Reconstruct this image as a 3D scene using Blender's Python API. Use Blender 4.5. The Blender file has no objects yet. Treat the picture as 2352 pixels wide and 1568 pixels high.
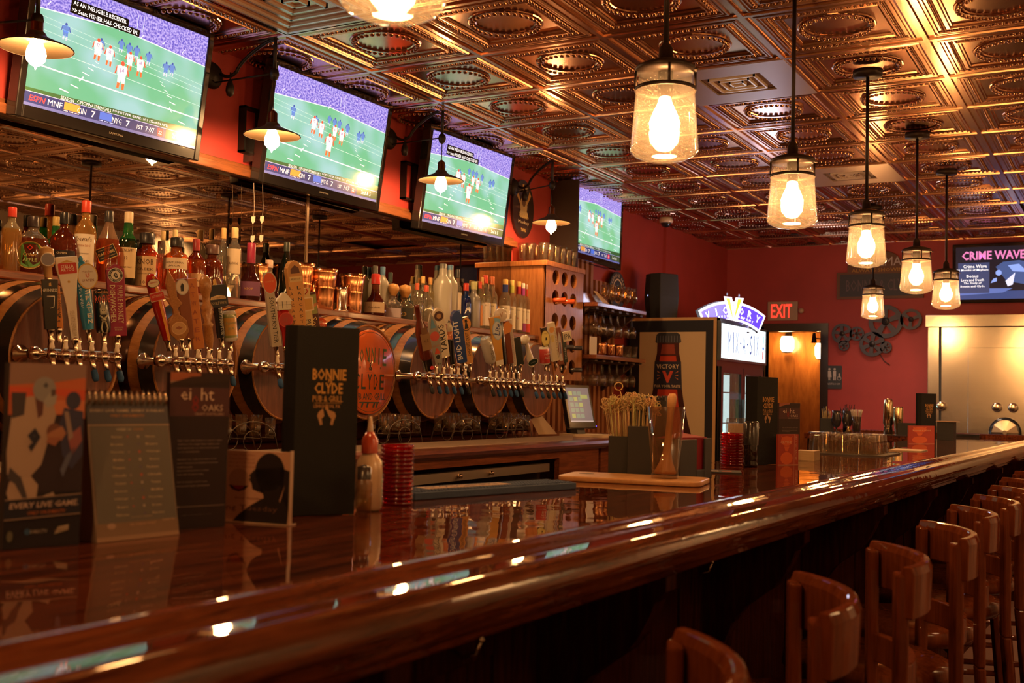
import bpy, math, random
import numpy as np
from math import pi, sin, cos, tan, radians, sqrt, atan2
from mathutils import Matrix, Vector
C = bpy.context.scene.collection
SC = bpy.context.scene
random.seed(7)
# ---------------- camera, world, exposure ----------------
F, YAW, PIT, ROL, CZ = 2566.35, .50982, .047066, .02378, 1.30      # focal length in pixels of the 2352 px frame
_f = Vector((-sin(YAW)*cos(PIT), cos(YAW)*cos(PIT), sin(PIT)))
_r = Vector((cos(YAW), sin(YAW), 0)); _u = _r.cross(_f)
CR = _r*cos(ROL) + _u*sin(ROL); CU = -_r*sin(ROL) + _u*cos(ROL)
EYE = Vector((0, 0, CZ))
cam = bpy.data.cameras.new('camera'); co = bpy.data.objects.new('camera', cam); C.objects.link(co)
m = Matrix((CR, CU, -_f)).transposed().to_4x4(); m.translation = EYE; co.matrix_world = m
cam.sensor_width = 36; cam.lens = F*36/2352; cam.clip_start = .05; cam.clip_end = 60
cam.dof.use_dof = True; cam.dof.focus_distance = 4.6; cam.dof.aperture_fstop = 5.6
SC.camera = co
w = bpy.data.worlds.new('world'); SC.world = w; w.use_nodes = True
w.node_tree.nodes['Background'].inputs[0].default_value = (1, .55, .3, 1)
w.node_tree.nodes['Background'].inputs[1].default_value = .02
SC.view_settings.view_transform = 'Standard'; SC.view_settings.look = 'None'
SC.view_settings.exposure = 0.85; SC.view_settings.gamma = 1; SC.view_settings.use_curve_mapping = False
SC.cycles.max_bounces = 10; SC.cycles.transparent_max_bounces = 24; SC.cycles.glossy_bounces = 5
SC.cycles.diffuse_bounces = 3; SC.cycles.transmission_bounces = 6
SC.cycles.sample_clamp_indirect = 4; SC.cycles.caustics_reflective = False; SC.cycles.caustics_refractive = False
SC.cycles.use_denoising = True
def area(name, loc, size, power, col, rot=(0, 0, 0), sy=None):
    l = bpy.data.lights.new(name, 'AREA'); l.spread = radians(110); l.energy = power; l.color = col; l.size = size
    if sy: l.shape = 'RECTANGLE'; l.size_y = sy
    o = bpy.data.objects.new(name, l); o.location = loc; o.rotation_euler = rot; C.objects.link(o); return o
def point(name, loc, power, col, r=.03, parent=None):
    l = bpy.data.lights.new(name, 'POINT'); l.energy = power; l.color = col; l.shadow_soft_size = r
    o = bpy.data.objects.new(name, l); o.location = loc; C.objects.link(o)
    if parent: o.parent = parent
    return o
# fill lights added under the ceiling to brighten the room, not real fixtures
area('fill_light', (.9, -1.0, 2.79), .4, 12, (1, .54, .26))
area('fill_light', (1.1, 3.0, 2.79), .4, 5, (1, .54, .26))
area('fill_light', (.7, 7.0, 2.79), .4, 24, (1, .58, .3))
for _y in (2.0, 5.2, 8.4):
    _w = area('wall_fill', (1.25, _y, 2.79), .3, 13, (1, .66, .36), (0, radians(-48), 0)); _w.data.spread = radians(115)  # added fill, brightens the right wall as the mirror shows it
area('fill_light', (-1.9, 10.0, 2.79), .4, 7, (1, .7, .5))
WARM = (1, .56, .24)

# ---------------- measuring: a photo pixel met with a known plane of the room ----------------
def ray(px, py): return _f + CR*((px-1176)/F) + CU*((784-py)/F)
def P(px, py, x=None, y=None, z=None):
    d = ray(px, py)
    t = x/d.x if x is not None else (y/d.y if y is not None else (z-CZ)/d.z)
    return EYE + d*t
def Pp(px, py, p0, n): d = ray(px, py); return EYE + d*((p0-EYE).dot(n)/d.dot(n))
def depth(p): return (Vector(p)-EYE).dot(_f)
def rad(wpx, p): return wpx/2*depth(p)/F
def frame(loc, X, Y):
    X = Vector(X).normalized(); Z = X.cross(Vector(Y)).normalized(); Y = Z.cross(X)
    m = Matrix((X, Y, Z)).transposed().to_4x4(); m.translation = Vector(loc); return m
def stand(bl, br, top, z=1.07):
    """frame of an upright card whose foot runs between two table points; returns frame, width, height"""
    a = P(*bl, z=z); b = P(*br, z=z); X = (b-a); n = X.cross(Vector((0, 0, 1)))
    t = Pp(*top, a, n)
    return frame(a, X, (0, 0, 1)), X.length, t.z-z

# ---------------- materials ----------------
def newmat(name):
    m = bpy.data.materials.new(name); m.use_nodes = True; nt = m.node_tree; nt.nodes.clear()
    o = nt.nodes.new('ShaderNodeOutputMaterial'); return m, nt, o
def N(nt, t, **k):
    n = nt.nodes.new('ShaderNode'+t)
    for a, v in k.items(): setattr(n, a, v)
    return n
def L(nt, a, b): nt.links.new(a, b)
def bsdf(nt, o, **k):
    b = N(nt, 'BsdfPrincipled')
    for a, v in k.items():
        a = a.replace('_', ' ')
        b.inputs[a].default_value = v
    L(nt, b.outputs[0], o.inputs[0]); return b
def colmat(name, rough=.5, metal=0, coat=0, bump=0, bscale=60, emit=0, spec=.5):
    m, nt, o = newmat(name); b = bsdf(nt, o, Roughness=rough, Metallic=metal)
    b.inputs['Coat Weight'].default_value = coat; b.inputs['Coat Roughness'].default_value = .05
    b.inputs['Specular IOR Level'].default_value = spec
    a = N(nt, 'Attribute', attribute_name='Col'); L(nt, a.outputs['Color'], b.inputs['Base Color'])
    if emit:
        b.inputs['Emission Strength'].default_value = emit; L(nt, a.outputs['Color'], b.inputs['Emission Color'])
        b.inputs['Roughness'].default_value = .25
    if bump:
        tc = N(nt, 'TexCoord'); n = N(nt, 'TexNoise'); n.inputs['Scale'].default_value = bscale; n.inputs['Detail'].default_value = 3
        bu = N(nt, 'Bump'); bu.inputs['Strength'].default_value = bump; bu.inputs['Distance'].default_value = .004
        L(nt, tc.outputs['Object'], n.inputs[0]); L(nt, n.outputs[0], bu.inputs['Height']); L(nt, bu.outputs[0], b.inputs['Normal'])
    return m
M = {}
M['paint'] = colmat('paint', .55)
M['gloss'] = colmat('gloss_paint', .22, coat=.6)
M['paper'] = colmat('paper', .6, spec=.3)
M['cap'] = colmat('cap_plastic', .35, spec=.35)
M['rubber'] = colmat('rubber', .75, bump=.3, bscale=300)
M['cloth'] = colmat('book_cloth', .7, bump=.4, bscale=500, spec=.15)
M['metal'] = colmat('metal', .18, 1)
M['steel'] = colmat('brushed_steel', .38, 1, bump=.15, bscale=8)
M['iron'] = colmat('dark_iron', .45, .6)
M['lit'] = colmat('lit_picture', .25, emit=.6)
M['lit'].cycles.emission_sampling = 'NONE'
M['sign'] = colmat('sign_light', .3, emit=.85)
M['exit'] = colmat('exit_light', .3, emit=1.0)
def glow(name, col, s):
    m, nt, o = newmat(name); e = N(nt, 'Emission'); e.inputs[0].default_value = (*col, 1); e.inputs[1].default_value = s
    L(nt, e.outputs[0], o.inputs[0]); return m
M['bulb'] = glow('bulb_glow', (1, .49, .17), 125)
M['bulb2'] = glow('sconce_bulb_glow', (1, .52, .20), 210)
def tint(name, body=.3, rough=.02, fres=1.45, seeds=0, facing=0):
    """thin coloured glass: see-through tinted by Col, with a share of body colour and a clear-coat reflection"""
    m, nt, o = newmat(name)
    a = N(nt, 'Attribute', attribute_name='Col')
    tr = N(nt, 'BsdfTransparent'); L(nt, a.outputs['Color'], tr.inputs[0])
    di = N(nt, 'BsdfTranslucent'); L(nt, a.outputs['Color'], di.inputs[0])
    d2 = N(nt, 'BsdfDiffuse'); L(nt, a.outputs['Color'], d2.inputs[0])
    mx0 = N(nt, 'MixShader'); mx0.inputs[0].default_value = .5; L(nt, di.outputs[0], mx0.inputs[1]); L(nt, d2.outputs[0], mx0.inputs[2])
    mx = N(nt, 'MixShader'); mx.inputs[0].default_value = body
    L(nt, tr.outputs[0], mx.inputs[1]); L(nt, mx0.outputs[0], mx.inputs[2])
    if seeds:
        tc = N(nt, 'TexCoord'); v = N(nt, 'TexVoronoi'); v.inputs['Scale'].default_value = seeds
        L(nt, tc.outputs['Object'], v.inputs['Vector'])
        mr = N(nt, 'MapRange'); mr.inputs[1].default_value = .10; mr.inputs[2].default_value = .15; mr.inputs[3].default_value = .3; mr.inputs[4].default_value = body
        L(nt, v.outputs['Distance'], mr.inputs[0]); L(nt, mr.outputs[0], mx.inputs[0])
    gl = N(nt, 'BsdfGlossy'); gl.inputs['Roughness'].default_value = rough
    lw = N(nt, 'LayerWeight'); lw.inputs[0].default_value = .5
    pw_ = N(nt, 'Math', operation='POWER'); pw_.inputs[1].default_value = 4; L(nt, lw.outputs['Facing'], pw_.inputs[0])
    mul = N(nt, 'Math', operation='MULTIPLY_ADD'); mul.inputs[1].default_value = .7; mul.inputs[2].default_value = .08; L(nt, pw_.outputs[0], mul.inputs[0])
    m2 = N(nt, 'MixShader'); L(nt, mul.outputs[0], m2.inputs[0]); L(nt, mx.outputs[0], m2.inputs[1]); L(nt, gl.outputs[0], m2.inputs[2])
    L(nt, m2.outputs[0], o.inputs[0]); return m
M['glass'] = tint('clear_glass', .02)
M['clear_bottle'] = tint('clear_bottle_glass', .12)
M['bottle'] = tint('bottle_glass', .28)
M['frost'] = tint('frosted_glass', .8, .3)
M['seeded'] = tint('seeded_glass', .025, .05, 1.5, seeds=150)
M['red_glass'] = tint('red_ribbed_glass', .2, .03, 1.6)
def wood(name, c1, c2, axis='Y', rough=.35, coat=0, scale=6, stretch=14, bump=.1, wave=None, crough=.06, spec=.4):
    m, nt, o = newmat(name); b = bsdf(nt, o, Roughness=rough); b.inputs['Specular IOR Level'].default_value = .0 if coat == 1 else spec; b.inputs['Coat Weight'].default_value = coat; b.inputs['Coat Roughness'].default_value = crough
    tc = N(nt, 'TexCoord'); mp = N(nt, 'Mapping'); s = [stretch]*3; s['XYZ'.index(axis)] = 1
    mp.inputs['Scale'].default_value = s; L(nt, tc.outputs['Object'], mp.inputs[0])
    n = N(nt, 'TexNoise'); n.inputs['Scale'].default_value = scale; n.inputs['Detail'].default_value = 8; n.inputs['Roughness'].default_value = .65; n.inputs['Distortion'].default_value = .6
    L(nt, mp.outputs[0], n.inputs[0])
    r = N(nt, 'ValToRGB'); r.color_ramp.elements[0].color = (*c1, 1); r.color_ramp.elements[1].color = (*c2, 1)
    r.color_ramp.elements[0].position = .35; r.color_ramp.elements[1].position = .68
    L(nt, n.outputs[0], r.inputs[0]); L(nt, r.outputs[0], b.inputs['Base Color'])
    if bump:
        bu = N(nt, 'Bump'); bu.inputs['Strength'].default_value = bump; bu.inputs['Distance'].default_value = .002
        L(nt, n.outputs[0], bu.inputs['Height']); L(nt, bu.outputs[0], b.inputs['Normal'])
    if wave:
        n2 = N(nt, 'TexNoise'); n2.inputs['Scale'].default_value = wave[0]; n2.inputs['Detail'].default_value = 2
        L(nt, tc.outputs['Object'], n2.inputs[0])
        b2 = N(nt, 'Bump'); b2.inputs['Strength'].default_value = 1; b2.inputs['Distance'].default_value = wave[1]
        L(nt, n2.outputs[0], b2.inputs['Height']); L(nt, b2.outputs[0], b.inputs['Coat Normal'])
    return m
M['bar_top'] = wood('bar_top_wood', (.022, .005, .003), (.20, .045, .018), 'Y', .3, 1, 3, 18, 0, (5, .0016), .015)
M['bar_rail'] = wood('bar_rail_wood', (.05, .011, .005), (.22, .055, .018), 'Y', .3, 1, 5, 18, .12, (14, .0006), .03)
M['dark_wood'] = wood('dark_panel_wood', (.018, .004, .002), (.045, .010, .005), 'Z', .5, .08, 6, 12, .2, None, .1, .0)
M['stool'] = wood('stool_wood', (.10, .020, .006), (.20, .048, .015), 'Z', .5, .35, 6, 10, .05, None, .04, .0)
M['red_wood'] = wood('back_bar_wood', (.12, .028, .012), (.30, .09, .035), 'Y', .32, .5, 5, 14, .2, None, .12)
M['oak'] = wood('oak_cabinet_wood', (.30, .10, .025), (.50, .20, .06), 'Z', .4, .3, 6, 12, .3, None, .15)
M['ledge'] = wood('ledge_wood', (.12, .035, .01), (.24, .08, .025), 'Y', .45, .1, 6, 14, .2)
M['stave'] = wood('barrel_stave_wood', (.36, .13, .03), (.58, .25, .07), 'X', .42, .3, 6, 10, .3, None, .2)
M['head'] = wood('barrel_head_wood', (.13, .035, .018), (.27, .085, .045), 'Z', .45, .3, 5, 10, .3, None, .2)
M['slat'] = wood('slat_wood', (.28, .11, .045), (.45, .2, .09), 'Z', .5, .1, 6, 14, .2)
M['tap_wood'] = wood('turned_wood', (.35, .15, .04), (.5, .24, .08), 'Z', .4, .4, 20, 8, .1)
M['maple'] = wood('maple_board_wood', (.62, .30, .11), (.72, .38, .15), 'Y', .4, .2, 4, 10, .05)
M['hall'] = wood('hall_panel_wood', (.22, .07, .015), (.42, .15, .03), 'Z', .25, .3, 2.5, 5, .1)
def plain(name, col, rough=.6, metal=0, noise=0, nscale=5, bump=0):
    m, nt, o = newmat(name); b = bsdf(nt, o, Roughness=rough, Metallic=metal); b.inputs['Base Color'].default_value = (*col, 1)
    if noise or bump:
        tc = N(nt, 'TexCoord'); n = N(nt, 'TexNoise'); n.inputs['Scale'].default_value = nscale; n.inputs['Detail'].default_value = 6
        L(nt, tc.outputs['Object'], n.inputs[0])
        if noise:
            mx = N(nt, 'MixRGB'); mx.inputs[1].default_value = (*col, 1); mx.inputs[2].default_value = (*[c*(1-noise) for c in col], 1)
            L(nt, n.outputs[0], mx.inputs[0]); L(nt, mx.outputs[0], b.inputs['Base Color'])
        if bump:
            bu = N(nt, 'Bump'); bu.inputs['Strength'].default_value = bump; bu.inputs['Distance'].default_value = .01
            L(nt, n.outputs[0], bu.inputs['Height']); L(nt, bu.outputs[0], b.inputs['Normal'])
    return m
M['red_wall'] = plain('red_plaster', (.44, .045, .038), .6, 0, .35, 4, .15)
M['beige_wall'] = plain('beige_plaster', (.74, .60, .42), .7, 0, .15, 3)
M['floor'] = plain('dark_floor', (.16, .075, .045), .4, 0, .4, 6)
M['mirror'] = plain('smoked_mirror', (.37, .31, .24), .015, 1)
M['copper'] = plain('copper_tin', (.68, .37, .22), .2, 1, .3, 9)
M['copper_flat'] = plain('painted_vent_panel', (.50, .40, .36), .35, .7)
M['pitcher'] = plain('copper_pitcher', (.85, .42, .20), .18, 1)
M['vault'] = plain('vault_steel', (.62, .58, .54), .2, 1, .1, 2, .25)
# ---------------- mesh building ----------------
_txt = {}
def glyphs(s, bold=0, shear=0):
    if 'M' in s and bold < .05: bold = 0
    k = (s, bold, shear)
    if k not in _txt:
        cu = bpy.data.curves.new('lettering', 'FONT'); cu.body = s; cu.resolution_u = 1; cu.offset = bold*.35; cu.shear = shear; cu.align_x = 'CENTER'; cu.space_line = .85
        ob = bpy.data.objects.new('lettering', cu); me = bpy.data.meshes.new_from_object(ob)
        v = np.array([x.co[:2] for x in me.vertices]) if len(me.vertices) else np.zeros((1, 2))
        lo, hi = v.min(0), v.max(0); v = (v-(lo+hi)/2)/np.maximum(hi-lo, 1e-6)
        _txt[k] = (v, [tuple(p.vertices) for p in me.polygons]); bpy.data.objects.remove(ob); bpy.data.curves.remove(cu); bpy.data.meshes.remove(me)
    return _txt[k]
W_ = (1, 1, 1)
class MB:
    def __init__(s, col=(.5, .5, .5)): s.v = []; s.f = []; s.c = []; s.m = []; s.sm = []; s.col = col; s.mi = 0; s.T = None; s.smooth = False
    def add(s, vs, fs, col=None, smooth=None):
        b = len(s.v)
        if s.T is not None: vs = [tuple(s.T @ Vector(v)) for v in vs]
        s.v += [tuple(v) for v in vs]; col = col or s.col
        for f in fs: s.f.append(tuple(b+i for i in f)); s.c.append(col); s.m.append(s.mi); s.sm.append(s.smooth if smooth is None else smooth)
        return s
    def box(s, x0, x1, y0, y1, z0, z1, col=None):
        return s.add([(x0,y0,z0),(x1,y0,z0),(x1,y1,z0),(x0,y1,z0),(x0,y0,z1),(x1,y0,z1),(x1,y1,z1),(x0,y1,z1)],
            [(0,3,2,1),(4,5,6,7),(0,1,5,4),(1,2,6,5),(2,3,7,6),(3,0,4,7)], col)
    def lathe(s, prof, n=16, c=(0, 0, 0), col=None, axis='Z', sx=1, sy=1, ribs=0, rd=0, cols=None):
        vs = []
        for r, z in prof:
            for i in range(n):
                a = 2*pi*i/n; rr = r*(1+rd*cos(ribs*a)) if ribs else r
                p = (rr*cos(a)*sx, rr*sin(a)*sy, z)
                if axis == 'X': p = (z, p[0], p[1])
                elif axis == 'Y': p = (p[0], z, -p[1])
                vs.append((p[0]+c[0], p[1]+c[1], p[2]+c[2]))
        for j in range(len(prof)-1):
            fs = [(j*n+i, j*n+(i+1) % n, (j+1)*n+(i+1) % n, (j+1)*n+i) for i in range(n)]
            if j == 0: b = len(s.v); s.add(vs, fs, cols[0] if cols else col, True)
            else:
                for f in fs: s.f.append(tuple(b+i for i in f)); s.c.append(cols[j] if cols else (col or s.col)); s.m.append(s.mi); s.sm.append(True)
        return s
    def tube(s, pts, r, n=6, col=None, closed=False):
        pts = [Vector(p) for p in pts]; vs = []; k = len(pts); rs = r if isinstance(r, (list, tuple)) else [r]*k; up = None
        for i, p in enumerate(pts):
            a = pts[i-1] if (i or closed) else p; b = pts[(i+1) % k] if (i < k-1 or closed) else p
            t = (b-a).normalized()
            if up is None: up = t.orthogonal().normalized()
            up = (up - t*up.dot(t)).normalized(); sd = t.cross(up)
            for j in range(n): an = 2*pi*j/n; vs.append(p + up*cos(an)*rs[i] + sd*sin(an)*rs[i])
        fs = [(i*n+j, i*n+(j+1) % n, ((i+1) % k)*n+(j+1) % n, ((i+1) % k)*n+j) for i in range(k if closed else k-1) for j in range(n)]
        if not closed: fs += [tuple(range(n))[::-1], tuple((k-1)*n+j for j in range(n))]
        return s.add(vs, fs, col, True)
    def poly(s, pts, z=0, col=None):            # flat polygon in local XY
        return s.add([(p[0], p[1], z) for p in pts], [tuple(range(len(pts)))], col, False)
    def prism(s, pts, z0, z1, col=None, smooth=False):
        n = len(pts)
        s.add([(p[0], p[1], z) for z in (z0, z1) for p in pts], [tuple(range(n))[::-1], tuple(range(n, 2*n))], col, False)
        b = len(s.v)-2*n
        for i in range(n): j = (i+1) % n; s.f.append((b+i, b+j, b+n+j, b+n+i)); s.c.append(col or s.col); s.m.append(s.mi); s.sm.append(smooth)
        return s
    def rect(s, x0, y0, x1, y1, z=0, col=None): return s.poly([(x0,y0),(x1,y0),(x1,y1),(x0,y1)], z, col)
    def text(s, t, cx, cy, w, h, col=W_, z=.001, bold=0, shear=0, rot=0):
        v, fs = glyphs(t, bold, shear); w = w*.28 if t in ('I', 'l', '1', 'i') else w; c_, s_ = cos(rot), sin(rot)
        return s.add([(cx+(x*w)*c_-(y*h)*s_, cy+(x*w)*s_+(y*h)*c_, z) for x, y in v], fs, col, False)
    def arctext(s, t, cx, cy, r, a0, a1, h, w, col=W_, z=.001, bold=0):   # letters on an arc, angles in radians, from a0 to a1
        for i, ch in enumerate(t):
            if ch == ' ': continue
            a = a0+(a1-a0)*(i/(max(len(t)-1, 1))); d = 1 if a1 < a0 else -1
            s.text(ch, cx+r*cos(a), cy+r*sin(a), w, h, col, z, bold, 0, a-d*pi/2)
        return s
def circ(cx, cy, r, n=20, ry=None, a0=0, a1=2*pi):
    full = abs(a1-a0-2*pi) < 1e-6; k = n if full else n-1
    return [(cx+r*cos(a0+(a1-a0)*i/k), cy+(ry or r)*sin(a0+(a1-a0)*i/k)) for i in range(n)]
def rrect(w, h, r, cx=0, cy=0, n=4):
    o = []
    for qx, qy, a in ((1, 1, 0), (-1, 1, pi/2), (-1, -1, pi), (1, -1, 3*pi/2)):
        for i in range(n+1): t = a+pi/2*i/n; o.append((cx+qx*(w/2-r)+r*cos(t), cy+qy*(h/2-r)+r*sin(t)))
    return o
def obj(name, mb, mat, parent=None, label=None, bevel=0):
    me = bpy.data.meshes.new(name); me.from_pydata(mb.v, [], mb.f)
    for mm in (mat if isinstance(mat, (list, tuple)) else [mat]): me.materials.append(M[mm] if isinstance(mm, str) else mm)
    k = len(mb.f)
    if len(me.polygons) == k and k:
        me.polygons.foreach_set('use_smooth', mb.sm); me.polygons.foreach_set('material_index', mb.m)
        at = me.attributes.new('Col', 'FLOAT_COLOR', 'FACE'); at.data.foreach_set('color', [c for q in mb.c for c in (*q[:3], 1.0)])
    me.update()
    o = bpy.data.objects.new(name, me); C.objects.link(o)
    if parent: o.parent = parent
    if label: o['label'] = label
    if bevel:
        b = o.modifiers.new('bevel', 'BEVEL'); b.width = bevel; b.segments = 2; b.limit_method = 'ANGLE'
    return o
def tag(o, label=None, cat=None, group=None, kind=None):
    if label: o['label'] = label
    if cat: o['category'] = cat
    if group: o['group'] = group
    if kind: o['kind'] = kind
    return o
def thing(name, label, cat, loc=(0, 0, 0), rot=0, group=None, mat=None):
    o = bpy.data.objects.new(name, None); C.objects.link(o); o.empty_display_size = .05
    if mat is not None: o.matrix_world = mat
    else: o.location = loc; o.rotation_euler = (0, 0, rot)
    return tag(o, label, cat, group)
def copy_tree(o, parent=None):
    kids = [c for c in C.objects if c.parent == o]
    c = o.copy(); C.objects.link(c)
    if parent: c.parent = parent
    for ch in kids: copy_tree(ch, c)
    return c
def dup(o, label, mat=None, loc=None, rot=0):
    c = copy_tree(o)
    if mat is not None: c.matrix_world = mat
    else: c.location = loc; c.rotation_euler = (0, 0, rot)
    c['label'] = label; return c
def struct(name, mb, mat, label=None):
    o = obj(name, mb, mat); o['kind'] = 'structure'
    if label: o['label'] = label
    return o
# ---------------- room shell ----------------
XW, YF, XR, ZC, YN = -3.68, 11.0, 1.5, 2.838, -2.6
struct('floor', MB().box(XW-.1, XR+.1, YN, YF+3.2, -.1, 0), 'floor')
struct('wall_left', MB().box(XW-.12, XW, YN, YF+.1, 0, ZC+.05), 'red_wall')
struct('wall_right', MB().box(XR, XR+.1, YN, YF, 0, ZC+.05), 'beige_wall')
struct('wall_near', MB().box(XW-.1, XR+.1, YN-.1, YN, 0, ZC+.05), 'beige_wall')
DX0, DX1, DZ = -3.24, -2.69, 1.985                      # doorway in the far wall
b = MB(); b.box(XW-.1, DX0, YF, YF+.12, 0, ZC+.05); b.box(DX1, XR+.1, YF, YF+.12, 0, ZC+.05); b.box(DX0, DX1, YF, YF+.12, DZ, ZC+.05)
struct('wall_far', b, 'red_wall')
b = MB((.035, .02, .015)); b.box(DX1, DX1+.075, YF-.02, YF+.12, 0, DZ+.08); b.box(DX0-.075, DX0, YF-.02, YF+.12, 0, DZ+.08); b.box(DX0, DX1, YF-.02, YF+.12, DZ, DZ+.08)
struct('trim_1', b, 'gloss')
b = MB(); b.box(-4.4, -1.6, YF+1.75, YF+1.85, 0, 2.6); b.box(-4.5, -4.4, YF+.12, YF+1.85, 0, 2.6)
struct('wall_hall', b, 'hall', 'wood panelled hallway wall beyond the doorway')
struct('ceiling_hall', MB().box(-4.5, -1.6, YF+.12, YF+1.85, 2.6, 2.66), 'beige_wall')
# pilaster and dark bulkhead at the far left
b = MB(); b.box(XW, XW+.03, 9.3, YF, 0, ZC); struct('trim_2', b, 'red_wall')

# pressed tin ceiling: 0.61 m tiles
T, X0, Y0 = .61, -3.208, 4.285
def tile():
    vs, fs = [], []
    prof = [(0,-.010),(.010,-.010),(.012,0),(.034,0),(.038,-.007),(.044,-.007),(.047,0),(.050,0),(.053,-.005),(.058,-.005),(.061,.002),(.100,.002),(.103,-.005),(.108,-.005),(.112,.001),(.118,.001),(.121,.008)]
    for d, z in prof: vs += [(d,d,z),(T-d,d,z),(T-d,T-d,z),(d,T-d,z)]
    for j in range(len(prof)-1):
        for i in range(4): k = (i+1) % 4; fs.append((j*4+i, j*4+k, j*4+4+k, j*4+4+i))
    nf = len(fs); n = 24; c = T/2; b0 = len(vs)
    last = (len(prof)-1)*4
    # plate with a ring: ring loops
    for r, z in [(.160,.008),(.157,.004),(.152,.003),(.130,.003),(.126,.004),(.122,.008),(.06,.008),(.0005,.008)]:
        for i in range(n): a = 2*pi*i/n; vs.append((c+r*cos(a), c+r*sin(a), z))
    for j in range(7):
        for i in range(n): k = (i+1) % n; fs.append((b0+j*n+i, b0+j*n+k, b0+(j+1)*n+k, b0+(j+1)*n+i))
    # square plate to circle: fan by quadrant
    cor = [last+2, last+3, last, last+1]                 # corners at 45, 135, 225, 315 degrees
    for q in range(4):
        for i in range(6):
            k = q*6+i; fs.append((cor[q], b0+(k+1) % n, b0+k))
        k = (q*6+6) % n; fs.append((cor[q], cor[(q+1) % 4], b0+k))
    sm = [False]*nf + [False]*(7*n) + [False]*28
    def bead(x, y, r, h, z):
        b = len(vs); m = 6
        for rr, zz in ((r, z), (r*.75, z-h*.75)):
            for i in range(m): a = 2*pi*i/m; vs.append((x+rr*cos(a), y+rr*sin(a), zz))
        vs.append((x, y, z-h))
        for i in range(m): k = (i+1) % m; fs.append((b+i, b+k, b+m+k, b+m+i)); fs.append((b+m+i, b+m+k, b+2*m))
        sm.extend([True]*12)
    for i in range(19):
        t = .082+(T-.164)*i/18
        for x, y in ((t, .081), (t, T-.081), (.081, t), (T-.081, t)): bead(x, y, .0095, .011, .002)
    for i in range(32): a = 2*pi*i/32; bead(c+.141*cos(a), c+.141*sin(a), .0125, .011, -.002)
    return np.array(vs), fs, sm
tv, tf, tsm = tile(); tv[:, 2] += ZC
VENT = {(2, 1), (2, 5), (0, -2), (4, 8), (2, -5)}
cells = [(i, j) for i in range(-1, 9) for j in range(-12, 12) if (i, j) not in VENT]
allv = np.concatenate([tv+np.array([X0+i*T, Y0+j*T, 0]) for i, j in cells]); nv = len(tv)
lens = np.array([len(f) for f in tf]); flat = np.array([k for f in tf for k in f])
# clip nothing: the outermost tiles run into the walls
me = bpy.data.meshes.new('ceiling'); me.vertices.add(len(allv)); me.vertices.foreach_set('co', allv.ravel())
nl = len(flat)*len(cells); me.loops.add(nl); me.loops.foreach_set('vertex_index', np.concatenate([flat+nv*k for k in range(len(cells))]))
me.polygons.add(len(tf)*len(cells)); ls = np.tile(lens, len(cells)); me.polygons.foreach_set('loop_start', np.concatenate([[0], np.cumsum(ls)[:-1]]))
me.update(calc_edges=True); me.validate()
me.polygons.foreach_set('use_smooth', np.tile(np.array(tsm), len(cells)))
me.materials.append(M['copper']); co_ = bpy.data.objects.new('ceiling', me); C.objects.link(co_); co_['kind'] = 'structure'
struct('ceiling_slab', MB().box(XW-.1, XR+.1, YN-.1, YF+.1, ZC+.02, ZC+.12), 'copper')
# ceiling vents
def vent(i, j, label, cross=False, big=False):
    t = thing('ceiling_vent', label, 'air vent', (X0+(i+.5)*T, Y0+(j+.5)*T, ZC-.012), group='air vents in the tin ceiling')
    h = T/2
    if big:
        b = MB((.6, .5, .45)); b.box(-h, h, -h, h, .004, .014, (.25, .1, .06)); obj('backing', b, 'copper', t)
        for k, s in enumerate((.27, .21, .15, .09, .04)):
            b = MB((.55, .45, .42)); w_ = .012
            for a, c_, d, e in ((-s, s, -s, -s+w_), (-s, s, s-w_, s), (-s, -s+w_, -s, s), (s-w_, s, -s, s)): b.box(a, c_, d, e, -.006, .004)
            obj('louver', b, 'gloss', t)
    else:
        g = .15; b = MB((.5, .4, .36)); b.box(-h, h, -h, -g, 0, .01); b.box(-h, h, g, h, 0, .01); b.box(-h, -g, -g, g, 0, .01); b.box(g, h, -g, g, 0, .01); obj('panel', b, 'copper_flat', t)
        b = MB((.12, .05, .03)); b.box(-g, g, -g, g, .012, .02); obj('backing', b, 'paint', t)
        for s in (.115, .075, .035):
            b = MB((.7, .6, .56)); w_ = .008
            for a, c_, d, e in ((-s, s, -s, -s+w_), (-s, s, s-w_, s), (-s, -s+w_, -s, s), (s-w_, s, -s, s)): b.box(a, c_, d, e, -.002, .012)
            obj('louver', b, 'gloss', t)
    return t
vent(2, 1, 'grey square ceiling vent panel beside the nearest hanging lamp with rods in view')
vent(2, 5, 'smaller looking grey vent panel farther back in the copper ceiling')
vent(0, -2, 'large louvered copper diffuser at the top edge, above the televisions', big=True)
t = thing('security_camera', 'white dome security camera on the ceiling above the black speaker', 'camera', P(1530, 500, z=ZC-.01))
obj('housing', MB((.75, .6, .5)).lathe([(.001, 0), (.055, 0), (.06, -.03), (.055, -.045), (.001, -.045)], 20), 'gloss', t)
obj('dome', MB((.02, .02, .025)).lathe([(.045, -.045), (.04, -.065), (.025, -.08), (.001, -.085)], 16), 'gloss', t)

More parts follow.
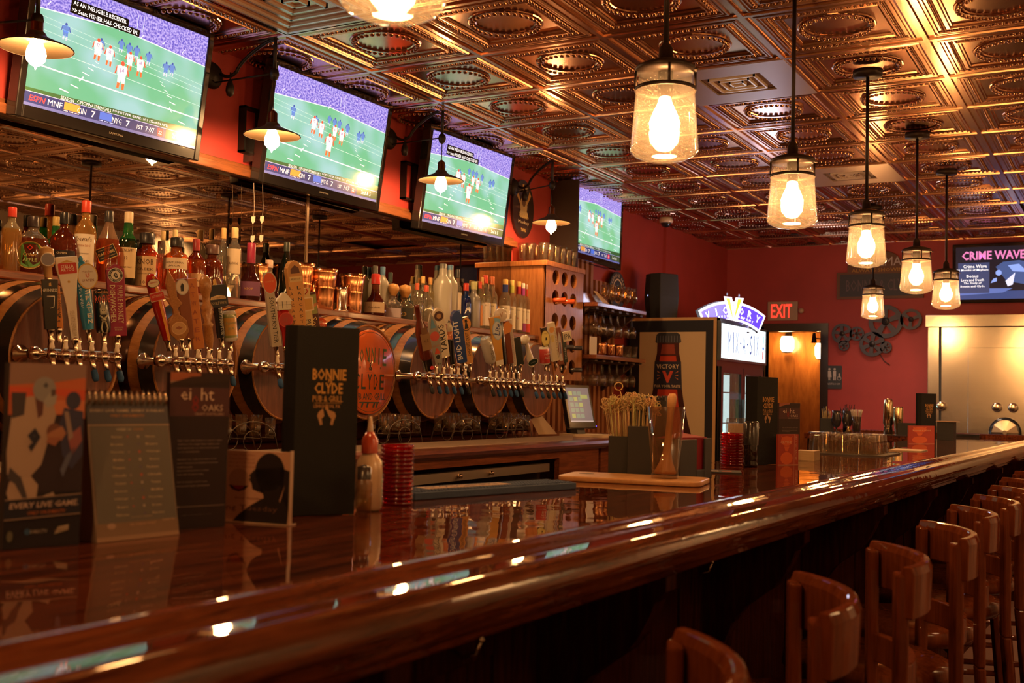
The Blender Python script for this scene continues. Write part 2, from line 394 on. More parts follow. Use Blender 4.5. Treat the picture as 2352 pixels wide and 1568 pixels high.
# ---------------- hanging lamps over the bar ----------------
ZB = 1.915
def pendant(label, loc, drop):
    t = thing('pendant_lamp', label, 'lamp', (loc[0], loc[1], ZC-.012), group='seeded glass pendant lamps over the bar')
    I = (.035, .022, .017)
    obj('canopy', MB(I).lathe([(.001, 0), (.066, 0), (.066, -.028), (.001, -.032)], 24), 'iron', t)
    obj('rod', MB(I).tube([(0, 0, -.03), (0, 0, drop+.30)], .0075, 8), 'iron', t)
    b = MB(I); z = drop+.24
    b.lathe([(.008, .075), (.018, .06), (.02, .03), (.05, .022), (.078, .010), (.080, -.002), (.001, -.002)], 28, (0, 0, z))
    b.lathe([(.0765, -.045), (.080, -.045), (.080, -.055), (.0765, -.055), (.0765, -.045)], 28, (0, 0, z))
    for k in range(4): a = k*pi/2+.5; b.tube([(.078*cos(a), .078*sin(a), z), (.078*cos(a), .078*sin(a), z-.05)], .004, 6)
    b.lathe([(.02, 0), (.02, -.06), (.018, -.07)], 14, (0, 0, z)); b.tube([(.08, 0, z-.005), (.09, 0, z-.005)], .003, 6)
    obj('lamp_holder', b, 'iron', t)
    s = MB((1, .96, .88)); s.lathe([(.070, z-.012), (.072, z-.045), (.077, z-.052), (.080, z-.10), (.088, z-.20), (.0885, z-.212), (.078, z-.224), (.05, z-.236), (.001, z-.243)], 32)
    obj('glass_shade', s, 'seeded', t)
    b = MB(W_); b.lathe([(.014, z-.07), (.018, z-.085), (.031, z-.112), (.040, z-.138), (.036, z-.163), (.020, z-.182), (.001, z-.187)], 16)
    obj('bulb', b, 'bulb', t); return t
PY = [(1.49, 'cut by the top edge of the photo'), (2.713, 'largest of those showing a full glass'), (3.956, 'right below and beside the nearer vent panel'), (5.218, 'third full one from the left'), (6.556, 'with its rod left of the last one in the row'), (7.678, 'last in the row beside the wall television')]
p0 = None
for k, (y, s) in enumerate(PY):
    t = pendant('seeded glass pendant lamp, '+s, (-1.075, y), ZB-(ZC-.012))
t = pendant('small distant pendant lamp in front of the metal gears', (-1.78, 8.9), 1.945-(ZC-.012))
for y in (.27, -.95): pendant('added unseen seeded glass pendant lamp over the near end of the bar', (-1.075, y), ZB-(ZC-.012))  # unseen lamps continuing the row, added as extra light
# ---------------- near bar ----------------
BI = lambda y: -.838+.030*y          # inner line of the arm rail
BO = lambda y: -.708+.0235*y         # outer nose of the arm rail
BB = lambda y: -1.47+.030*y          # back edge
YA, YZ = -1.6, 8.2
bar = thing('bar_counter', 'long glossy red-brown wooden bar with a moulded arm rail running away from the camera', 'bar')
b = MB(); ys = [YA+(YZ-YA)*i/10 for i in range(11)]
for y0, y1 in zip(ys, ys[1:]):
    b.add([(BB(y0), y0, 1.03), (BI(y0)+.01, y0, 1.03), (BI(y1)+.01, y1, 1.03), (BB(y1), y1, 1.03), (BB(y0), y0, 1.07), (BI(y0)+.01, y0, 1.07), (BI(y1)+.01, y1, 1.07), (BB(y1), y1, 1.07)],
        [(0,3,2,1),(4,5,6,7),(3,0,4,7),(1,2,6,5)])
b.add([(-2.12, YZ, 1.03), (-.5, YZ, 1.03), (-.5, YZ+.55, 1.03), (-2.12, YZ+.55, 1.03), (-2.12, YZ, 1.07), (-.5, YZ, 1.07), (-.5, YZ+.55, 1.07), (-2.12, YZ+.55, 1.07)], [(0,3,2,1),(4,5,6,7),(0,1,5,4),(1,2,6,5),(2,3,7,6),(3,0,4,7)])
obj('bar_top', b, 'bar_top', bar)
prof = [(0,1.069),(.02,1.078),(.10,1.090),(.20,1.0945),(.32,1.092),(.42,1.086),(.52,1.0805),(.60,1.079),(.78,1.0785),(.88,1.0765),(.96,1.062),(1,1.050),(1,1.042),(.96,1.034),(.93,1.030),(.91,1.022),(.86,1.012),(.80,1.008),(.80,1.0),(0,1.0)]
def rail(y0, y1, n):
    b = MB(); vs = []; k = len(prof)
    for i in range(n+1):
        y = y0+(y1-y0)*i/n
        vs += [(BI(y)+u*(BO(y)-BI(y)), y, z) for u, z in prof]
    fs = [(i*k+j, i*k+(j+1) % k, (i+1)*k+(j+1) % k, (i+1)*k+j) for i in range(n) for j in range(k)]
    b.add(vs, [f[::-1] for f in fs], None, True); c_ = len(b.v)-len(vs)
    b.add(vs[:k]+vs[-k:], [tuple(range(k))[::-1], tuple(range(k, 2*k))], None, False)
    return b
obj('arm_rail', rail(YA, 3.72, 8), 'bar_rail', bar, 'varnished arm rail, near length up to the joint')
obj('arm_rail', rail(3.723, YZ+.55, 8), 'bar_rail', bar, 'varnished arm rail, far length beyond the joint')
b = MB(); vs = [(-2.12, YZ+.52+u*.13, z) for u, z in prof]+[(-.55, YZ+.52+u*.13, z) for u, z in prof]; k = len(prof)
b.add(vs, [(j, (j+1) % k, k+(j+1) % k, k+j) for j in range(k)]+[tuple(range(k))], None, True); obj('arm_rail', b, 'bar_rail', bar)
b = MB()
for y0, y1 in zip(ys, ys[1:]):
    f0, f1 = -.98+.03*y0, -.98+.03*y1
    b.add([(f0-.04, y0, 0), (f0, y0, 0), (f1, y1, 0), (f1-.04, y1, 0), (f0-.04, y0, 1.03), (f0, y0, 1.03), (f1, y1, 1.03), (f1-.04, y1, 1.03)], [(0,1,5,4),(1,2,6,5),(2,3,7,6),(3,0,4,7)])
b.box(-2.1, -.6, YZ+.02, YZ+.06, 0, 1.03); b.box(-2.1, -.6, YZ+.45, YZ+.49, 0, 1.03); b.box(-2.1, -2.06, YZ+.02, YZ+.49, 0, 1.03)
obj('front_panel', b, 'dark_wood', bar)
# framed panels and corbels under the overhang
yy = -.9
cor = [(0, 1.0), (.285, 1.0), (.285, .975), (.262, .955), (.250, .93), (.232, .90), (.205, .87), (.165, .845), (.12, .815), (.085, .775), (.065, .73), (.055, .68), (.05, .63), (.03, .60), (0, .60)]
CY = [-.55, .25, 1.03, 1.80, 2.60, 3.40, 4.2, 5.0, 5.9, 6.8, 7.7]
for y in CY:
    x = -.98+.03*y; b = MB(); n = len(cor)
    b.add([(x+u*.84, yq, z) for yq in (y-.025, y+.025) for u, z in cor], [tuple(range(n)), tuple(range(n, 2*n))[::-1]]+[(i, n+i, n+(i+1) % n, (i+1) % n) for i in range(n)])
    obj('corbel', b, 'dark_wood', bar)
for y0, y1 in zip(CY, CY[1:]):
    a, c = y0+.12, y1-.12; x = -.98+.03*(y0+y1)/2; b = MB()
    b.box(x, x+.014, a, a+.06, .25, .93); b.box(x, x+.014, c-.06, c, .25, .93); b.box(x, x+.014, a+.06, c-.06, .87, .93); b.box(x, x+.014, a+.06, c-.06, .25, .31)
    obj('panel_frame', b, 'dark_wood', bar, bevel=.004)
def hook(label, px, py):
    p = P(px, py, x=-.93); t = thing('purse_hook', label, 'hook', p, group='metal hooks under the bar')
    pts = [(-.045, 0, .035), (-.02, 0, .03), (.0, 0, -.005), (.025, 0, -.02), (.05, 0, -.01), (.058, 0, .012)]
    obj('wire', MB((.6, .5, .4)).tube(pts, .004, 8), 'metal', t); obj('knob', MB((.6, .5, .4)).lathe([(.001, -.007), (.007, 0), (.001, .007)], 10, (.058, 0, .012)), 'metal', t)
hook('polished metal hook under the bar overhang, nearest and lowest', 1030, 1475)
hook('small polished hook under the rail above the second stool', 1582, 1296)
hook('tiny polished hook under the rail to the right of the second corbel', 1878, 1204)

# ---------------- bar stools ----------------
def stool(label, p, rot):
    t = thing('bar_stool', label, 'stool', (p[0], p[1], 0), rot, 'wooden stools along the bar')
    # local: +x away from the bar, y along; back rail top at z 1.0
    R_ = .34; A = .62
    def arc(a, r=R_): return (r*cos(a)-R_*cos(A)*0-R_+.045, r*sin(a))
    b = MB(); n = 14; vs = []
    for i in range(n+1):
        a = -A+2*A*i/n
        for r, z in ((R_-.011, .905), (R_+.013, .905), (R_+.016, .985), (R_+.010, 1.0), (R_-.006, 1.0), (R_-.013, .985)):
            x, y = arc(a, r); vs.append((x, y, z-(.02*abs(a/A)**3 if z < .9 else 0)))
    k = 6; b.add(vs, [(i*k+j, i*k+(j+1) % k, (i+1)*k+(j+1) % k, (i+1)*k+j) for i in range(n) for j in range(k)]+[tuple(range(k))[::-1], tuple(n*k+j for j in range(k))], None, False)
    obj('top_rail', b, 'stool', t, bevel=.003)
    for s in (-1, 1):
        x, y = arc(s*.56, R_-.019); b = MB()
        for (z0, z1, o0, o1) in ((.0, .60, .05, .0), (.60, .985, .0, .0)):
            w_, d_ = .026, .011
            b.add([(x+o0+a*d_, y+c*w_, z0) for a, c in ((-1,-1),(1,-1),(1,1),(-1,1))]+[(x+o1+a*d_, y+c*w_, z1) for a, c in ((-1,-1),(1,-1),(1,1),(-1,1))], [(0,3,2,1),(4,5,6,7),(0,1,5,4),(1,2,6,5),(2,3,7,6),(3,0,4,7)])
        obj('leg', b, 'stool', t, bevel=.005)
        b = MB(); b.add([(-.40+a*.018, s*.17+c*.018, 0) for a, c in ((-1,-1),(1,-1),(1,1),(-1,1))]+[(-.34+a*.018, s*.15+c*.018, .64) for a, c in ((-1,-1),(1,-1),(1,1),(-1,1))], [(0,3,2,1),(4,5,6,7),(0,1,5,4),(1,2,6,5),(2,3,7,6),(3,0,4,7)])
        obj('leg', b, 'stool', t, bevel=.004)
        obj('side_stretcher', MB().tube([(-.375, s*.165, .3), (x+.02, y, .3)], .011, 8), 'stool', t)
    b = MB(); n = 10; vs = []
    for i in range(n+1):
        a = -.5+1.0*i/n
        for r, z in ((R_-.032, .75), (R_-.012, .75), (R_-.012, .81), (R_-.032, .81)): x, y = arc(a, r); vs.append((x, y, z))
    k = 4; b.add(vs, [(i*k+j, i*k+(j+1) % k, (i+1)*k+(j+1) % k, (i+1)*k+j) for i in range(n) for j in range(k)]+[(3,2,1,0), tuple(n*k+j for j in range(k))])
    obj('lower_rail', b, 'stool', t, bevel=.003)
    b = MB((.05, .02, .012)); b.lathe([(.001, .705), (.16, .70), (.195, .685), (.20, .66), (.185, .64), (.001, .64)], 28, (-.19, 0, 0), sx=1, sy=1); obj('seat', b, 'stool', t)
    obj('foot_rest', MB().tube([(-.385, -.17, .22), (-.385, .17, .22)], .013, 8), 'stool', t)
    return t
FE = [(1560, 1440), (1825, 1310), (2000, 1240), (2118, 1193), (2182, 1157), (2239, 1134), (2277, 1113), (2300, 1095), (2318, 1088)]
SL = ['nearest wooden bar stool, cut by the bottom edge of the photo', 'second wooden bar stool from the camera with its whole curved back rail visible', 'third wooden bar stool from the camera', 'fourth wooden bar stool counting from the nearest', 'fifth wooden bar stool counting from the nearest', 'sixth wooden bar stool, its top rail at the right edge', 'seventh wooden bar stool, seen between its neighbours at the right edge', 'eighth wooden bar stool, small at the right edge below the steel door', 'last wooden bar stool at the far end of the bar']
rt = radians(21); s0 = None; R_ = .34; A = .62; fx, fy = R_*cos(A)-R_+.045, R_*sin(A)
for k, q in enumerate(FE):
    e = P(*q, z=1.0)
    if k == 8: e = Vector((e.x, e.y+.3, e.z))
    c = (e.x-(fx*cos(rt)-fy*sin(rt)), e.y-(fx*sin(rt)+fy*cos(rt)))
    if s0 is None: s0 = stool(SL[0], c, rt)
    else: dup(s0, SL[k], loc=(*c, 0), rot=rt+random.uniform(-.03, .03))

# ---------------- mirror, ledge, back shelf, back counter ----------------
def pane(y0, y1, label):
    t = thing('mirror', label, 'mirror', group='smoked mirror panels behind the bottles')
    obj('glass', MB().box(XW+.001, XW+.014, y0, y1, 1.72, 2.285), 'mirror', t); return t
pane(.2, 4.395, 'long smoked mirror panel behind the whiskey bottles'); pane(4.405, 6.52, 'smoked mirror panel right of the bright seam, behind the clear liquor bottles')
tag(obj('mirror_trim', MB((.75, .6, .42)).box(XW+.002, XW+.018, 4.392, 4.408, 1.72, 2.285), 'metal'), 'thin bright metal strip between the two mirror panels', 'trim')
b = MB(); b.box(XW, XW+.05, .2, 6.54, 2.285, 2.325); b.box(XW, XW+.02, .2, 6.54, 2.325, 2.35)
tag(obj('ledge', b, 'ledge', bevel=.004), 'narrow orange-brown wooden ledge along the top of the mirror', 'ledge')
t = thing('back_bar_shelf', 'long wooden shelf board above the barrels carrying the bottles', 'shelf')
obj('board', MB().box(XW+.001, -3.44, .2, 6.515, 1.66, 1.692), 'red_wood', t, bevel=.006); obj('fascia', MB().box(-3.50, -3.46, .2, 6.51, 1.55, 1.66), 'red_wood', t)
t = thing('wall_panelling', 'dark wooden wall panel behind and below the barrels', 'panel')
obj('panel', MB().box(XW+.001, -3.501, .2, 6.51, 1.06, 1.655), 'dark_wood', t)
cb = thing('back_counter', 'wooden back bar counter with rounded nosing and steel drip trough', 'counter')
b = MB(); k = 12; cp = [(-3.6, 1.045), (-2.80, 1.045), (-2.765, 1.037), (-2.752, 1.022), (-2.765, 1.006), (-2.79, 1.0), (-2.80, .99), (-3.6, .99)]
b.add([(x, y, z) for y in (.6, 6.20) for x, z in cp], [tuple(range(8))[::-1], tuple(range(8, 16))]+[(i, (i+1) % 8, 8+(i+1) % 8, 8+i) for i in range(8)]); obj('top', b, 'red_wood', cb)
b = MB(); b.box(-2.84, -2.81, .6, 6.12, .95, .99); b.box(-2.84, -2.81, 5.60, 6.12, .1, .95); obj('apron', b, 'red_wood', cb)
b = MB((.55, .45, .35)); b.box(-3.02, -2.88, .8, 5.9, 1.045, 1.055); b.box(-2.885, -2.875, .8, 5.9, 1.045, 1.068); obj('drip_trough', b, 'steel', cb)
b = MB((.01, .008, .008)); b.box(-3.0, -2.98, .8, 5.9, 1.0551, 1.057); b.box(-2.96, -2.94, .8, 5.9, 1.0551, 1.057); b.box(-2.92, -2.905, .8, 5.9, 1.0551, 1.057); obj('drain_slots', b, 'paint', cb)
ck = thing('under_counter_cooler', 'low steel fronted cooler under the back counter', 'cooler')
obj('body', MB((.02, .017, .015)).box(-3.5, -2.88, .7, 5.5, .05, .90), 'gloss', ck)
obj('steel_rail', MB((.62, .52, .42)).box(-2.88, -2.82, .7, 5.50, .882, .925), 'steel', ck)
for y in (3.1, 4.55, 4.85): obj('latch', MB((.7, .6, .5)).lathe([(.001, 0), (.012, 0), (.012, .02), (.001, .025)], 10, (-2.82, y, .905), axis='X'), 'metal', ck)
t = thing('service_drawer_cabinet', 'wooden cabinet end beside the point of sale terminal', 'cabinet'); obj('body', MB().box(-3.62, -2.86, 6.26, 7.1, .05, 1.0), 'red_wood', t)
obj('top', MB().box(-3.64, -2.78, 6.22, 7.2, 1.0, 1.045), 'red_wood', t, bevel=.01)

# ---------------- barrels ----------------
BX, BZ, HR = -3.15, 1.388, .212
def barrel(label, y, sign=False):
    t = thing('wooden_barrel', label, 'barrel', (BX, y, BZ), group='barrels mounted under the bottle shelf')
    prof = [(.222, 0.0), (.232, -.045), (.245, -.09), (.256, -.14), (.264, -.19), (.268, -.25), (.268, -.35)]
    obj('staves', MB().lathe([(HR+.001, -.012), (HR+.004, 0)]+prof, 40, axis='X'), 'stave', t)
    for a, c in ((-.002, -.062), (-.105, -.150), (-.215, -.262)):
        r = lambda x: float(np.interp(-x, [-q for _, q in prof][::1], [p_ for p_, _ in prof]))+.0025
        b = MB((.16, .13, .11) if a < -.05 else (.035, .03, .028)); b.lathe([(r(a), a), (r((a+c)/2)+.0005, (a+c)/2), (r(c), c)], 40, axis='X'); obj('hoop', b, 'metal' if a < -.05 else 'gloss', t)
        if a == -.002:
            b = MB((.2, .17, .14)); b.lathe([(.006, .0), (.003, .003), (.0005, .004)], 8, (.0, 0, 0), axis='X')
    obj('head', MB().lathe([(.001, -.008), (HR+.002, -.008)], 40, axis='X'), 'head', t)
    return t
BY = [2.56, 3.16, 3.69, 4.26, 4.83, 5.405, 5.975]
nm = ['leftmost, behind the white and blue handles', 'second from the left, behind the red handle', 'third from the left, beside the tall menu', 'the one wearing the round orange sign', 'first right of the orange sign', 'second right of the orange sign', 'last on the right, behind the goose']
b0 = barrel('wooden barrel with dark hoops, '+nm[0], BY[0])
for k in range(1, 7): dup(b0, 'wooden barrel with dark hoops, '+nm[k], loc=(BX, BY[k], BZ))
t = thing('round_sign', 'round orange pub sign on the barrel head right of the tall menu', 'sign', mat=frame((BX+.002, BY[3]+.0, BZ), (0, 1, 0), (0, 0, 1)))
K = (.03, .04, .02)
obj('disc', MB((.85, .16, .035)).lathe([(.001, .008), (.196, .008), (.199, .004), (.199, 0)], 48), 'gloss', t)
b = MB(K)
for a, r in ((0, .188),):
    n = 64; b.add([(q*cos(2*pi*i/n), q*sin(2*pi*i/n), .0088) for q in (.186, .188) for i in range(n)], [(i, (i+1) % n, n+(i+1) % n, n+i) for i in range(n)])
G = (.10, .16, .05)
for i, ch in enumerate('BONNIE'): b.text(ch, -.116+i*.045, .082-.004*abs(i-2.5), .030, .062+.004*i, G, .0090, .02)
b.text('&', 0, .025, .028, .040, K, .009, .02); b.box(-.03, .03, .052, .0535, .0085, .009); b.box(-.03, .03, -.004, -.0025, .0085, .009)
for i, ch in enumerate('CLYDE'): b.text(ch, -.10+i*.048, -.045, .034, .072, K, .009, .03)
b.text('PUB AND GRILL', 0, -.115, .25, .032, K, .009, .01)
b.rect(-.08, -.146, .075, -.140, .009, K)
for x in (-.06, -.02, .03, .055): b.add([(x, -.146, .009), (x+.014, -.146, .009), (x+.004, -.168, .009), (x-.008, -.166, .009)], [(0, 3, 2, 1)])
for x, y in ((-.08, .02), (.08, .02), (.09, -.145), (-.1, -.145)): b.poly(circ(x, y, .006, 10), .009, (.3, .12, .05))
obj('lettering', b, 'paint', t)

# ---------------- tap rails ----------------
TX = -2.995
def taprail(label, yL, yR, f0, f1, z):
    yL, yR = f0-.045, f1+.035; y = (yL+yR)/2; hl = (yR-yL)/2
    t = thing('beer_tap_rail', label, 'beer tap', (TX, y, z), group='chrome beer tap rails on the barrels')
    Cc = (.85, .78, .68); b = MB(Cc); b.lathe([(.001, -hl), (.018, .005-hl), (.024, .02-hl), (.018, .037-hl), (.014, .041-hl), (.018, .055-hl), (.018, hl-.015), (.022, hl-.01), (.001, hl)], 14, axis='Y'); obj('pipe', b, 'metal', t)
    for yy in (f0+.035-y, f1-.03-y): obj('wall_mount', MB(Cc).lathe([(.03, -.150), (.03, -.142), (.014, -.135), (.014, 0)], 12, (0, yy, 0), axis='X'), 'metal', t)
    for i in range(6):
        yy = f0-y+(f1-f0)*i/5; b = MB(Cc)
        b.lathe([(.014, 0), (.016, .01), (.011, .02), (.013, .035), (.017, .045), (.017, .055), (.012, .062), (.001, .064)], 12, (0, yy, -.002), axis='X')
        b.lathe([(.0075, .005), (.012, .022), (.0085, .036), (.0105, .044), (.0075, .058), (.001, .06)], 12, (.045, yy, -.002))
        b.tube([(.045, yy, 0), (.055, yy, -.025), (.066, yy, -.055)], [.010, .0095, .0075], 10)
        f = obj('faucet', b, 'metal', t)
        blue = [(.03, .10, .25), (.02, .02, .02)][(i*7+int(y*10)) % 5 == 1]
        obj('spout_cap', MB(blue).tube([(.063, yy, -.048), (.072, yy, -.072), (.075, yy, -.082)], [.0095, .011, .007], 10), 'rubber', f)
    return t
tl = ['leftmost barrel', 'second barrel from the left', 'third barrel, half hidden by the menu', 'barrel just right of the orange sign', 'second barrel right of the orange sign', 'last barrel before the wine cabinet']
for k, q in enumerate([(2.27, 2.63, 2.336, 2.591, 1.392), (2.78, 3.16, 2.85, 3.119, 1.388), (3.32, 3.72, 3.385, 3.67, 1.384), (4.43, 4.85, 4.465, 4.798, 1.375), (4.95, 5.41, 5.046, 5.362, 1.368), (5.48, 5.95, 5.53, 5.894, 1.362)]):
    taprail('chrome rail of six beer faucets before the '+tl[k], *q)
# ---------------- beer tap handles ----------------
HX = -2.95
NA = radians(32)
OUT = dict(
 slab=[(-.5,.0),(.5,.0),(.5,1),(-.5,1)], taper=[(-.36,0),(.36,0),(.5,1),(-.5,1)], tape2=[(-.5,0),(.5,0),(.36,1),(-.36,1)],
 peak=[(-.5,0),(.5,0),(.5,.93),(0,1),(-.5,.93)], round=[(-.4,0),(.4,0),(.5,.85)]+[(.5*cos(a),.85+.15*sin(a)) for a in (.4,.8,1.2,1.57,1.95,2.35,2.75)]+[(-.5,.85)],
 flare=[(-.17,0),(.17,0),(.2,.25),(.24,.45),(.36,.68),(.5,.88),(.49,1),(-.49,1),(-.5,.88),(-.36,.68),(-.24,.45),(-.2,.25)],
 surf=[(0,0),(.3,.18),(.46,.42),(.5,.62),(.36,.85),(0,1),(-.36,.85),(-.5,.62),(-.46,.42),(-.3,.18)],
 paddle=[(-.2,0),(.2,0),(.5,.1),(.48,.26),(.15,.36),(.14,.45),(.42,.5),(.2,.6),(.26,.8),(0,1),(-.26,.8),(-.2,.6),(-.42,.62),(-.14,.45),(-.15,.36),(-.48,.26),(-.5,.1)],
 scal=[(-.5,0),(.5,0),(.42,.3),(.5,.6),(.42,1),(-.42,1),(-.5,.6),(-.42,.3)])
def handle(label, top, bot, wpx, kind, col, th=.5, mat='gloss', ferr=.04, name='tap_handle', roll=NA, decor=None, sub=None):
    a = P(*bot, x=HX); c = P(*top, x=HX); d = c-a; Ln = d.length; w = wpx*depth(a)/F
    X = Vector((sin(roll), cos(roll), 0)); Z = X.cross(d).normalized()
    if Z.x < 0: Z = -Z
    X = d.cross(Z).normalized(); m = Matrix((X, d.normalized(), Z)).transposed().to_4x4(); m.translation = a
    t = thing(name, label, 'beer tap handle', group='tap handles along the back bar', mat=m)
    zf = w*th/2
    if isinstance(kind, str):
        b = MB(col); b.prism([(x*w, y*Ln) for x, y in OUT[kind]], -zf, zf, col); obj('grip', b, mat, t, bevel=.0025)
    else:
        b = MB(col); b.lathe([(r*w/2, y*Ln) for r, y in kind], 18, axis='Y', cols=sub); b2 = MB(col); 
        b.v = [(x, y, z) for x, y, z in b.v]; obj('grip', b, mat, t); zf = w/2
    fr = MB((.7, .6, .48)); q = ferr
    fr.lathe([(.008, -q), (.009, -q*.6), (.007, -q*.5), (.011, -.004), (.013, .004), (.006, .01)], 12, axis='Y'); obj('ferrule', fr, 'metal', t)
    if decor:
        s = MB(); decor(s, w, Ln, zf+.0012); obj('lettering', s, 'paint', t)
    return t, w, Ln, zf
def disc(s, x, y, r, z, col, rim=None, ry=None):
    if rim: s.poly(circ(x, y, r*1.12, 20, ry and ry*1.12), z-.0004, rim)
    s.poly(circ(x, y, r, 20, ry), z, col)
BK, WH, GD, CR_, RD = (.012, .012, .012), (.85, .78, .66), (.62, .38, .10), (.80, .66, .42), (.55, .03, .02)
V = -pi/2
def d(s, w, L_, z): s.text('GUINNESS', 0, L_*.78, w*.85, .010, WH, z, .02); s.poly([(-.003, L_*.86), (.004, L_*.86), (.003, L_*.93), (-.003, L_*.92)], z, GD); s.tube([(-w*.2, L_*.66, z), (w*.25, L_*.66, z)], .002, 4, WH); s.tube([(w*.25, L_*.66, z), (w*.2, L_*.45, z), (-w*.05, L_*.42, z)], .0016, 4, WH)
handle('black squared tap handle lettered in cream, leftmost on the first barrel', (113, 641), (116, 757), 36, 'taper', BK, .6, decor=d)
def d(s, w, L_, z): disc(s, 0, L_*.6, w*.4, z, (.25, .22, .25), (.8, .75, .7))
handle('ridged tan lantern topped tap handle with a silver face above the black squared one', (105, 566), (112, 640), 34, [(.5, 0), (.55, .35), (.75, .36), (.8, .42), (1, .45), (.92, .52), (1, .58), (.92, .65), (1, .72), (.92, .8), (1, .9), (.3, 1)], (.72, .42, .18), mat='gloss', ferr=.1, decor=d)
def d(s, w, L_, z): s.text('S A C', 0, L_*.35, L_*.36, w*.38, BK, z, .02, 0, pi/2); s.text('BREWING CO', w*.22, L_*.55, L_*.55, w*.26, BK, z, .01, 0, pi/2)
handle('orange wedge tap handle with black sideways lettering beside the black squared one', (129, 655), (135, 757), 20, 'tape2', (.75, .27, .06), .5, decor=d)
def d(s, w, L_, z): s.poly(rrect(w*.8, L_*.13, .004, 0, L_*.86), z, RD); s.text('STELLA', 0, L_*.885, w*.55, .010, WH, z+.0003, .02); s.text('ARTOIS', 0, L_*.845, w*.6, .010, WH, z+.0003, .02); s.poly([(-w*.3, L_*.93), (0, L_*.96), (w*.3, L_*.93)], z, GD); s.poly(circ(0, L_*.7, .004, 8), z, GD); s.text('STELLA ARTOIS LEUVEN BELGIUM', 0, L_*.2, L_*.3, w*.2, (.4, .3, .2), z, 0, 0, V)
handle('tall flared white tap handle with a red and gold badge and chrome stem', (151, 589), (172, 780), 49, 'flare', (.86, .78, .68), .25, decor=d)
def d(s, w, L_, z):
    disc(s, w*.25, L_*.78, w*.62, z+.006, (.72, .64, .55), GD, L_*.17); s.text('SPATEN', w*.25, L_*.72, w*.8, .008, (.25, .08, .03), z+.0065, .02); s.text('U', w*.25, L_*.79, w*.25, .014, RD, z+.0065, .06); s.text('Munchen', w*.25, L_*.85, w*.7, .007, (.3, .1, .05), z+.0065)
    for i, ch in enumerate('SPATEN'): s.text(ch, w*.12, L_*(.55-.085*i), w*.3, .013, WH, z, .02)
    for i, ch in enumerate('Oktoberfest'): s.text(ch, -w*.3, L_*(.85-.05*i), w*.22, .008, (.5, .62, .75), z)
handle('sky blue round tap handle with a gold rimmed oval badge', (186, 600), (203, 756), 32, [(.75, 0), (.95, .2), (1, .7), (.85, .92), (.4, 1), (.25, 1.0), (.35, 1.04), (.1, 1.08)], (.05, .28, .50), decor=d)
def d(s, w, L_, z):
    s.text('Dead Guy', 0, L_*.93, w*.8, .010, (.8, .35, .1), z, .02); s.text('ROGUE', 0, L_*.78, w*.95, .024, (.75, .08, .03), z, .01)
    s.poly([(-w*.2, L_*.42), (w*.2, L_*.42), (w*.22, L_*.55), (0, L_*.7), (-w*.22, L_*.55)], z+.001, (.42, .40, .30)); s.poly(circ(0, L_*.5, w*.16, 12), z+.002, (.6, .56, .42))
    for x in (-1, 1): s.poly(circ(x*w*.06, L_*.51, w*.04, 8), z+.003, BK); s.tube([(x*w*.25, L_*.4, z), (-x*w*.1, L_*.28, z+.003)], .003, 5, (.6, .55, .4)); s.tube([(x*w*.1, L_*.25, z), (x*w*.2, L_*.1, z), (x*w*.12, 0, z)], .003, 5, (.6, .55, .4))
    s.poly(circ(0, L_*.3, w*.17, 12), z, (.5, .46, .34))
handle('black round tap handle with red lettering and a hooded skeleton figure', (231, 664), (238, 763), 34, [(.9, 0), (1, .1), (1, .95), (.85, 1), (.1, 1)], BK, decor=d)
def d(s, w, L_, z):
    disc(s, 0, L_*.845, w*.42, z, (.85, .8, .7), None); disc(s, 0, L_*.845, w*.39, z+.0003, BK); disc(s, 0, L_*.845, w*.25, z+.0006, WH); s.text('e', 0, L_*.845, w*.26, .020, BK, z+.001, .05); s.arctext('EVIL GENIUS', 0, L_*.845, w*.32, 2.9, .25, .005, .0042, WH, z+.001); s.arctext('BEER COMPANY', 0, L_*.845, w*.32, 3.5, 5.9, .005, .0042, WH, z+.001)
    s.text('PURPLE MONKEY', w*.2, L_*.44, L_*.52, w*.30, CR_, z, .03, 0, V); s.text('DISHWASHER', -w*.2, L_*.45, L_*.52, w*.30, CR_, z, .03, 0, V); s.text('CHOCOLATE', w*.05, L_*.12, w*.5, .005, CR_, z); s.text('PORTER', w*.05, L_*.09, w*.4, .004, CR_, z); s.rect(-w*.5, L_*.93, w*.5, L_*.925, z, WH)
handle('magenta hexagonal tap handle with two columns of cream letters and a round badge', (263, 606), (270, 772), 40, 'peak', (.33, .015, .07), .35, decor=d)
# second barrel
def d(s, w, L_, z): s.rect(w*.02, 0, w*.2, L_*.97, z, (.8, .35, .05)); disc(s, -w*.02, L_*.87, w*.42, z+.002, (.8, .7, .5), BK, L_*.055); s.text('BREWING', 0, L_*.88, w*.5, .005, RD, z+.003, .02); s.poly(rrect(w*1.05, L_*.13, .003, 0, L_*.67), z+.002, (.7, .5, .35)); s.poly(rrect(w*1.0, L_*.11, .003, 0, L_*.67), z+.0025, RD); s.text('OKTOBERFEST', 0, L_*.68, w*.8, .008, (.85, .6, .4), z+.003)
handle('glossy red tap handle with a yellow stripe, leaning left on the second barrel', (345, 628), (383, 780), 30, [(.55, 0), (.8, .3), (1, .7), (.98, .88), (.6, .98), (.1, 1)], (.48, .02, .012), decor=d)
def d(s, w, L_, z): disc(s, 0, L_*.17, w*.36, z, (.6, .36, .16), (.75, .5, .25), L_*.08); s.poly([(-w*.2, L_*.18), (0, L_*.2), (w*.2, L_*.17), (0, L_*.15)], z+.001, (.35, .12, .05))
handle('carved wooden fish shaped tap handle with an oval paddle foot', (385, 618), (415, 780), 42, 'paddle', (.62, .33, .10), .3, mat='tap_wood', decor=d)
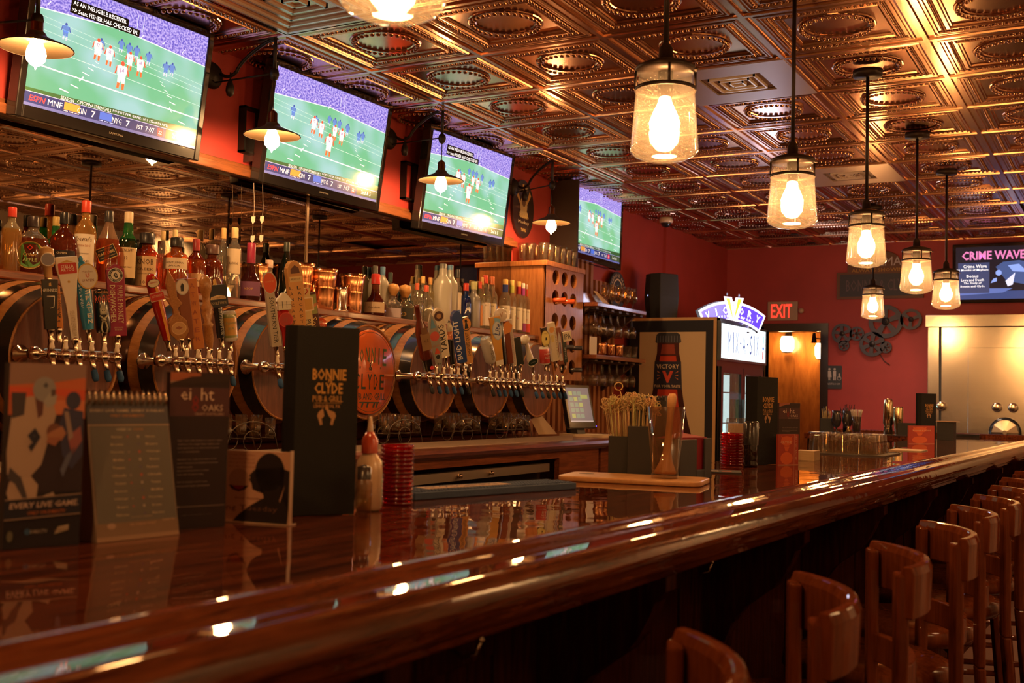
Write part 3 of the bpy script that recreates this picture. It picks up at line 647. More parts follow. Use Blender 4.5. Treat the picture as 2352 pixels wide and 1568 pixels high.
def d(s, w, L_, z): disc(s, -w*.1, L_*.87, w*.5, z+.004, (.75, .66, .55), (.5, .45, .4), L_*.12); s.poly([(-w*.25, L_*.8), (0, L_*.8), (w*.05, L_*.9), (-w*.1, L_*.94), (-w*.25, L_*.88)], z+.005, BK)
handle('reddish brown round-edged tap handle with a white oval badge', (417, 640), (432, 778), 26, 'slab', (.26, .08, .03), .6, decor=d)
def d(s, w, L_, z):
    for i, ch in enumerate('ATWATER'): s.text(ch, 0, L_*(.90-.125*i), w*.42, L_*.065, (.35, .08, .03), z)
handle('flat orange wooden slab tap handle with spaced vertical letters', (437, 639), (456, 801), 25, 'slab', (.62, .22, .06), .7, decor=d)
handle('turned wooden figure tap handle with a curved tan cap', (470, 632), (482, 803), 30, [(.4, 0), (.75, .15), (.6, .30), (.85, .34), (.5, .38), (.9, .5), (.7, .53), (.95, .57), (.6, .62), (.55, .72), (.95, .82), (.9, .93), (.4, 1), (.1, 1)], (.3, .1, .04), mat='tap_wood')
def d(s, w, L_, z):
    s.prism(rrect(w*2.2, L_*.42, .01, 0, L_*.80), z-.012, z+.006, (.02, .022, .03)); s.add([(-w*.9, L_*.74, z+.007), (w*.9, L_*.74, z+.007), (w*.8, L_*.79, z+.007), (0, L_*.82, z+.007), (-w*.8, L_*.79, z+.007)], [(0,1,2,3,4)], (.8, .62, .35)); s.text('SOUTHAMPTON', 0, L_*.77, w*1.4, .008, (.3, .1, .03), z+.008, .02); s.text('DOUBLE WHITE', 0, L_*.67, w*1.8, .010, (.55, .45, .25), z+.007, .02); s.lathe([(.001, 1.12*L_), (.006, 1.10*L_), (.006, 1.03*L_), (.01, 1.0*L_)], 8, axis='Y', col=GD)
    s.text('SOUTHAMPTON', w*.1, L_*.32, L_*.5, w*.35, (.6, .6, .5), z, 0, 0, V)
handle('black tap handle with a broad dark shield top and gold finial', (494, 655), (508, 775), 20, [(.9, 0), (1, .1), (1, .6), (1, 1), (.1, 1)], (.02, .022, .03), decor=d)
def d(s, w, L_, z): s.text('Perpetual', 0, L_*.6, w*.7, .014, (.3, .3, .12), z, .02, .3); s.text('IPA', 0, L_*.42, w*.4, .010, (.3, .3, .12), z, .02)
AL = (.7, .64, .55)
handle('beer can shaped tap handle with an orange and green label on the second barrel', (524, 714), (529, 783), 36, [(.8, 0), (1, .07), (1, .12), (1, .2), (1, .78), (1, .9), (.82, 1), (.78, 1), (.1, .99)], (.6, .33, .08), decor=d, sub=[AL, AL, (.3, .32, .12), (.66, .36, .09), (.3, .32, .12), AL, AL, AL])
# third barrel
def d(s, w, L_, z): disc(s, 0, L_*.86, w*.62, z+.004, (.75, .10, .03), (.55, .5, .44), L_*.135); s.text('SOUTHERN TIER', 0, L_*.88, w*.8, .006, (.8, .35, .15), z+.006, .02); s.text('SOUTHERN TIER', 0, L_*.36, L_*.62, w*.42, (.03, .025, .02), z, .01, 0, V)
handle('long clear grey tap handle with an orange oval badge and dark vertical letters', (613, 625), (634, 795), 24, 'tape2', (.55, .47, .36), .7, decor=d)
def d(s, w, L_, z):
    disc(s, 0, L_*.52, w*.5, z, (.42, .03, .02), (.62, .05, .03)); s.rect(-w*.5, L_*.72, w*.5, L_*.85, z, (.75, .68, .55))
    for x in (-.2, .15): s.rect(w*x-.001, L_*.72, w*x+.001, L_*.85, z+.0008, BK)
    s.rect(-w*.5, L_*.785, w*.5, L_*.79, z+.0008, BK); s.text('FORT', 0, L_*.52, w*.3, .016, (.3, .08, .05), z+.001, .03)
t, w_, l_, z_ = handle('bright red tap handle topped by a small white house', (648, 672), (656, 800), 30, [(.35, 0), (.45, .3), (.9, .4), (1, .5), (.9, .66), (.5, .7), (.1, .7)], (.45, .015, .012), decor=d)
obj('house_walls', MB((.75, .68, .55)).prism([(-w_*.5, l_*.70), (w_*.5, l_*.70), (w_*.5, l_*.85), (-w_*.5, l_*.85)], z_-.022, z_), 'paint', t); obj('house_roof', MB((.88, .8, .66)).prism([(-w_*.65, l_*.85), (w_*.6, l_*.85), (w_*.1, l_*1.0), (-w_*.1, l_*1.0)], z_-.026, z_+.004), 'paint', t)
def d(s, w, L_, z):
    s.poly(circ(0, L_*.86, w*.42, 18, L_*.11), z, (.55, .27, .09)); s.rect(-w*.4, L_*.72, w*.4, L_*.79, z+.0005, (.7, .5, .22)); s.poly([(-w*.3, L_*.83), (w*.3, L_*.83), (w*.25, L_*.90), (0, L_*.94), (-w*.28, L_*.89)], z+.001, (.10, .03, .015)); s.text('MILK STOUT', 0, L_*.755, w*.6, .008, BK, z+.001, .02)
    for i, ch in enumerate('LANCASTER'): s.text(ch, w*.15, L_*(.64-.075*i), w*.24, L_*.042, BK, z); s.text(ch, -w*.36, L_*(.64-.075*i), w*.20, L_*.042, BK, z)
handle('tan wooden tap handle with an arched top and two columns of black letters', (671, 598), (688, 770), 36, 'round', (.66, .33, .10), .7, decor=d)
def d(s, w, L_, z): s.poly(rrect(w*1.6, L_*.25, .004, -w*.1, L_*.72), z+.002, CR_); s.poly(rrect(w*1.3, L_*.2, .003, -w*.1, L_*.72), z+.003, (.62, .35, .08)); s.text('PUNK', 0, L_*.3, L_*.3, w*.5, BK, z, .03, 0, V); s.tube([(0, L_*.9, z), (w*.25, L_*.94, z), (w*.2, L_*.99, z)], .002, 5, RD)
handle('cream and mustard square panelled tap handle above the tall black menu', (697, 662), (712, 790), 24, 'slab', (.72, .55, .25), .6, decor=d)
def d(s, w, L_, z): s.rect(-w*.42, L_*.62, w*.42, L_*.96, z, (.30, .33, .10)); s.poly([(-w*.42, L_*.74), (w*.42, L_*.82), (w*.42, L_*.76), (-w*.42, L_*.68)], z+.0005, (.6, .25, .1)); s.text('Sour', 0, L_*.42, L_*.30, w*.6, (.75, .5, .18), z, .03, 0, V)
handle('dark framed tap handle with a green landscape picture and gold script', (712, 671), (728, 800), 24, 'slab', (.09, .03, .02), .5, decor=d)
def d(s, w, L_, z): s.text('BIG', 0, L_*.83, w*.5, .012, (.85, .4, .2), z+.001, .02); s.text('BREW', 0, L_*.7, w*.6, .012, (.85, .4, .2), z+.001, .02)
t, w_, l_, z_ = handle('round orange disc tap handle just left of the orange sign', (735, 728), (738, 800), 9, 'slab', (.3, .05, .02), .6)
b = MB((.72, .10, .03)); b.lathe([(.001, .006), (.026, .006), (.026, -.006), (.001, -.006)], 20, (0, l_*.78, 0)); b.text('BIG', 0, l_*.85, .02, .010, (.85, .5, .3), .0068, .02); b.text('DITCH', 0, l_*.7, .03, .010, (.85, .5, .3), .0068, .02); obj('badge', b, 'gloss', t)
# fifth barrel (right of the sign)
def d(s, w, L_, z): s.poly(rrect(w*.75, L_*.26, .004, 0, L_*.46), z*1.0+.0005, (.28, .15, .06)); s.text('ALE', 0, L_*.47, w*.4, .014, (.1, .05, .02), z+.002, .01); disc(s, w*.1, L_*.05, w*.16, z*.9, (.7, .04, .04)); s.poly(rrect(w*.5, L_*.1, .003, 0, L_*.62), z+.001, (.18, .08, .03))
handle('brown glass beer bottle tap handle leaning to the left', (957, 700), (985, 850), 30, [(.7, 0), (.8, .02), (.8, .16), (.95, .18), (1, .22), (1, .58), (.85, .66), (.45, .78), (.38, .95), (.44, .96), (.44, 1), (.1, 1)], (.10, .018, .008), decor=d, sub=[BK, BK, BK]+[(.12, .02, .01)]*8)
def d(s, w, L_, z): disc(s, 0, L_*.62, w*.42, z, (.62, .10, .07)); s.poly([(-w*.25, L_*.75), (w*.25, L_*.75), (0, L_*.93)], z, (.12, .28, .42)); s.text('Shark', 0, L_*.47, w*.7, .012, (.5, .2, .15), z, .02, .3); s.poly([(-w*.28, L_*.34), (w*.28, L_*.34), (w*.1, L_*.42), (-w*.05, L_*.43)], z, (.62, .08, .03)); disc(s, 0, L_*.29, w*.2, z, BK, (.6, .5, .4)); s.text('IPA', 0, L_*.18, w*.3, .012, BK, z, .03)
handle('grey surfboard shaped tap handle with a red circle', (988, 717), (1012, 860), 27, 'surf', (.36, .34, .30), .2, decor=d)
def d(s, w, L_, z): disc(s, 0, L_*.84, w*.4, z, (.08, .03, .02)); disc(s, 0, L_*.84, w*.2, z+.0005, (.5, .28, .12)); s.text('YARDS', 0, L_*.39, L_*.55, w*.55, (.02, .015, .015), z, .02, 0, pi/2)
handle('rounded cream tap handle with five large sideways black letters', (1003, 707), (1022, 820), 29, 'round', (.84, .74, .58), .25, ferr=.06, decor=d)
handle('slim black tap handle with a parrot perched on top, behind the cream one', (1031, 735), (1040, 838), 14, [(.8, 0), (1, .2), (1, .55), (1.1, .58), (.6, .6), (.9, .75), (1, .85), (.5, .95), (.1, 1)], BK, sub=[BK, BK, BK, (.5, .15, .06), (.5, .15, .06), (.45, .4, .3), (.45, .4, .3), (.05, .05, .05)])
def d(s, w, L_, z): s.text('BUD LIGHT', -w*.25, L_*.45, L_*.75, w*.5, (.75, .76, .8), z, .04, 0, pi/2); s.tube([(w*.3, 0, z*.4), (w*.3, L_, z*.4)], .006, 8, (.12, .18, .42))
handle('blue tap handle with sideways white lettering and a rounded end', (1045, 713), (1062, 832), 26, 'round', (.03, .07, .24), .5, decor=d)
def d(s, w, L_, z): disc(s, 0, L_*.86, w*.72, z+.002, (.75, .33, .07), BK, L_*.13); s.poly([(-w*.3, L_*.76), (w*.3, L_*.76), (w*.1, L_*.9), (-w*.1, L_*.9)], z+.003, BK); s.rect(-w*.32, L_*.9, w*.32, L_*.912, z+.003, BK); s.rect(-w*.18, L_*.91, w*.18, L_*.955, z+.003, BK); s.text('SHAWNEE CRAFT', 0, L_*.43, L_*.5, w*.5, BK, z, .01, 0, pi/2)
handle('orange wooden tap handle whose round badge shows a bearded man in a bowler hat', (1066, 728), (1078, 835), 17, 'slab', (.66, .32, .09), .6, decor=d)
# sixth barrel
def d(s, w, L_, z): s.text('FOUNDERS', w*.1, L_*.45, L_*.6, w*.28, (.15, .12, .1), z, .03, 0, V)
handle('silver beer can tap handle with dark lettering on the sixth barrel', (1114, 776), (1128, 832), 28, [(.7, 0), (.95, .08), (1, .12), (1, .86), (.92, .9), (.78, .98), (.78, 1), (.1, .98)], (.50, .47, .42), decor=d)
def d(s, w, L_, z): s.poly([(-w*.1, L_*.98), (w*.5, L_*.94), (w*.3, L_*.75), (0, L_*.7)], z+.0004, (.2, .42, .6)); disc(s, w*.1, L_*.72, w*.42, z+.001, (.55, .56, .56), (.3, .45, .6), L_*.17); s.text('Lite', w*.1, L_*.74, L_*.24, w*.5, (.03, .05, .2), z+.002, .03, .2, 1.35); s.text('Miller', -w*.2, L_*.66, w*.4, .008, (.03, .05, .15), z+.003, .02); s.rect(-w*.35, L_*.02, w*.35, L_*.12, z, WH)
handle('slanting blue and orange tap handle with a silver oval', (1135, 727), (1147, 840), 27, 'taper', (.62, .32, .07), .25, decor=d)
t, w_, l_, z_ = handle('black tap handle carrying a large round white badge behind the slanting blue and orange one', (1146, 712), (1158, 836), 14, [(.9, 0), (1, .1), (1, .9), (.3, 1), (.1, 1)], BK)
b = MB((.7, .6, .5)); b.lathe([(.001, .03), (.034, .03), (.037, .026), (.037, .018), (.001, .018)], 24, (-.004, l_*.92, 0)); b.text('V', -.004, l_*.92, .02, .028, (.4, .2, .1), .0312, .02); obj('badge', b, 'gloss', t)
b = MB(GD); b.lathe([(.001, l_*1.08), (.006, l_*1.05), (.004, l_*1.0)], 8, axis='Y'); obj('finial', b, 'metal', t)
def d(s, w, L_, z): s.poly([(-w*.7, L_*.7), (w*.6, L_*.74), (w*1.0, L_*.88), (w*.3, L_*1.0), (-w*.5, L_*.95), (-w*.9, L_*.82)], z+.002, (.75, .27, .05))
handle('dark wooden tap handle with an orange leaf shaped head', (1159, 737), (1171, 834), 15, 'slab', (.20, .05, .02), .8, decor=d)
def d(s, w, L_, z): s.text('FAT HEADS BREWERY', 0, L_*.5, L_*.8, w*.4, (.35, .3, .28), z, 0, 0, V)
handle('narrow pale slat tap handle leaning left on the sixth barrel', (1168, 733), (1181, 840), 11, 'slab', (.62, .52, .45), .9, decor=d)
handle('dark charcoal rectangular tap handle, rightmost on the sixth barrel', (1185, 774), (1194, 838), 19, 'slab', (.035, .04, .035), .5)
# last barrel
def goose():
    t, w, L_, z = handle('white goose head tap handle with an orange beak and a dark oval badge', (1207, 776), (1222, 842), 16, [(.6, 0), (1.0, .15), (1.0, .3), (.75, .5), (.58, .75), (.55, .9), (.4, .98), (.1, 1.0)], (.78, .7, .58), ferr=.05)
    b = MB((.78, .7, .58)); b.lathe([(.001, -.04), (.018, -.030), (.027, -.005), (.024, .018), (.001, .032)], 16, (-.010, L_*.97, .006), axis='X'); obj('goose_head', b, 'gloss', t)
    b = MB((.85, .32, .04)); b.lathe([(.019, -.030), (.015, -.050), (.009, -.075), (.001, -.080)], 10, (-.010, L_*.955, .006), axis='X'); obj('beak', b, 'gloss', t)
    b = MB(BK); disc(b, 0, L_*.2, .030, z+.008, (.02, .035, .03), (.7, .62, .5), .018); b.text('GOOSE IS.', 0, L_*.2, .03, .007, (.4, .4, .35), z+.009, .01); obj('badge', b, 'gloss', t)
goose()
def d(s, w, L_, z): s.text('Dogfish', 0, L_*.6, w*.6, .012, (.8, .6, .5), z, .02, .3); s.text('ALE', 0, L_*.4, w*.5, .012, (.8, .6, .5), z, .02)
handle('red and white can tap handle right of the goose', (1249, 796), (1252, 836), 24, [(.8, 0), (1, .08), (1, .9), (.85, 1), (.8, 1), (.1, .99)], (.50, .05, .05), decor=d, sub=[AL, (.55, .06, .05), AL, AL, AL])
t, w_, l_, z_ = handle('black tap handle with a yellow oval lager badge and gold finial', (1248, 752), (1258, 838), 13, 'slab', (.03, .02, .015), .8)
b = MB((.75, .62, .22)); disc(b, -.004, l_*.72, .026, .019, (.78, .64, .2), (.3, .2, .05), .044); b.text('LAGER', 0, l_*.55, .024, .009, BK, .0195, .02); b.text('Yuengling', 0, l_*.85, .024, .007, (.3, .15, .03), .0195); b.poly([(-.006, l_*.68), (.006, l_*.68), (.004, l_*.75), (-.004, l_*.75)], .0195, BK); obj('badge', b, 'gloss', t)
def d(s, w, L_, z): disc(s, -w*.1, L_*.82, w*.35, z, (.7, .35, .1)); s.text('CONSPIRACY BREW', w*.3, L_*.45, L_*.8, w*.2, (.25, .2, .15), z, 0, 0, V); s.rect(-w*.3, L_*.5, w*.05, L_*.68, z, (.7, .55, .2))
handle('cream tap handle with a curved notch and an orange circle, beside the yellow oval', (1264, 740), (1276, 828), 20, 'scal', (.78, .68, .52), .5, decor=d)
def d(s, w, L_, z): s.poly([(-w*.2, L_*.1), (w*.3, L_*.1), (w*.3, L_*.75), (0, L_*.9), (-w*.2, L_*.75)], z, (.55, .5, .5)); s.rect(-w*.1, L_*.3, w*.2, L_*.6, z+.0005, (.2, .15, .25))
handle('brown tap handle with a pale pointed panel', (1279, 752), (1287, 836), 15, 'slab', (.25, .07, .03), .7, decor=d)
def d(s, w, L_, z): s.prism([(-w*.1, L_*.68), (w*1.6, L_*.68), (w*1.6, L_*1.0), (-w*.1, L_*1.0)], z-.006, z+.003, (.78, .68, .52)); s.text('IPA', w*.8, L_*.84, w*1.3, L_*.18, BK, z+.0036, .03); s.text('SPECIAL', w*.1, L_*.3, L_*.4, w*.3, (.5, .5, .45), z, 0, 0, V)
handle('dark green tap handle with a cream IPA plate, rightmost of all taps', (1290, 762), (1297, 832), 13, 'scal', (.02, .035, .025), .8, decor=d)

# ---------------- televisions ----------------
def figure(s, u, v, h, shirt, sock, helm, W, H, z, num=None, facing=0):
    """small player drawn on the broadcast picture: u,v = feet, h = height as a share of the picture"""
    X, Y, k = u*W, v*H, h*H
    q = lambda pts, c: s.poly([(X+a*k*1.25, Y+b_*k) for a, b_ in pts], z, c)
    q([(-.13, .02), (-.05, .02), (-.02, .25), (-.12, .25)], sock); q([(.05, 0), (.13, 0), (.14, .25), (.04, .25)], sock)
    q([(-.12, .22), (-.02, .22), (.02, .45), (.02, .5), (-.13, .5)], shirt); q([(.03, .22), (.14, .22), (.14, .5), (-.02, .5)], shirt)
    q([(-.14, .46), (.14, .46), (.2, .78), (.1, .84), (-.1, .84), (-.2, .78)], shirt); q([(-.2, .78), (-.15, .8), (-.2, .5), (-.25, .5)], helm); q([(.15, .8), (.2, .78), (.27, .52), (.22, .5)], helm)
    s.poly([(X+a, Y+.9*k+b_) for a, b_ in circ(0, 0, .085*k, 10)], z+.0001, helm)
    if num: s.text(num, X, Y+.66*k, .16*k, .16*k, (.25, .1, .35), z+.0003, .03)
m, nt, o = newmat('game_broadcast')
tc = N(nt, 'TexCoord'); sep = N(nt, 'SeparateXYZ'); L(nt, tc.outputs['Object'], sep.inputs[0])
nz = N(nt, 'TexNoise'); nz.inputs['Scale'].default_value = 110; nz.inputs['Detail'].default_value = 3; L(nt, tc.outputs['Object'], nz.inputs[0])
cr = N(nt, 'ValToRGB'); cr.color_ramp.elements[0].color = (.17, .12, .60, 1); cr.color_ramp.elements[1].color = (.62, .48, .95, 1); cr.color_ramp.elements[0].position = .4; cr.color_ramp.elements[1].position = .62; L(nt, nz.outputs[0], cr.inputs[0])
n2 = N(nt, 'TexNoise'); n2.inputs['Scale'].default_value = 3.2; L(nt, tc.outputs['Object'], n2.inputs[0])
gr = N(nt, 'ValToRGB'); gr.color_ramp.elements[0].color = (.20, .56, .28, 1); gr.color_ramp.elements[1].color = (.42, .68, .64, 1); gr.color_ramp.elements[0].position = .42; gr.color_ramp.elements[1].position = .58; L(nt, n2.outputs[0], gr.inputs[0])
at = N(nt, 'Attribute', attribute_name='Col'); mx = N(nt, 'MixRGB'); L(nt, at.outputs['Fac'], mx.inputs[0]); L(nt, gr.outputs[0], mx.inputs[1]); L(nt, cr.outputs[0], mx.inputs[2])
bs = bsdf(nt, o, Roughness=.12, **{'Emission_Strength': .62}); bs.inputs['Base Color'].default_value = (.02, .02, .02, 1); L(nt, mx.outputs[0], bs.inputs['Emission Color'])
M['game'] = m
M['glassy'] = colmat('tv_bezel', .08, coat=.5)
_shared = {}
def tv(label, bl, br, up, caption, tilt=.135, W=None):
    a, c = P(*bl, x=-3.575), P(*br, x=-3.575); W = (c-a).length; H = W*.565
    m = frame(a, (c-a), (tilt, 0, 1))
    t = thing('television', label, 'television', group='televisions above the mirror', mat=m)
    e = .03; b = MB((.012, .010, .010)); b.box(-e, 0, -e*1.6, H+e, -.05, .006); b.box(W, W+e, -e*1.6, H+e, -.05, .006); b.box(0, W, H, H+e, -.05, .006); b.box(0, W, -e*1.6, 0, -.05, .006); b.box(0, W, 0, H, -.05, -.004); b.box(W*.15, W*.85, H*.15, H*.85, -.09, -.05)
    obj('bezel', b, 'glassy', t, bevel=.004)
    s = MB((0, 0, 0)); n = 24
    lim = lambda u: .745+.11*u*min(1, 1.2) if u < .45 else .8-.06*(u-.45)/.55
    for i in range(n):
        u0, u1 = i/n, (i+1)/n; l0, l1 = lim(u0)*H, lim(u1)*H
        s.add([(u0*W, 0, 0), (u1*W, 0, 0), (u1*W, l1, 0), (u0*W, l0, 0)], [(0,1,2,3)], (0, 0, 0), False); s.add([(u0*W, l0, 0), (u1*W, l1, 0), (u1*W, H, 0), (u0*W, H, 0)], [(0,1,2,3)], (1, 1, 1), False)
    obj('screen', s, 'game', t)
    g = MB(); z = .0008
    def ln(u0, v0, u1, v1, wd, col=(.75, .85, .9), zz=z):
        dx, dy = (u1-u0)*W, (v1-v0)*H; q = sqrt(dx*dx+dy*dy); nx, ny = -dy/q*wd/2, dx/q*wd/2
        g.poly([(u0*W-nx, v0*H-ny), (u1*W-nx, v1*H-ny), (u1*W+nx, v1*H+ny), (u0*W+nx, v0*H+ny)], zz, col)
    LC = (.55, .80, .72)
    for i in range(n): u0, u1 = i/n, (i+1)/n; ln(u0, lim(u0), u1, lim(u1), .004)
    ln(0, .325, 1, .268, .005); ln(0, .60, 1, .488, .002, LC); ln(0, .47, 1, .385, .002, LC); ln(0, .70, 1, .57, .0015, LC); ln(0, .66, 1, .53, .0015, LC)
    for k, (u, v) in enumerate([(.17, .19), (.225, .245), (.28, .366), (.307, .414), (.325, .448), (.34, .48)]): ln(u, v, u+.05-.006*k, v-.012, .0045-.0005*k)
    for k, (u, v) in enumerate([(.87, .20), (.80, .342), (.776, .39), (.754, .429), (.736, .465), (.725, .49)]): ln(u, v, u+.045-.005*k, v-.01, .004-.0005*k)
    ln(.268, .292, .288, .33, .006); ln(.805, .295, .822, .258, .004); ln(.55, .96, .55, .84, .002); ln(.585, .96, .585, .84, .002)
    for k in range(7): ln(.06+.13*k, .78+.01*(k % 3), .075+.13*k, .82, .004, (.75, .75, .95))
    OR, WHT, BL = (.85, .16, .05), (.88, .86, .84), (.13, .25, .62)
    for u, v, h, n_ in ((.345, .492, .18, '77'), (.413, .478, .17, '65'), (.531, .497, .155, '61'), (.494, .32, .235, '14'), (.595, .469, .175, '68')): figure(g, u, v, h, WHT, OR, (.75, .10, .05), W, H, z+.0002*(1+int(v < .4)*2), n_)
    for u, v, h in ((.166, .563, .14), (.472, .618, .11), (.52, .60, .12), (.565, .60, .12), (.64, .586, .12), (.752, .541, .13), (.79, .56, .12), (.36, .56, .12)): figure(g, u, v, h, BL, (.6, .65, .75), (.06, .1, .4), W, H, z)
    Bz = z+.0010
    g.poly([(0, 0), (W, 0), (W, .115*H), (0, .105*H)], Bz, (.02, .03, .13)); g.poly([(0, .105*H), (W, .115*H), (W, .17*H), (0, .135*H)], Bz, (.03, .09, .03)); g.rect(0, .105*H, W, .11*H, Bz+.0001, (.35, .4, .65)); g.rect(0, 0, W, .022*H, Bz+.0001, (.10, .12, .34))
    k = Bz+.0003
    g.text('ESPN', .066*W, .062*H, .085*W, .045*H, (.8, .05, .05), k, .05, .2); g.text('MNF', .158*W, .062*H, .075*W, .045*H, WHT, k, .02); g.text('SEASON', .217*W, .125*H, .07*W, .028*H, WHT, k, .02)
    g.rect(.205*W, .04*H, .29*W, .1*H, k-.0001, (.6, .28, .05)); g.text('CIN', .30*W, .062*H, .05*W, .045*H, WHT, k); g.text('7', .365*W, .062*H, .022*W, .05*H, WHT, k, .04); g.text('CINCINNATI BENGALS', .365*W, .128*H, .19*W, .026*H, WHT, k, .01)
    g.rect(.40*W, .04*H, .47*W, .1*H, k-.0001, (.06, .14, .62)); g.text('NYG', .50*W, .062*H, .055*W, .045*H, WHT, k); g.text('7', .565*W, .062*H, .022*W, .05*H, WHT, k, .04); g.text('POINTS PER GAME: 20.9 (22nd IN NFL)', .64*W, .132*H, .34*W, .026*H, (.7, .75, .9), k, .01)
    for x in (.205, .235, .265): g.rect(x*W, .028*H, (x+.022)*W, .034*H, k, (.8, .6, .6))
    for x in (.40, .43, .46): g.rect(x*W, .028*H, (x+.022)*W, .034*H, k, (.4, .5, .9))
    g.text('1ST', .638*W, .06*H, .035*W, .035*H, WHT, k); g.text('7:07', .70*W, .06*H, .055*W, .045*H, WHT, k); g.rect(.747*W, .03*H, .783*W, .095*H, k-.0001, (.75, .04, .06)); g.text('22', .765*W, .062*H, .022*W, .03*H, WHT, k, .02)
    g.rect(.80*W, .025*H, W, .105*H, k-.0001, (.04, .07, .03)); g.text('2nd & 5', .89*W, .064*H, .095*W, .04*H, WHT, k)
    if caption:
        g.rect(.176*W, .845*H, .498*W, .9*H, k, (0, 0, 0)); g.rect(.174*W, .788*H, .567*W, .845*H, k, (0, 0, 0)); g.text('AS AN INELIGIBLE RECEIVER.', .337*W, .872*H, .30*W, .034*H, W_, k+.0004, .05); g.text('>> Sean: FISHER HAS CHECKED IN.', .37*W, .816*H, .375*W, .036*H, W_, k+.0004, .05)
    obj('picture', g, 'lit', t)
    b = MB((.35, .28, .2)); b.text('SAMSUNG', W/2, -e*.8, .07, .008, (.5, .42, .3), .0075, .02); obj('maker_mark', b, 'paint', t)
    b = MB((.03, .025, .022)); b.box(W*.42, W*.58, H*.45, H*.7, -.13, -.09); b.box(W*.3, W*.33, H*.1, H*.9, -.12, -.09); b.box(W*.67, W*.7, H*.1, H*.9, -.12, -.09); obj('wall_bracket', b, 'iron', t)
    return t
tv('tilted television showing a football game with black caption lines, leftmost and largest', (52, 238), (446, 342), 0, True)
tv('tilted television showing a football game without captions, second from the left', (605, 395), (863, 464), 0, False)
tv('tilted television with small black captions over the football game, third from the left', (968, 507), (1152, 549), 0, True)
tv('smallest television with the football game, right of the wall lamp above the slats', (1308, 573), (1422, 606), 0, False, .02)

# ---------------- gooseneck wall lamps ----------------
def sconce(label, base, head, xh):
    a = P(*base, x=XW+.012); h = P(*head, x=xh); t = thing('wall_lamp', label, 'lamp', a, group='gooseneck wall lamps between the televisions'); h = h-a; I = (.022, .017, .015)
    obj('wall_plate', MB(I).lathe([(.001, -.012), (.06, -.012), (.062, 0), (.05, .016), (.001, .02)], 24, axis='X'), 'iron', t)
    hx, hy, hz = h; top = .12; pts = []
    for k in range(26):
        s = k/25
        if s < .3: q = s/.3; p = (.05+.27*hx*q, 0, -.018*sin(q*pi))
        else:
            q = (s-.3)/.7; p = (hx*(.27+.05/hx)+(hx*(.73-.05/hx))*(.5-.5*cos(q*pi)) if q < 1 else hx, 0, top*sin(q*pi*.56)**1.3)
        pts.append((p[0], hy*p[0]/hx, p[2]))
    pts.append((hx, hy, top*.6)); pts.append((hx, hy, -.02)); obj('gooseneck', MB(I).tube(pts, .008, 8), 'iron', t)
    b = MB(I); b.tube([(.02, 0, -.035), (hx, hy, -.035)], .004, 6); b.lathe([(.001, .03), (.008, .02), (.018, -.01), (.02, -.03), (.014, -.05), (.001, -.056)], 14, (hx*.3, hy*.3, -.055)); b.tube([(hx*.3, hy*.3, 0), (hx*.3, hy*.3, -.05)], .004, 6)
    b.lathe([(.004, .0), (.018, -.01), (.022, -.03), (.016, -.05), (.003, -.06)], 14, (hx, hy, -.01)); b.tube([(hx, hy, -.06), (hx, hy, hz+.02)], .0025, 6); obj('pulley_and_cord', b, 'iron', t)
    b = MB((.45, .26, .09)); b.lathe([(.003, .02), (.012, .012), (.02, .004), (.021, -.035), (.026, -.04)], 18, (hx, hy, hz)); obj('socket', b, 'metal', t)
    z = hz-.04; b = MB((.10, .07, .055)); b.lathe([(.027, 0), (.034, -.012), (.045, -.02), (.122, -.052), (.124, -.056)], 36, (hx, hy, z)); obj('shade', b, 'iron', t)
    b = MB((.42, .30, .17)); b.lathe([(.018, -.006), (.030, -.016), (.042, -.024), (.120, -.056)], 36, (hx, hy, z)); r_ = obj('reflector', b, 'steel', t)
    for q in r_.data.polygons: q.use_smooth = False
    b = MB(W_); b.lathe([(.012, -.01), (.017, -.03), (.030, -.06), (.034, -.08), (.030, -.098), (.016, -.113), (.004, -.12), (.001, -.13)], 16, (hx, hy, z)); obj('bulb', b, 'bulb2', t)
sconce('gooseneck wall lamp with a cone shade in front of the first television', (-118, 40), (86, 48), -3.3)
sconce('gooseneck wall lamp with a cone shade between the first and second televisions', (488, 173), (627, 262), -3.3)
sconce('gooseneck wall lamp with a cone shade between the second and third televisions', (895, 318), (1014, 375), -3.3)
sconce('gooseneck wall lamp with a cone shade beside the oval beer sign', (1180, 430), (1267, 478), -3.3)
for lb, q in (('black open metal wall bracket left of the third television', (940, 420)), ('black metal bracket with a tiny blue light left of the second television', (575, 305))):
    p = P(*q, x=XW+.03); t = thing('wall_bracket', lb, 'bracket', p)
    obj('frame', MB((.02, .017, .015)).box(-.03, .01, -.05, -.04, -.1, .12).box(-.03, .01, .06, .07, -.1, .12).box(-.03, .01, -.05, .07, .11, .12).box(-.03, .01, -.05, .07, -.1, -.09), 'iron', t)
    if 'blue' in lb: obj('device', MB((.02, .018, .018)).box(-.03, .05, -.01, .1, -.14, -.02), 'gloss', t); obj('status_light', MB((.15, .1, 1)).lathe([(.001, .004), (.005, 0)], 8, (.052, .03, -.06), axis='X'), 'sign', t)
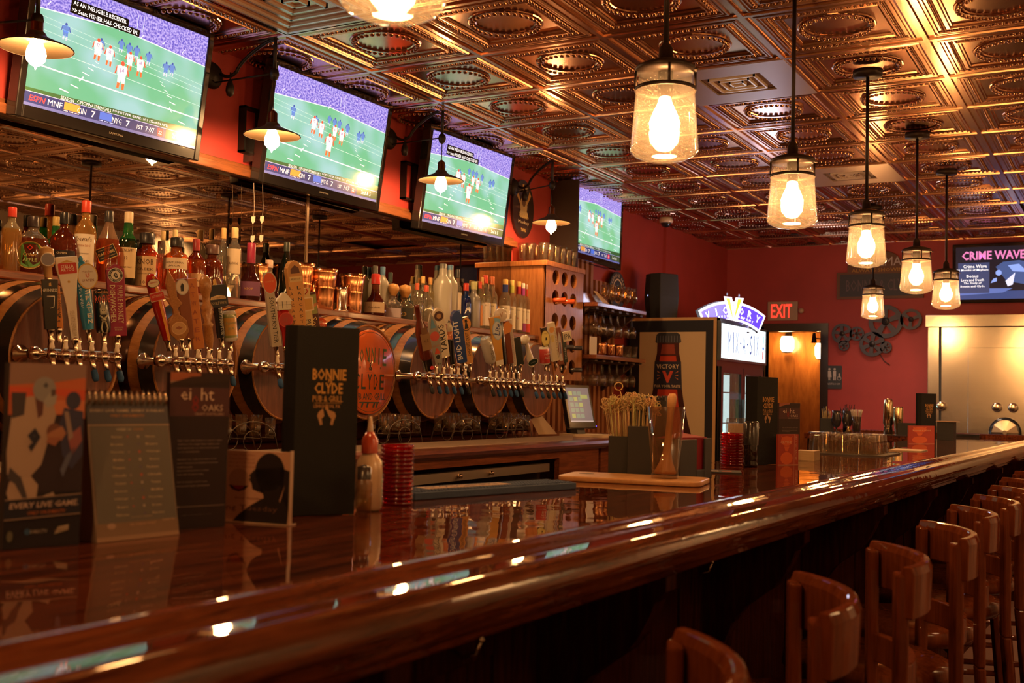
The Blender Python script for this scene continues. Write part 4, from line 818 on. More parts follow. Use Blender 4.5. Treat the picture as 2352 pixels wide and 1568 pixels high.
# oval brewery sign
t = thing('oval_sign', 'tall dark oval beer sign with gold rays on the red wall', 'sign', mat=frame(P(1200, 480, x=XW+.012), (0, 1, 0), (0, 0, 1)))
obj('board', MB((.03, .015, .012)).prism(circ(0, 0, .15, 36, .20), -.008, .008), 'gloss', t)
b = MB(); z = .009
for k in range(7):
    a = radians(20+k*24)
    if k % 2: b.poly([(.0, -.03), (.13*cos(a-.12), .17*sin(a-.12)-.0), (.13*cos(a+.12), .17*sin(a+.12))], z, (.62, .35, .10))
b.poly(circ(0, .02, .05, 18, .07), z+.001, (.6, .42, .2)); b.poly(circ(0, .05, .028, 14, .035), z+.002, (.15, .07, .03)); b.poly(circ(0, -.035, .06, 14, .03), z+.0015, (.55, .4, .2))
b.text('VICTORY', 0, .14, .11, .02, (.8, .7, .5), z+.002, .02); b.poly([(-.012, .155), (.012, .155), (0, .12)], z+.003, (.7, .05, .03)); b.text('Golden', 0, -.05, .13, .028, (.75, .55, .2), z+.003, .03, .2); b.text('Monkey', 0, -.095, .15, .03, (.75, .6, .35), z+.003, .03); b.text('TRIPEL', 0, -.145, .075, .02, (.75, .5, .15), z+.003, .01)
obj('artwork', b, 'paint', t)
# ---------------- bottles on the shelf ----------------
ZS = 1.692
BP = dict(   # radius share, height share (bottom to top of glass)
 tall=[(.5,0),(.96,.005),(1,.03),(1,.60),(.92,.67),(.62,.73),(.42,.77),(.38,.80),(.36,.90),(.36,.92)],
 tube=[(.5,0),(.96,.005),(1,.03),(1,.64),(.9,.72),(.55,.78),(.42,.82),(.38,.92)],
 squat=[(.5,0),(.86,.01),(.96,.1),(1,.35),(1,.5),(.9,.62),(.6,.70),(.32,.76),(.27,.80),(.27,.90)],
 cone=[(.5,0),(.96,.005),(1,.03),(1,.52),(.85,.62),(.55,.74),(.34,.84),(.32,.92)],
 wide=[(.5,0),(.96,.01),(1,.04),(1,.55),(.96,.63),(.75,.70),(.45,.74),(.40,.78),(.40,.90)],
 bell=[(.5,0),(.94,.01),(1,.12),(.98,.3),(.7,.42),(.42,.52),(.34,.65),(.30,.9)],
 swell=[(.5,0),(.8,.01),(.86,.2),(1,.55),(.85,.64),(.5,.70),(.52,.76),(.44,.86),(.36,.92)],
 ball=[(.5,0),(.95,.02),(1,.12),(1,.38),(.7,.48),(.3,.56),(.28,.72)])
SQ = {'jw', 'sq'}
def bottle(label, px, top, base, hw, kind, glass, cap, lab=None, txts=(), liq=None, x=-3.56, mat='bottle', capk=(.09, 1.25), ball=False, name='bottle', lv=(.10, .48), sq=False, extra=None, group='bottles on the back bar shelf', z0=ZS):
    """px: photo column of the axis, top: photo row of the cap top"""
    lo, hi = .3, 9.5
    for _ in range(40):                                   # the bottle stands on the shelf plane where its column meets x
        mid = (lo+hi)/2; v = Vector((x, mid, z0+.1))-EYE; c = 1176+F*v.dot(CR)/v.dot(_f)
        lo, hi = (mid, hi) if c < px else (lo, mid)
    y = lo; ztop = P(px, top, y=y).z
    p = Vector((x, y, z0)); H = max(.1, P(px, top, x=x).z-z0); R = hw*depth(p)/F
    ang = atan2(-y, -x)                                   # labels look towards the bar's customers
    t = thing(name, label, 'bottle', p, 0, group)
    pr = BP[kind]; b = MB(glass); n = 4 if sq else 22
    liq_c = liq or glass; cols = [liq_c if (pr[i][1] < .62) else glass for i in range(len(pr)-1)]
    b.lathe([(r*R, q*H) for r, q in pr], n if not sq else 20, cols=cols)
    if sq:
        k = []
        for (vx, vy, vz) in b.v:
            r = sqrt(vx*vx+vy*vy)
            if r > R*.55:
                mx_ = max(abs(vx), abs(vy)); f = min(1.0, .86*r/mx_ if mx_ else 1) ; f = min(r/mx_, 1.28)*.86; vx, vy = vx*f, vy*f
            k.append((vx, vy, vz))
        b.v = k; b.T = None
    ob = obj('glass_body', b, 'clear_bottle' if (mat == 'bottle' and min(glass) > .4 and not liq) else mat, t)
    cr_ = pr[-1][0]*R*capk[1]; ct = pr[-1][1]*H-.004
    b = MB(cap)
    if ball: b.lathe([(cr_*.8, ct-.01), (cr_, ct), (cr_*1.5, ct+cr_*.7), (cr_*1.75, ct+cr_*1.7), (cr_*1.4, ct+cr_*2.8), (.001, ct+cr_*3.2)], 14)
    else: b.lathe([(cr_, ct-capk[0]*H*.6), (cr_, H-.003), (cr_*.85, H), (.001, H)], 14)
    obj('cap', b, 'cap', t)
    if lab or txts:
        a0 = atan2(EYE.y-y, EYE.x-x)-.12
        s = MB(lab or CR_); w_ = 1.9*R*.86
        rr = R*(.88 if sq else 1)+.0012
        n = 10; z0_, z1_ = lv[0]*H, lv[1]*H
        if lab:
            if sq: s.T = Matrix.Rotation(a0, 4, 'Z') @ frame((rr+.002, 0, (z0_+z1_)/2), (0, 1, 0), (0, 0, 1)); s.rect(-R*.72, -(z1_-z0_)/2, R*.72, (z1_-z0_)/2)
            else:
                vs = [(rr*cos(a0-1.05+2.1*i/n), rr*sin(a0-1.05+2.1*i/n), zz) for i in range(n+1) for zz in (z0_, z1_)]
                s.add(vs, [(2*i, 2*i+2, 2*i+3, 2*i+1) for i in range(n)], lab, True)
        def curved(tx, zc, w__, h__, col):                 # lettering wrapped round the glass
            v, fs = glyphs(tx, .02); s.T = None
            s.add([((rr+.0008)*cos(a0+q[0]*w__/rr), (rr+.0008)*sin(a0+q[0]*w__/rr), zc*H+q[1]*h__) for q in v], fs, col, False)
        if sq:
            for tx, zc, fw, h__, col in txts: s.text(tx, 0, zc*H-(z0_+z1_)/2, fw*R, h__, col, .0015, .02)
        else:
            for tx, zc, fw, h__, col in txts: curved(tx, zc, fw*R, h__, col)
        s.T = None
        if extra: extra(s, R, H, a0, rr)
        obj('label', s, 'paper', t)
    return t
AMB, GLD, CLR, GRN, DRK = (.80, .28, .06), (.98, .62, .2), (.93, .9, .8), (.12, .6, .2), (.50, .10, .04)
INK = (.12, .07, .04)
def ov(s, col, c2, zc, ry, rx=.9):
    def f(s_, R, H, a0, rr):
        n = 20
        for k, (cc, q) in enumerate(((c2, 1.1), (col, 1.0))):
            s_.add([((rr+.0004*(k+1))*cos(a0+q*rx*cos(2*pi*i/n)*.8), (rr+.0004*(k+1))*sin(a0+q*rx*cos(2*pi*i/n)*.8), zc*H+q*ry*H*sin(2*pi*i/n)) for i in range(n)], [tuple(range(n))], cc, False)
    return f
bottle('gold whiskey bottle with a red screw cap, leftmost on the shelf', 25, 475, 628, 22, 'tall', (.95, .85, .6), (.6, .05, .03), None, (), GLD)
def ex(s, R, H, a0, rr): ov(0, (.10, .26, .06), (.7, .5, .15), .33, .21, 1.0)(s, R, H, a0, rr); [s.add([((rr+.0016)*cos(a0+q[0]*wd), (rr+.0016)*sin(a0+q[0]*wd), zc*H+q[1]*h_) for q in glyphs(tx, .02)[0]], glyphs(tx, .02)[1], cc, False) for tx, zc, wd, h_, cc in (('Crown', .34, .8, .014, GD), ('APPLE', .25, .8, .013, (.5, .6, .2)), ('o', .45, .35, .02, RD))]
bottle('squat round whiskey bottle with a big green and gold oval label', 74, 497, 632, 37, 'squat', (.6, .5, .4), (.03, .02, .02), None, (('.', .1, .02, .001, INK),), DRK, extra=ex)
bottle('green bottle with a gold cap half hidden behind the dark round bottle', 126, 497, 640, 18, 'swell', GRN, (.55, .38, .12), x=-3.63)
bottle('dark red-brown rounded bottle with a black cap and black arched label', 145, 487, 642, 31, 'squat', (.35, .06, .02), (.015, .015, .015), (.02, .015, .015), (('CROWN', .38, .7, .008, CR_), ('BLACK', .28, 1.0, .010, (.5, .35, .25))), DRK, lv=(.18, .42))
bottle("tall gold whisky bottle with a large white label and a red cap", 194, 460, 645, 24, 'tall', GLD, (.62, .06, .03), (.82, .72, .58), (("Dewar's", .52, 1.5, .019, INK), ('White Label', .44, 1.2, .010, (.5, .2, .1)), ('BLENDED', .24, 1.2, .012, INK), ('SCOTCH WHISKY', .34, 1.0, .005, INK)), GLD, lv=(.14, .58))
def ex(s, R, H, a0, rr):
    s.T = Matrix.Rotation(a0, 4, 'Z') @ frame((rr+.003, 0, H*.42), (0, 1, .45), (0, 0, 1)); s.rect(-R*.86, -.026, R*.86, .026, 0, (.55, .38, .12)); s.rect(-R*.82, -.023, R*.82, .023, .0005, BK); s.text('BLACK LABEL', 0, 0, R*1.5, .011, (.7, .5, .2), .001, .03); s.text('Johnnie Walker', 0, .015, R*1.3, .005, (.6, .45, .2), .001); s.text('BLENDED SCOTCH WHISKY', 0, -.015, R*1.4, .004, (.6, .45, .2), .001); s.T = None
bottle('square red-gold whisky bottle with a slanted black and gold label', 247, 484, 650, 25, 'cone', (.85, .62, .45), (.03, .03, .03), None, (('.', .1, .02, .001, INK),), (.80, .20, .06), sq=True, extra=ex)
bottle('green glass whisky bottle with a cream label and a cream cap', 292, 486, 655, 22, 'swell', (.10, .5, .16), (.78, .62, .4), (.72, .56, .32), (('GLENLIVET', .48, 1.5, .012, INK), ('12', .38, .3, .012, INK), ('SINGLE MALT', .26, 1.2, .006, INK)), (.02, .10, .03), lv=(.12, .52))
bottle('flat shouldered bourbon bottle with black wax top and a tan label with heavy dark capitals', 336, 535, 657, 26, 'wide', (.55, .10, .03), (.02, .018, .02), (.68, .47, .26), (('KNOB', .48, 1.5, .024, INK), ('CREEK', .35, 1.5, .010, INK), ('STRAIGHT BOURBON', .27, 1.3, .005, INK), ('100', .12, .7, .014, INK)), (.72, .16, .04), capk=(.12, 1.7), lv=(.06, .58))
bottle('clear bottle with a cream capsule and dark top just right of the black waxed bottle', 372, 530, 660, 11, 'tube', CLR, (.72, .5, .22), x=-3.63)
bottle('clear bottle with a pale capsule behind the whiskey with the scalloped label', 399, 527, 665, 12, 'tube', CLR, (.78, .6, .3), x=-3.64)
bottle('amber whiskey bottle with a black cap and cream arched label', 404, 545, 668, 30, 'wide', AMB, (.02, .018, .016), (.80, .66, .46), (('GENTLEMAN', .53, 1.4, .008, INK), ('JACK', .47, .9, .009, INK)), AMB, lv=(.42, .62))
bottle('amber bottle with a dark red dipped neck', 449, 548, 672, 24, 'squat', (.45, .06, .02), (.30, .03, .03), (.7, .5, .3), (('MARK', .25, 1.0, .008, INK),), (.75, .2, .06), capk=(.16, 1.3), lv=(.15, .38))
bottle('cut glass amber bourbon bottle with a dark stopper', 486, 562, 685, 26, 'wide', (.50, .10, .03), (.10, .05, .04), None, (), (.52, .10, .03), capk=(.1, 1.5))
bottle('clear bottle with a tall orange capsule behind the cut glass bourbon', 510, 523, 688, 13, 'tube', CLR, (.72, .42, .15), x=-3.63)
bottle('tall clear bottle with a cream label and cream capsule', 536, 522, 690, 17, 'tube', CLR, (.75, .52, .25), (.76, .62, .42), (('AVION', .50, 1.2, .012, INK),), lv=(.36, .70))
bottle('bulbous cognac bottle with a purple-red capsule', 575, 558, 692, 27, 'bell', (.72, .42, .22), (.28, .02, .06), (.20, .08, .16), (('VSOP', .22, .8, .010, GD),), (.22, .03, .03), capk=(.38, 1.25), lv=(.10, .34))
bottle('pear shaped clear topped cognac bottle behind the long grey tap handle', 617, 597, 700, 24, 'bell', (.80, .62, .45), (.70, .5, .4), None, (), (.20, .03, .02), x=-3.58)
bottle('dark green champagne bottle among the copper pitchers', 656, 555, 705, 18, 'cone', (.02, .04, .02), (.03, .04, .03), x=-3.6)
# copper pitchers
def pitcher(label, px, top, hw, x, hdl=True):
    lo, hi = .3, 9.5
    for _ in range(40):
        mid = (lo+hi)/2; v = Vector((x, mid, ZS+.1))-EYE; c = 1176+F*v.dot(CR)/v.dot(_f); lo, hi = (mid, hi) if c < px else (lo, mid)
    p = Vector((x, lo, ZS)); H = P(px, top, x=x).z-ZS; R = hw*depth(p)/F; t = thing('copper_pitcher', label, 'pitcher', p, radians(-70), 'ribbed copper pitchers on the shelf')
    b = MB(); b.lathe([(.001, 0), (R*.72, 0), (R*.78, .01), (R*.8, H*.3), (R*.84, H*.52), (R*.87, H*.55), (R*.84, H*.58), (R*.88, H*.66), (R*.86, H*.68), (R*.93, H*.9), (R, H), (R*.97, H), (R*.9, H*.9), (R*.75, .015), (.001, .015)], 48, ribs=24, rd=.018); obj('body', b, 'pitcher', t)
    if hdl: obj('handle', MB().tube([(R*.8, 0, H*.2), (R*1.25, 0, H*.22), (R*1.42, 0, H*.42), (R*1.35, 0, H*.62), (R*.85, 0, H*.7)], .008, 8), 'pitcher', t)
pitcher('ribbed copper pitcher behind the bulbous cognac bottle', 596, 606, 24, -3.62, False); pitcher('ribbed copper pitcher behind the tan arched tap handle', 690, 605, 32, -3.59)
pitcher('ribbed copper pitcher behind the steel ribbed vase', 738, 618, 37, -3.57); pitcher('ribbed copper pitcher at the right end of the row beside the round amber bottle', 808, 630, 30, -3.57)
p = Vector((-3.47, 3.83, ZS)); p.y = 3.80
t = thing('steel_tumbler', 'ribbed shiny steel tumbler with a ring handle in front of the copper pitchers', 'tumbler', P(783, 712, x=-3.50)+Vector((0, 0, .0)), radians(-60), None); t.location.z = ZS
obj('body', MB((.75, .66, .55)).lathe([(.001, 0), (.036, 0), (.037, .008), (.027, .018), (.028, .11), (.030, .125), (.027, .125), (.025, .02), (.001, .02)], 32, ribs=16, rd=.03), 'metal', t); obj('handle', MB((.75, .66, .55)).tube([(-.028, 0, .10), (-.05, 0, .105), (-.062, 0, .08), (-.06, 0, .04), (-.03, 0, .03)], .004, 8), 'metal', t)
# clear liquor bottles to the right
FR = (.78, .74, .62)
bottle('frosted vodka bottle with a black and white capsule behind the round amber liqueur', 860, 610, 720, 15, 'tube', FR, (.10, .10, .09), x=-3.63, mat='frost', capk=(.2, 1.1)); bottle('frosted vodka bottle with a blue capsule behind the amber orange liqueur', 877, 612, 720, 15, 'tube', FR, (.10, .22, .38), x=-3.62, mat='frost', capk=(.2, 1.1))
bottle('round bellied amber liqueur bottle with a red ribbon and cap', 862, 629, 722, 26, 'bell', (.42, .10, .03), (.62, .04, .03), (.68, .52, .34), (('Cordon', .22, 1.1, .010, INK),), (.30, .05, .02), capk=(.2, 1.35), lv=(.1, .34))
bottle('clear bottle with a dark capsule and gold ring left of the cork topped ones', 895, 625, 725, 14, 'squat', CLR, (.03, .05, .04), x=-3.6, capk=(.14, 1.4))
bottle('small clear tequila decanter with a round cork, left of the two', 903, 650, 727, 22, 'ball', (.75, .7, .68), (.62, .32, .10), (.55, .47, .5), (), ball=True, lv=(.05, .3)); bottle('clear tequila decanter with a round cork and a black band with a gold emblem', 930, 655, 731, 24, 'ball', (.78, .7, .5), (.62, .32, .10), (.04, .04, .03), (('E3', .18, .6, .018, GD),), ball=True, lv=(.02, .36))
for px, top, cp, lb, hw, g in ((957, 650, (.6, .12, .05), 'small clear bottle with a red and silver top behind the decanters', 15, CLR), (970, 634, (.72, .45, .15), 'clear bottle with a gold and red tall capsule left of the white frosted pair', 11, CLR), (987, 637, (.62, .33, .1), 'clear bottle with a plain gold capsule beside the red and gold one', 11, (.8, .7, .4)), (978, 655, (.6, .1, .05), 'squat clear bottle with an orange-red cap in front of the gold capsules', 18, (.8, .78, .72)), (940, 668, (.12, .25, .4), 'small blue capped bottle between the two cork topped decanters', 9, (.25, .4, .5))):
    bottle(lb, px, top, 730, hw, 'tall' if hw < 14 else 'squat', g, cp, x=-3.58 if hw > 14 else -3.63)
bottle('large frosted white vodka bottle with a black and white capsule', 1015, 605, 745, 22, 'tube', FR, (.12, .12, .11), x=-3.58, mat='frost', capk=(.2, .95)); bottle('frosted white vodka bottle with a blue capsule beside the large one', 1032, 608, 745, 19, 'tube', FR, (.10, .22, .38), x=-3.62, mat='frost', capk=(.2, .95))
bottle('tall clear bottle with a black cap and narrow white label with red letters', 1049, 618, 748, 12, 'tall', CLR, (.05, .05, .05), (.75, .66, .55), (('M', .38, .5, .03, RD),), x=-3.6, lv=(.1, .6))
bottle('deep blue gin bottle with a red cap', 1069, 650, 750, 13, 'wide', (.02, .12, .55), (.55, .05, .03), None, (), (.01, .06, .4))
bottle('greyish square tequila bottle with a gold word on it', 1087, 646, 752, 15, 'wide', (.50, .47, .42), (.5, .5, .22), None, (('.', .2, .1, .002, GD),), x=-3.55, mat='frost', sq=True)
BANDS = []
rows = [(1101, 646, 9, (.65, .08, .04), 'short clear bottle with a red cap and orange label', (.7, .3, .1)), (1113, 632, 14, (.72, .08, .05), 'clear vodka bottle with a red collar and gold cap, left one of the pair', (.8, .7, .6)), (1128, 635, 14, (.68, .2, .08), 'clear vodka bottle with an orange-red collar and gold cap, right one of the pair', (.8, .7, .5)), (1106, 636, 8, (.65, .4, .12), 'clear bottle with a gold cap hidden behind the pair of red collared bottles', (.8, .6, .4)),
 (1159, 641, 14, (.70, .42, .12), 'clear vodka bottle with a dark blue neck band and gold cap', (.82, .75, .62)), (1174, 643, 12, (.70, .5, .15), 'clear vodka bottle with a yellow-green neck band', (.8, .74, .5)), (1190, 646, 12, (.62, .35, .1), 'clear citrus vodka bottle with a dark red neck band', (.8, .7, .6)),
 (1200, 650, 10, (.7, .6, .55), 'small flavoured bottle with a purple neck and white cap', (.35, .06, .25)), (1211, 652, 10, (.75, .62, .55), 'small flavoured bottle with a red neck and white cap', (.68, .08, .06)), (1222, 655, 11, (.78, .64, .58), 'small flavoured bottle with an orange neck and white cap, last before the cabinet', (.80, .18, .03))]
for i, (px, top, hw, cp, lb, lc) in enumerate(rows):
    neck = [None, None, None, None, (.03, .05, .22), (.5, .5, .1), (.35, .02, .03), (.35, .06, .3), (.72, .08, .05), (.85, .2, .03)][i]
    def ex(s, R, H, a0, rr, neck=neck, i=i):
        if neck: r = R*.36*1.2+.0015; BANDS.append((neck, r, H))
        if i > 6: s.add([(rr*1.02*cos(a0-1+2*k/6), rr*1.02*sin(a0-1+2*k/6), H*q) for k in range(7) for q in (.06, .22)], [(2*k, 2*k+2, 2*k+3, 2*k+1) for k in range(6)], lc, True)
    t_ = bottle(lb, px, top, 760, hw, 'tall', (.85, .80, .66), cp, (.80, .72, .58) if i > 2 else lc, (('VODKA', .45, 1.1, .010, INK), ('o', .3, .4, .012, RD)) if i else (), None, x=-3.54, extra=ex, lv=(.08, .5))
    if neck: _, r_, H_ = BANDS[-1]; obj('neck_band', MB(neck).lathe([(r_, H_*.76), (r_, H_*.9)], 12), 'paper', t_)
bottle('dark brown bottle standing behind the blue gin bottle', 1060, 640, 750, 9, 'tall', (.1, .03, .02), (.05, .04, .04), x=-3.64)

# ---------------- wine cabinet, glasses and shelves ----------------
WC = thing('wine_cabinet', 'oak wine cabinet with round bottle holes in its front', 'cabinet')
cx0, cx1, cy0, cy1, cz0, cz1 = XW+.002, -3.40, 6.52, 7.09, 1.405, 2.19
b = MB(); b.box(cx0, cx1-.02, cy0, cy0+.02, cz0, cz1); b.box(cx0, cx1-.02, cy1-.02, cy1, cz0, cz1); b.box(cx0, cx1-.02, cy0, cy1, cz1-.02, cz1); b.box(cx0, cx1-.02, cy0, cy1, cz0, cz0+.02); b.box(cx0, cx0+.01, cy0, cy1, cz0, cz1); obj('case', b, 'oak', WC)
b = MB(); b.box(cx0, cx1+.008, cy0-.012, cy0, cz1-.035, cz1+.0); b.box(cx1-.0, cx1+.012, cy0-.012, cy1+.012, cz1-.035, cz1); obj('top_moulding', b, 'oak', WC, bevel=.004)
# front with holes: strips between a grid of 16-gons
hy = [6.665, 6.80, 6.935]; hz = [2.09, 1.955, 1.80, 1.645, 1.495]; hr = .050
ye = [cy0]+[(a+c)/2 for a, c in zip(hy, hy[1:])]+[cy1]; hzs = hz[::-1]; ze = [cz0]+[(a+c)/2 for a, c in zip(hzs, hzs[1:])]+[cz1]
b = MB()
for j, zc in enumerate(hzs):
    for i, yc in enumerate(hy):
        n = 24; ci = []; sq_ = []
        for k in range(n):
            a = 2*pi*k/n+pi/4; u, v = cos(a), sin(a); ci.append((yc+hr*u, zc+hr*v)); f = 1/max(abs(u), abs(v)); uu, vv = u*f, v*f
            sq_.append((yc+(uu*(ye[i+1]-yc) if uu > 0 else -uu*(ye[i]-yc)), zc+(vv*(ze[j+1]-zc) if vv > 0 else -vv*(ze[j]-zc))))
        vs = [(cx1, *q) for q in ci]+[(cx1, *q) for q in sq_]+[(cx1-.02, *q) for q in ci]
        b.add(vs, [(k, n+k, n+(k+1) % n, (k+1) % n) for k in range(n)]+[(k, (k+1) % n, 2*n+(k+1) % n, 2*n+k) for k in range(n)], None, False)
obj('front_panel', b, 'oak', WC)
def winebottle(lb, yc, zc, col):
    t = thing('wine_bottle', lb, 'bottle', (cx1-.15, yc, zc), group='wine bottles lying in the oak cabinet')
    obj('glass_body', MB((.02, .03, .02)).lathe([(.001, -.1), (.034, -.098), (.036, -.08), (.036, .07), (.026, .10), (.015, .125), (.014, .14)], 16, axis='X'), 'gloss', t)
    obj('capsule', MB(col).lathe([(.015, .12), (.0155, .225), (.001, .228)], 14, axis='X'), 'gloss', t)
winebottle('wine bottle with an orange-red capsule lying in the cabinet, left one of the pair', hy[0], hz[1]-.018, (.72, .10, .02)); winebottle('wine bottle with an orange-red capsule lying in the cabinet, right one of the pair', hy[1], hz[1]-.018, (.72, .10, .02))
winebottle('wine bottle with a black capsule low in the cabinet behind the IPA handle, left', hy[1], hz[3]-.018, (.04, .04, .05)); winebottle('wine bottle with a black capsule low in the cabinet near the white card', hy[2], hz[3]-.018, (.03, .03, .04)); winebottle('black capped wine bottle in the lowest row of cabinet holes', hy[2], hz[4]-.018, (.03, .03, .03))
def lathe_thing(name, cat, group, prof, mat, col, n=18):
    first = []
    def make(label, loc, flip=False):
        if not first: t = thing(name, label, cat, loc, 0, group); b = MB(col); b.lathe(prof, n); o = obj(name, b, mat); C.objects.unlink(o); me_ = o.data; first.append(me_); bpy.data.objects.remove(o); C.objects.unlink(t); bpy.data.objects.remove(t)
        o = bpy.data.objects.new(name, first[0]); C.objects.link(o); o.location = loc
        if flip: o.rotation_euler = (pi, 0, random.uniform(0, 3))
        return tag(o, label, cat, group)
    return make
pint = lathe_thing('beer_glass', 'glass', 'beer glasses on top of the oak cabinet', [(.001, .0), (.026, 0), (.027, .008), (.027, .03), (.034, .11), (.036, .125), (.034, .125), (.032, .11), (.025, .03), (.001, .02)], 'glass', (.9, .85, .75))
for r in range(2):
    for i in range(6): pint('clear beer glass in the '+('front' if r == 0 else 'rear')+' row on top of the oak cabinet', (cx1-.05-.10*r, 6.575+.088*i, cz1))
pint('clear beer glass at the left corner of the cabinet top beside the mirror', (cx1-.20, 6.56, cz1)); pint('clear beer glass behind the others on the cabinet top', (cx1-.22, 6.66, cz1))
# slat wall, shelves
b = MB()
SW = thing('slat_wall', 'row of vertical wooden slats behind the glass shelves', 'wall panel')
for i in range(-7, 13): y = 7.15+i*.085; obj('slat', MB().box(XW+.001, XW+.03, y, y+.042, .2, 1.40 if i < 0 else 2.36 if i < 8 else 2.2), 'slat', SW)
tag(obj('wall_post', MB((.03, .014, .008)).box(XW, XW+.22, 6.98+.12, 7.12, 2.2, ZC-.001), 'paint'), 'dark vertical post left of the last television', 'post')
SH = []
wine_gl = lathe_thing('wine_glass', 'glass', 'stemmed glasses hanging under the shelves', [(.032, 0), (.033, .002), (.006, .006), (.004, .012), (.0035, .07), (.006, .078), (.026, .09), (.036, .115), (.036, .13), (.030, .17), (.028, .17), (.034, .13), (.03, .1), (.001, .085)], 'glass', (.9, .86, .78))
for k, (z, n_) in enumerate(((1.962, 'upper'), (1.592, 'lower'))):
    t = thing('glass_shelf', n_+' thick wooden shelf with stemware hanging beneath it', 'shelf')
    obj('board', MB().box(XW+.03, -3.30, 7.12, 8.02, z-.03, z), 'red_wood', t, bevel=.004)
    for j in range(7): y = 7.16+j*.135; obj('hanger_rail', MB((.06, .03, .02)).box(XW+.05, -3.33, y, y+.045, z-.045, z-.03), 'paint', t)
    for y in (7.14, 7.97): obj('bracket', MB((.05, .02, .012)).add([(XW+.03, y, z-.03), (-3.36, y, z-.03), (XW+.03, y, z-.25), (XW+.03, y+.03, z-.03), (-3.36, y+.03, z-.03), (XW+.03, y+.03, z-.25)], [(0,1,2), (3,5,4), (0,3,4,1), (1,4,5,2), (2,5,3,0)]), 'paint', t)
    for j in range(6):
        for r in range(2): wine_gl('wine glass hanging upside down under the %s shelf' % n_, (-3.37-.11*r, 7.225+j*.135, z-.047+.0), True)
tul = lathe_thing('tulip_glass', 'glass', 'stemmed tulip glasses standing on the upper shelf', [(.001, 0), (.03, 0), (.03, .004), (.006, .01), (.005, .04), (.010, .045), (.032, .07), (.036, .10), (.026, .14), (.030, .165), (.028, .165), (.024, .14), (.034, .1), (.03, .07), (.001, .05)], 'glass', (.92, .82, .7))
for i in range(8): tul('clear stemmed tulip glass on the upper shelf', (-3.36-.09*(i % 2), 7.5+.065*i, 1.962))
mug = None
for i in range(3):
    lb = ['ribbed copper mug on the lower shelf, left one nearest the white card', 'ribbed copper mug in the middle of the lower shelf', 'ribbed copper mug on the lower shelf, right one beside the clear glasses'][i]; loc = (-3.38, 7.36+.15*i, 1.592)
    if mug is None:
        mug = thing('copper_mug', lb, 'mug', loc, radians(-50), 'copper mugs on the lower shelf'); obj('body', MB().lathe([(.001, 0), (.036, 0), (.042, .02), (.042, .075), (.045, .095), (.042, .095), (.038, .02), (.001, .01)], 32, ribs=16, rd=.03), 'pitcher', mug); obj('handle', MB().tube([(.04, 0, .02), (.068, 0, .03), (.068, 0, .065), (.042, 0, .075)], .004, 6), 'pitcher', mug)
    else: dup(mug, lb, loc=loc, rot=radians(-50))
rock = lathe_thing('rocks_glass', 'glass', 'short clear glasses on the lower shelf', [(.001, 0), (.032, 0), (.033, .01), (.038, .09), (.036, .09), (.03, .015), (.001, .015)], 'glass', (.9, .86, .8))
for i in range(4): rock('short clear glass on the right half of the lower shelf', (-3.36-.07*(i % 2), 7.78+.06*i, 1.592))
t = tag(obj('white_card', MB((.80, .7, .58)).box(-3.36, -3.355, 7.13, 7.24, 1.593, 1.72), 'paper'), 'plain white card at the left end of the lower shelf', 'card')
t = thing('brewery_plaque', 'black round topped brewery plaque behind the tulip glasses', 'sign', mat=frame(P(1417, 668, x=XW+.05), (0, 1, 0), (0, 0, 1)))
obj('board', MB((.02, .018, .015)).prism(circ(0, 0, .155, 32), -.01, .006), 'paint', t); b = MB()
n = 32; b.add([(q*cos(2*pi*i/n), q*sin(2*pi*i/n), .0075) for q in (.085, .098) for i in range(n)], [(i, (i+1) % n, n+(i+1) % n, n+i) for i in range(n)], (.7, .5, .3)); b.arctext('STOCKBRIDGE BREWING', 0, 0, .125, radians(200), radians(-20), .026, .018, (.7, .5, .3), .0075, .03); obj('lettering', b, 'paint', t)
# dishes behind on the upper shelf
t = tag(obj('serving_tray', MB((.25, .07, .03)).box(-3.6, -3.45, 7.2, 7.62, 1.963, 2.04), 'gloss'), 'red-brown box at the back of the upper shelf', 'box')
t = tag(obj('paper_sheet', MB((.7, .5, .36)).add([(-3.42, 7.3, 2.06), (-3.42, 7.36, 2.06), (-3.40, 7.6, 1.965), (-3.40, 7.42, 1.985)], [(0,1,2,3),(3,2,1,0)]), 'paper'), 'curled cream paper strip on the upper shelf', 'paper')
# point of sale terminal
TP = stand((1313, 985), (1372, 984), (1285, 897), 1.06)
t = thing('payment_terminal', 'black touch screen terminal with green keys on the back counter', 'screen', mat=frame(P(1313, 976, x=-3.05), (.25, 1, 0), (-.35, -.33, 1)))
b = MB((.02, .018, .018)); b.box(-.02, .24, -.02, .26, -.03, 0); b.box(.08, .16, -.06, .1, -.12, -.03); obj('housing', b, 'gloss', t, bevel=.004)
b = MB((.10, .09, .10)); b.rect(0, .02, .22, .24, .001); b.rect(0, .02, .22, .028, .0012, (.3, .26, .25))
for i in range(3):
    for j in range(5): b.rect(.02+.043*i, .045+.036*j, .055+.043*i, .072+.036*j, .0015, (.12, .17, .13) if (i+j) % 4 else (.20, .24, .08))
b.rect(.13, .17, .20, .195, .0018, (.20, .24, .08)); obj('display', b, 'lit', t); obj('power_light', MB((.15, .1, 1)).lathe([(.001, .004), (.004, 0)], 8, (.24, -.008, 0)), 'sign', t)
t = tag(obj('paper_stack', MB((.72, .56, .38)).box(-3.15, -2.86, 6.27, 6.48, 1.0455, 1.062), 'paper'), 'pale stack of paper on the counter below the terminal', 'paper')
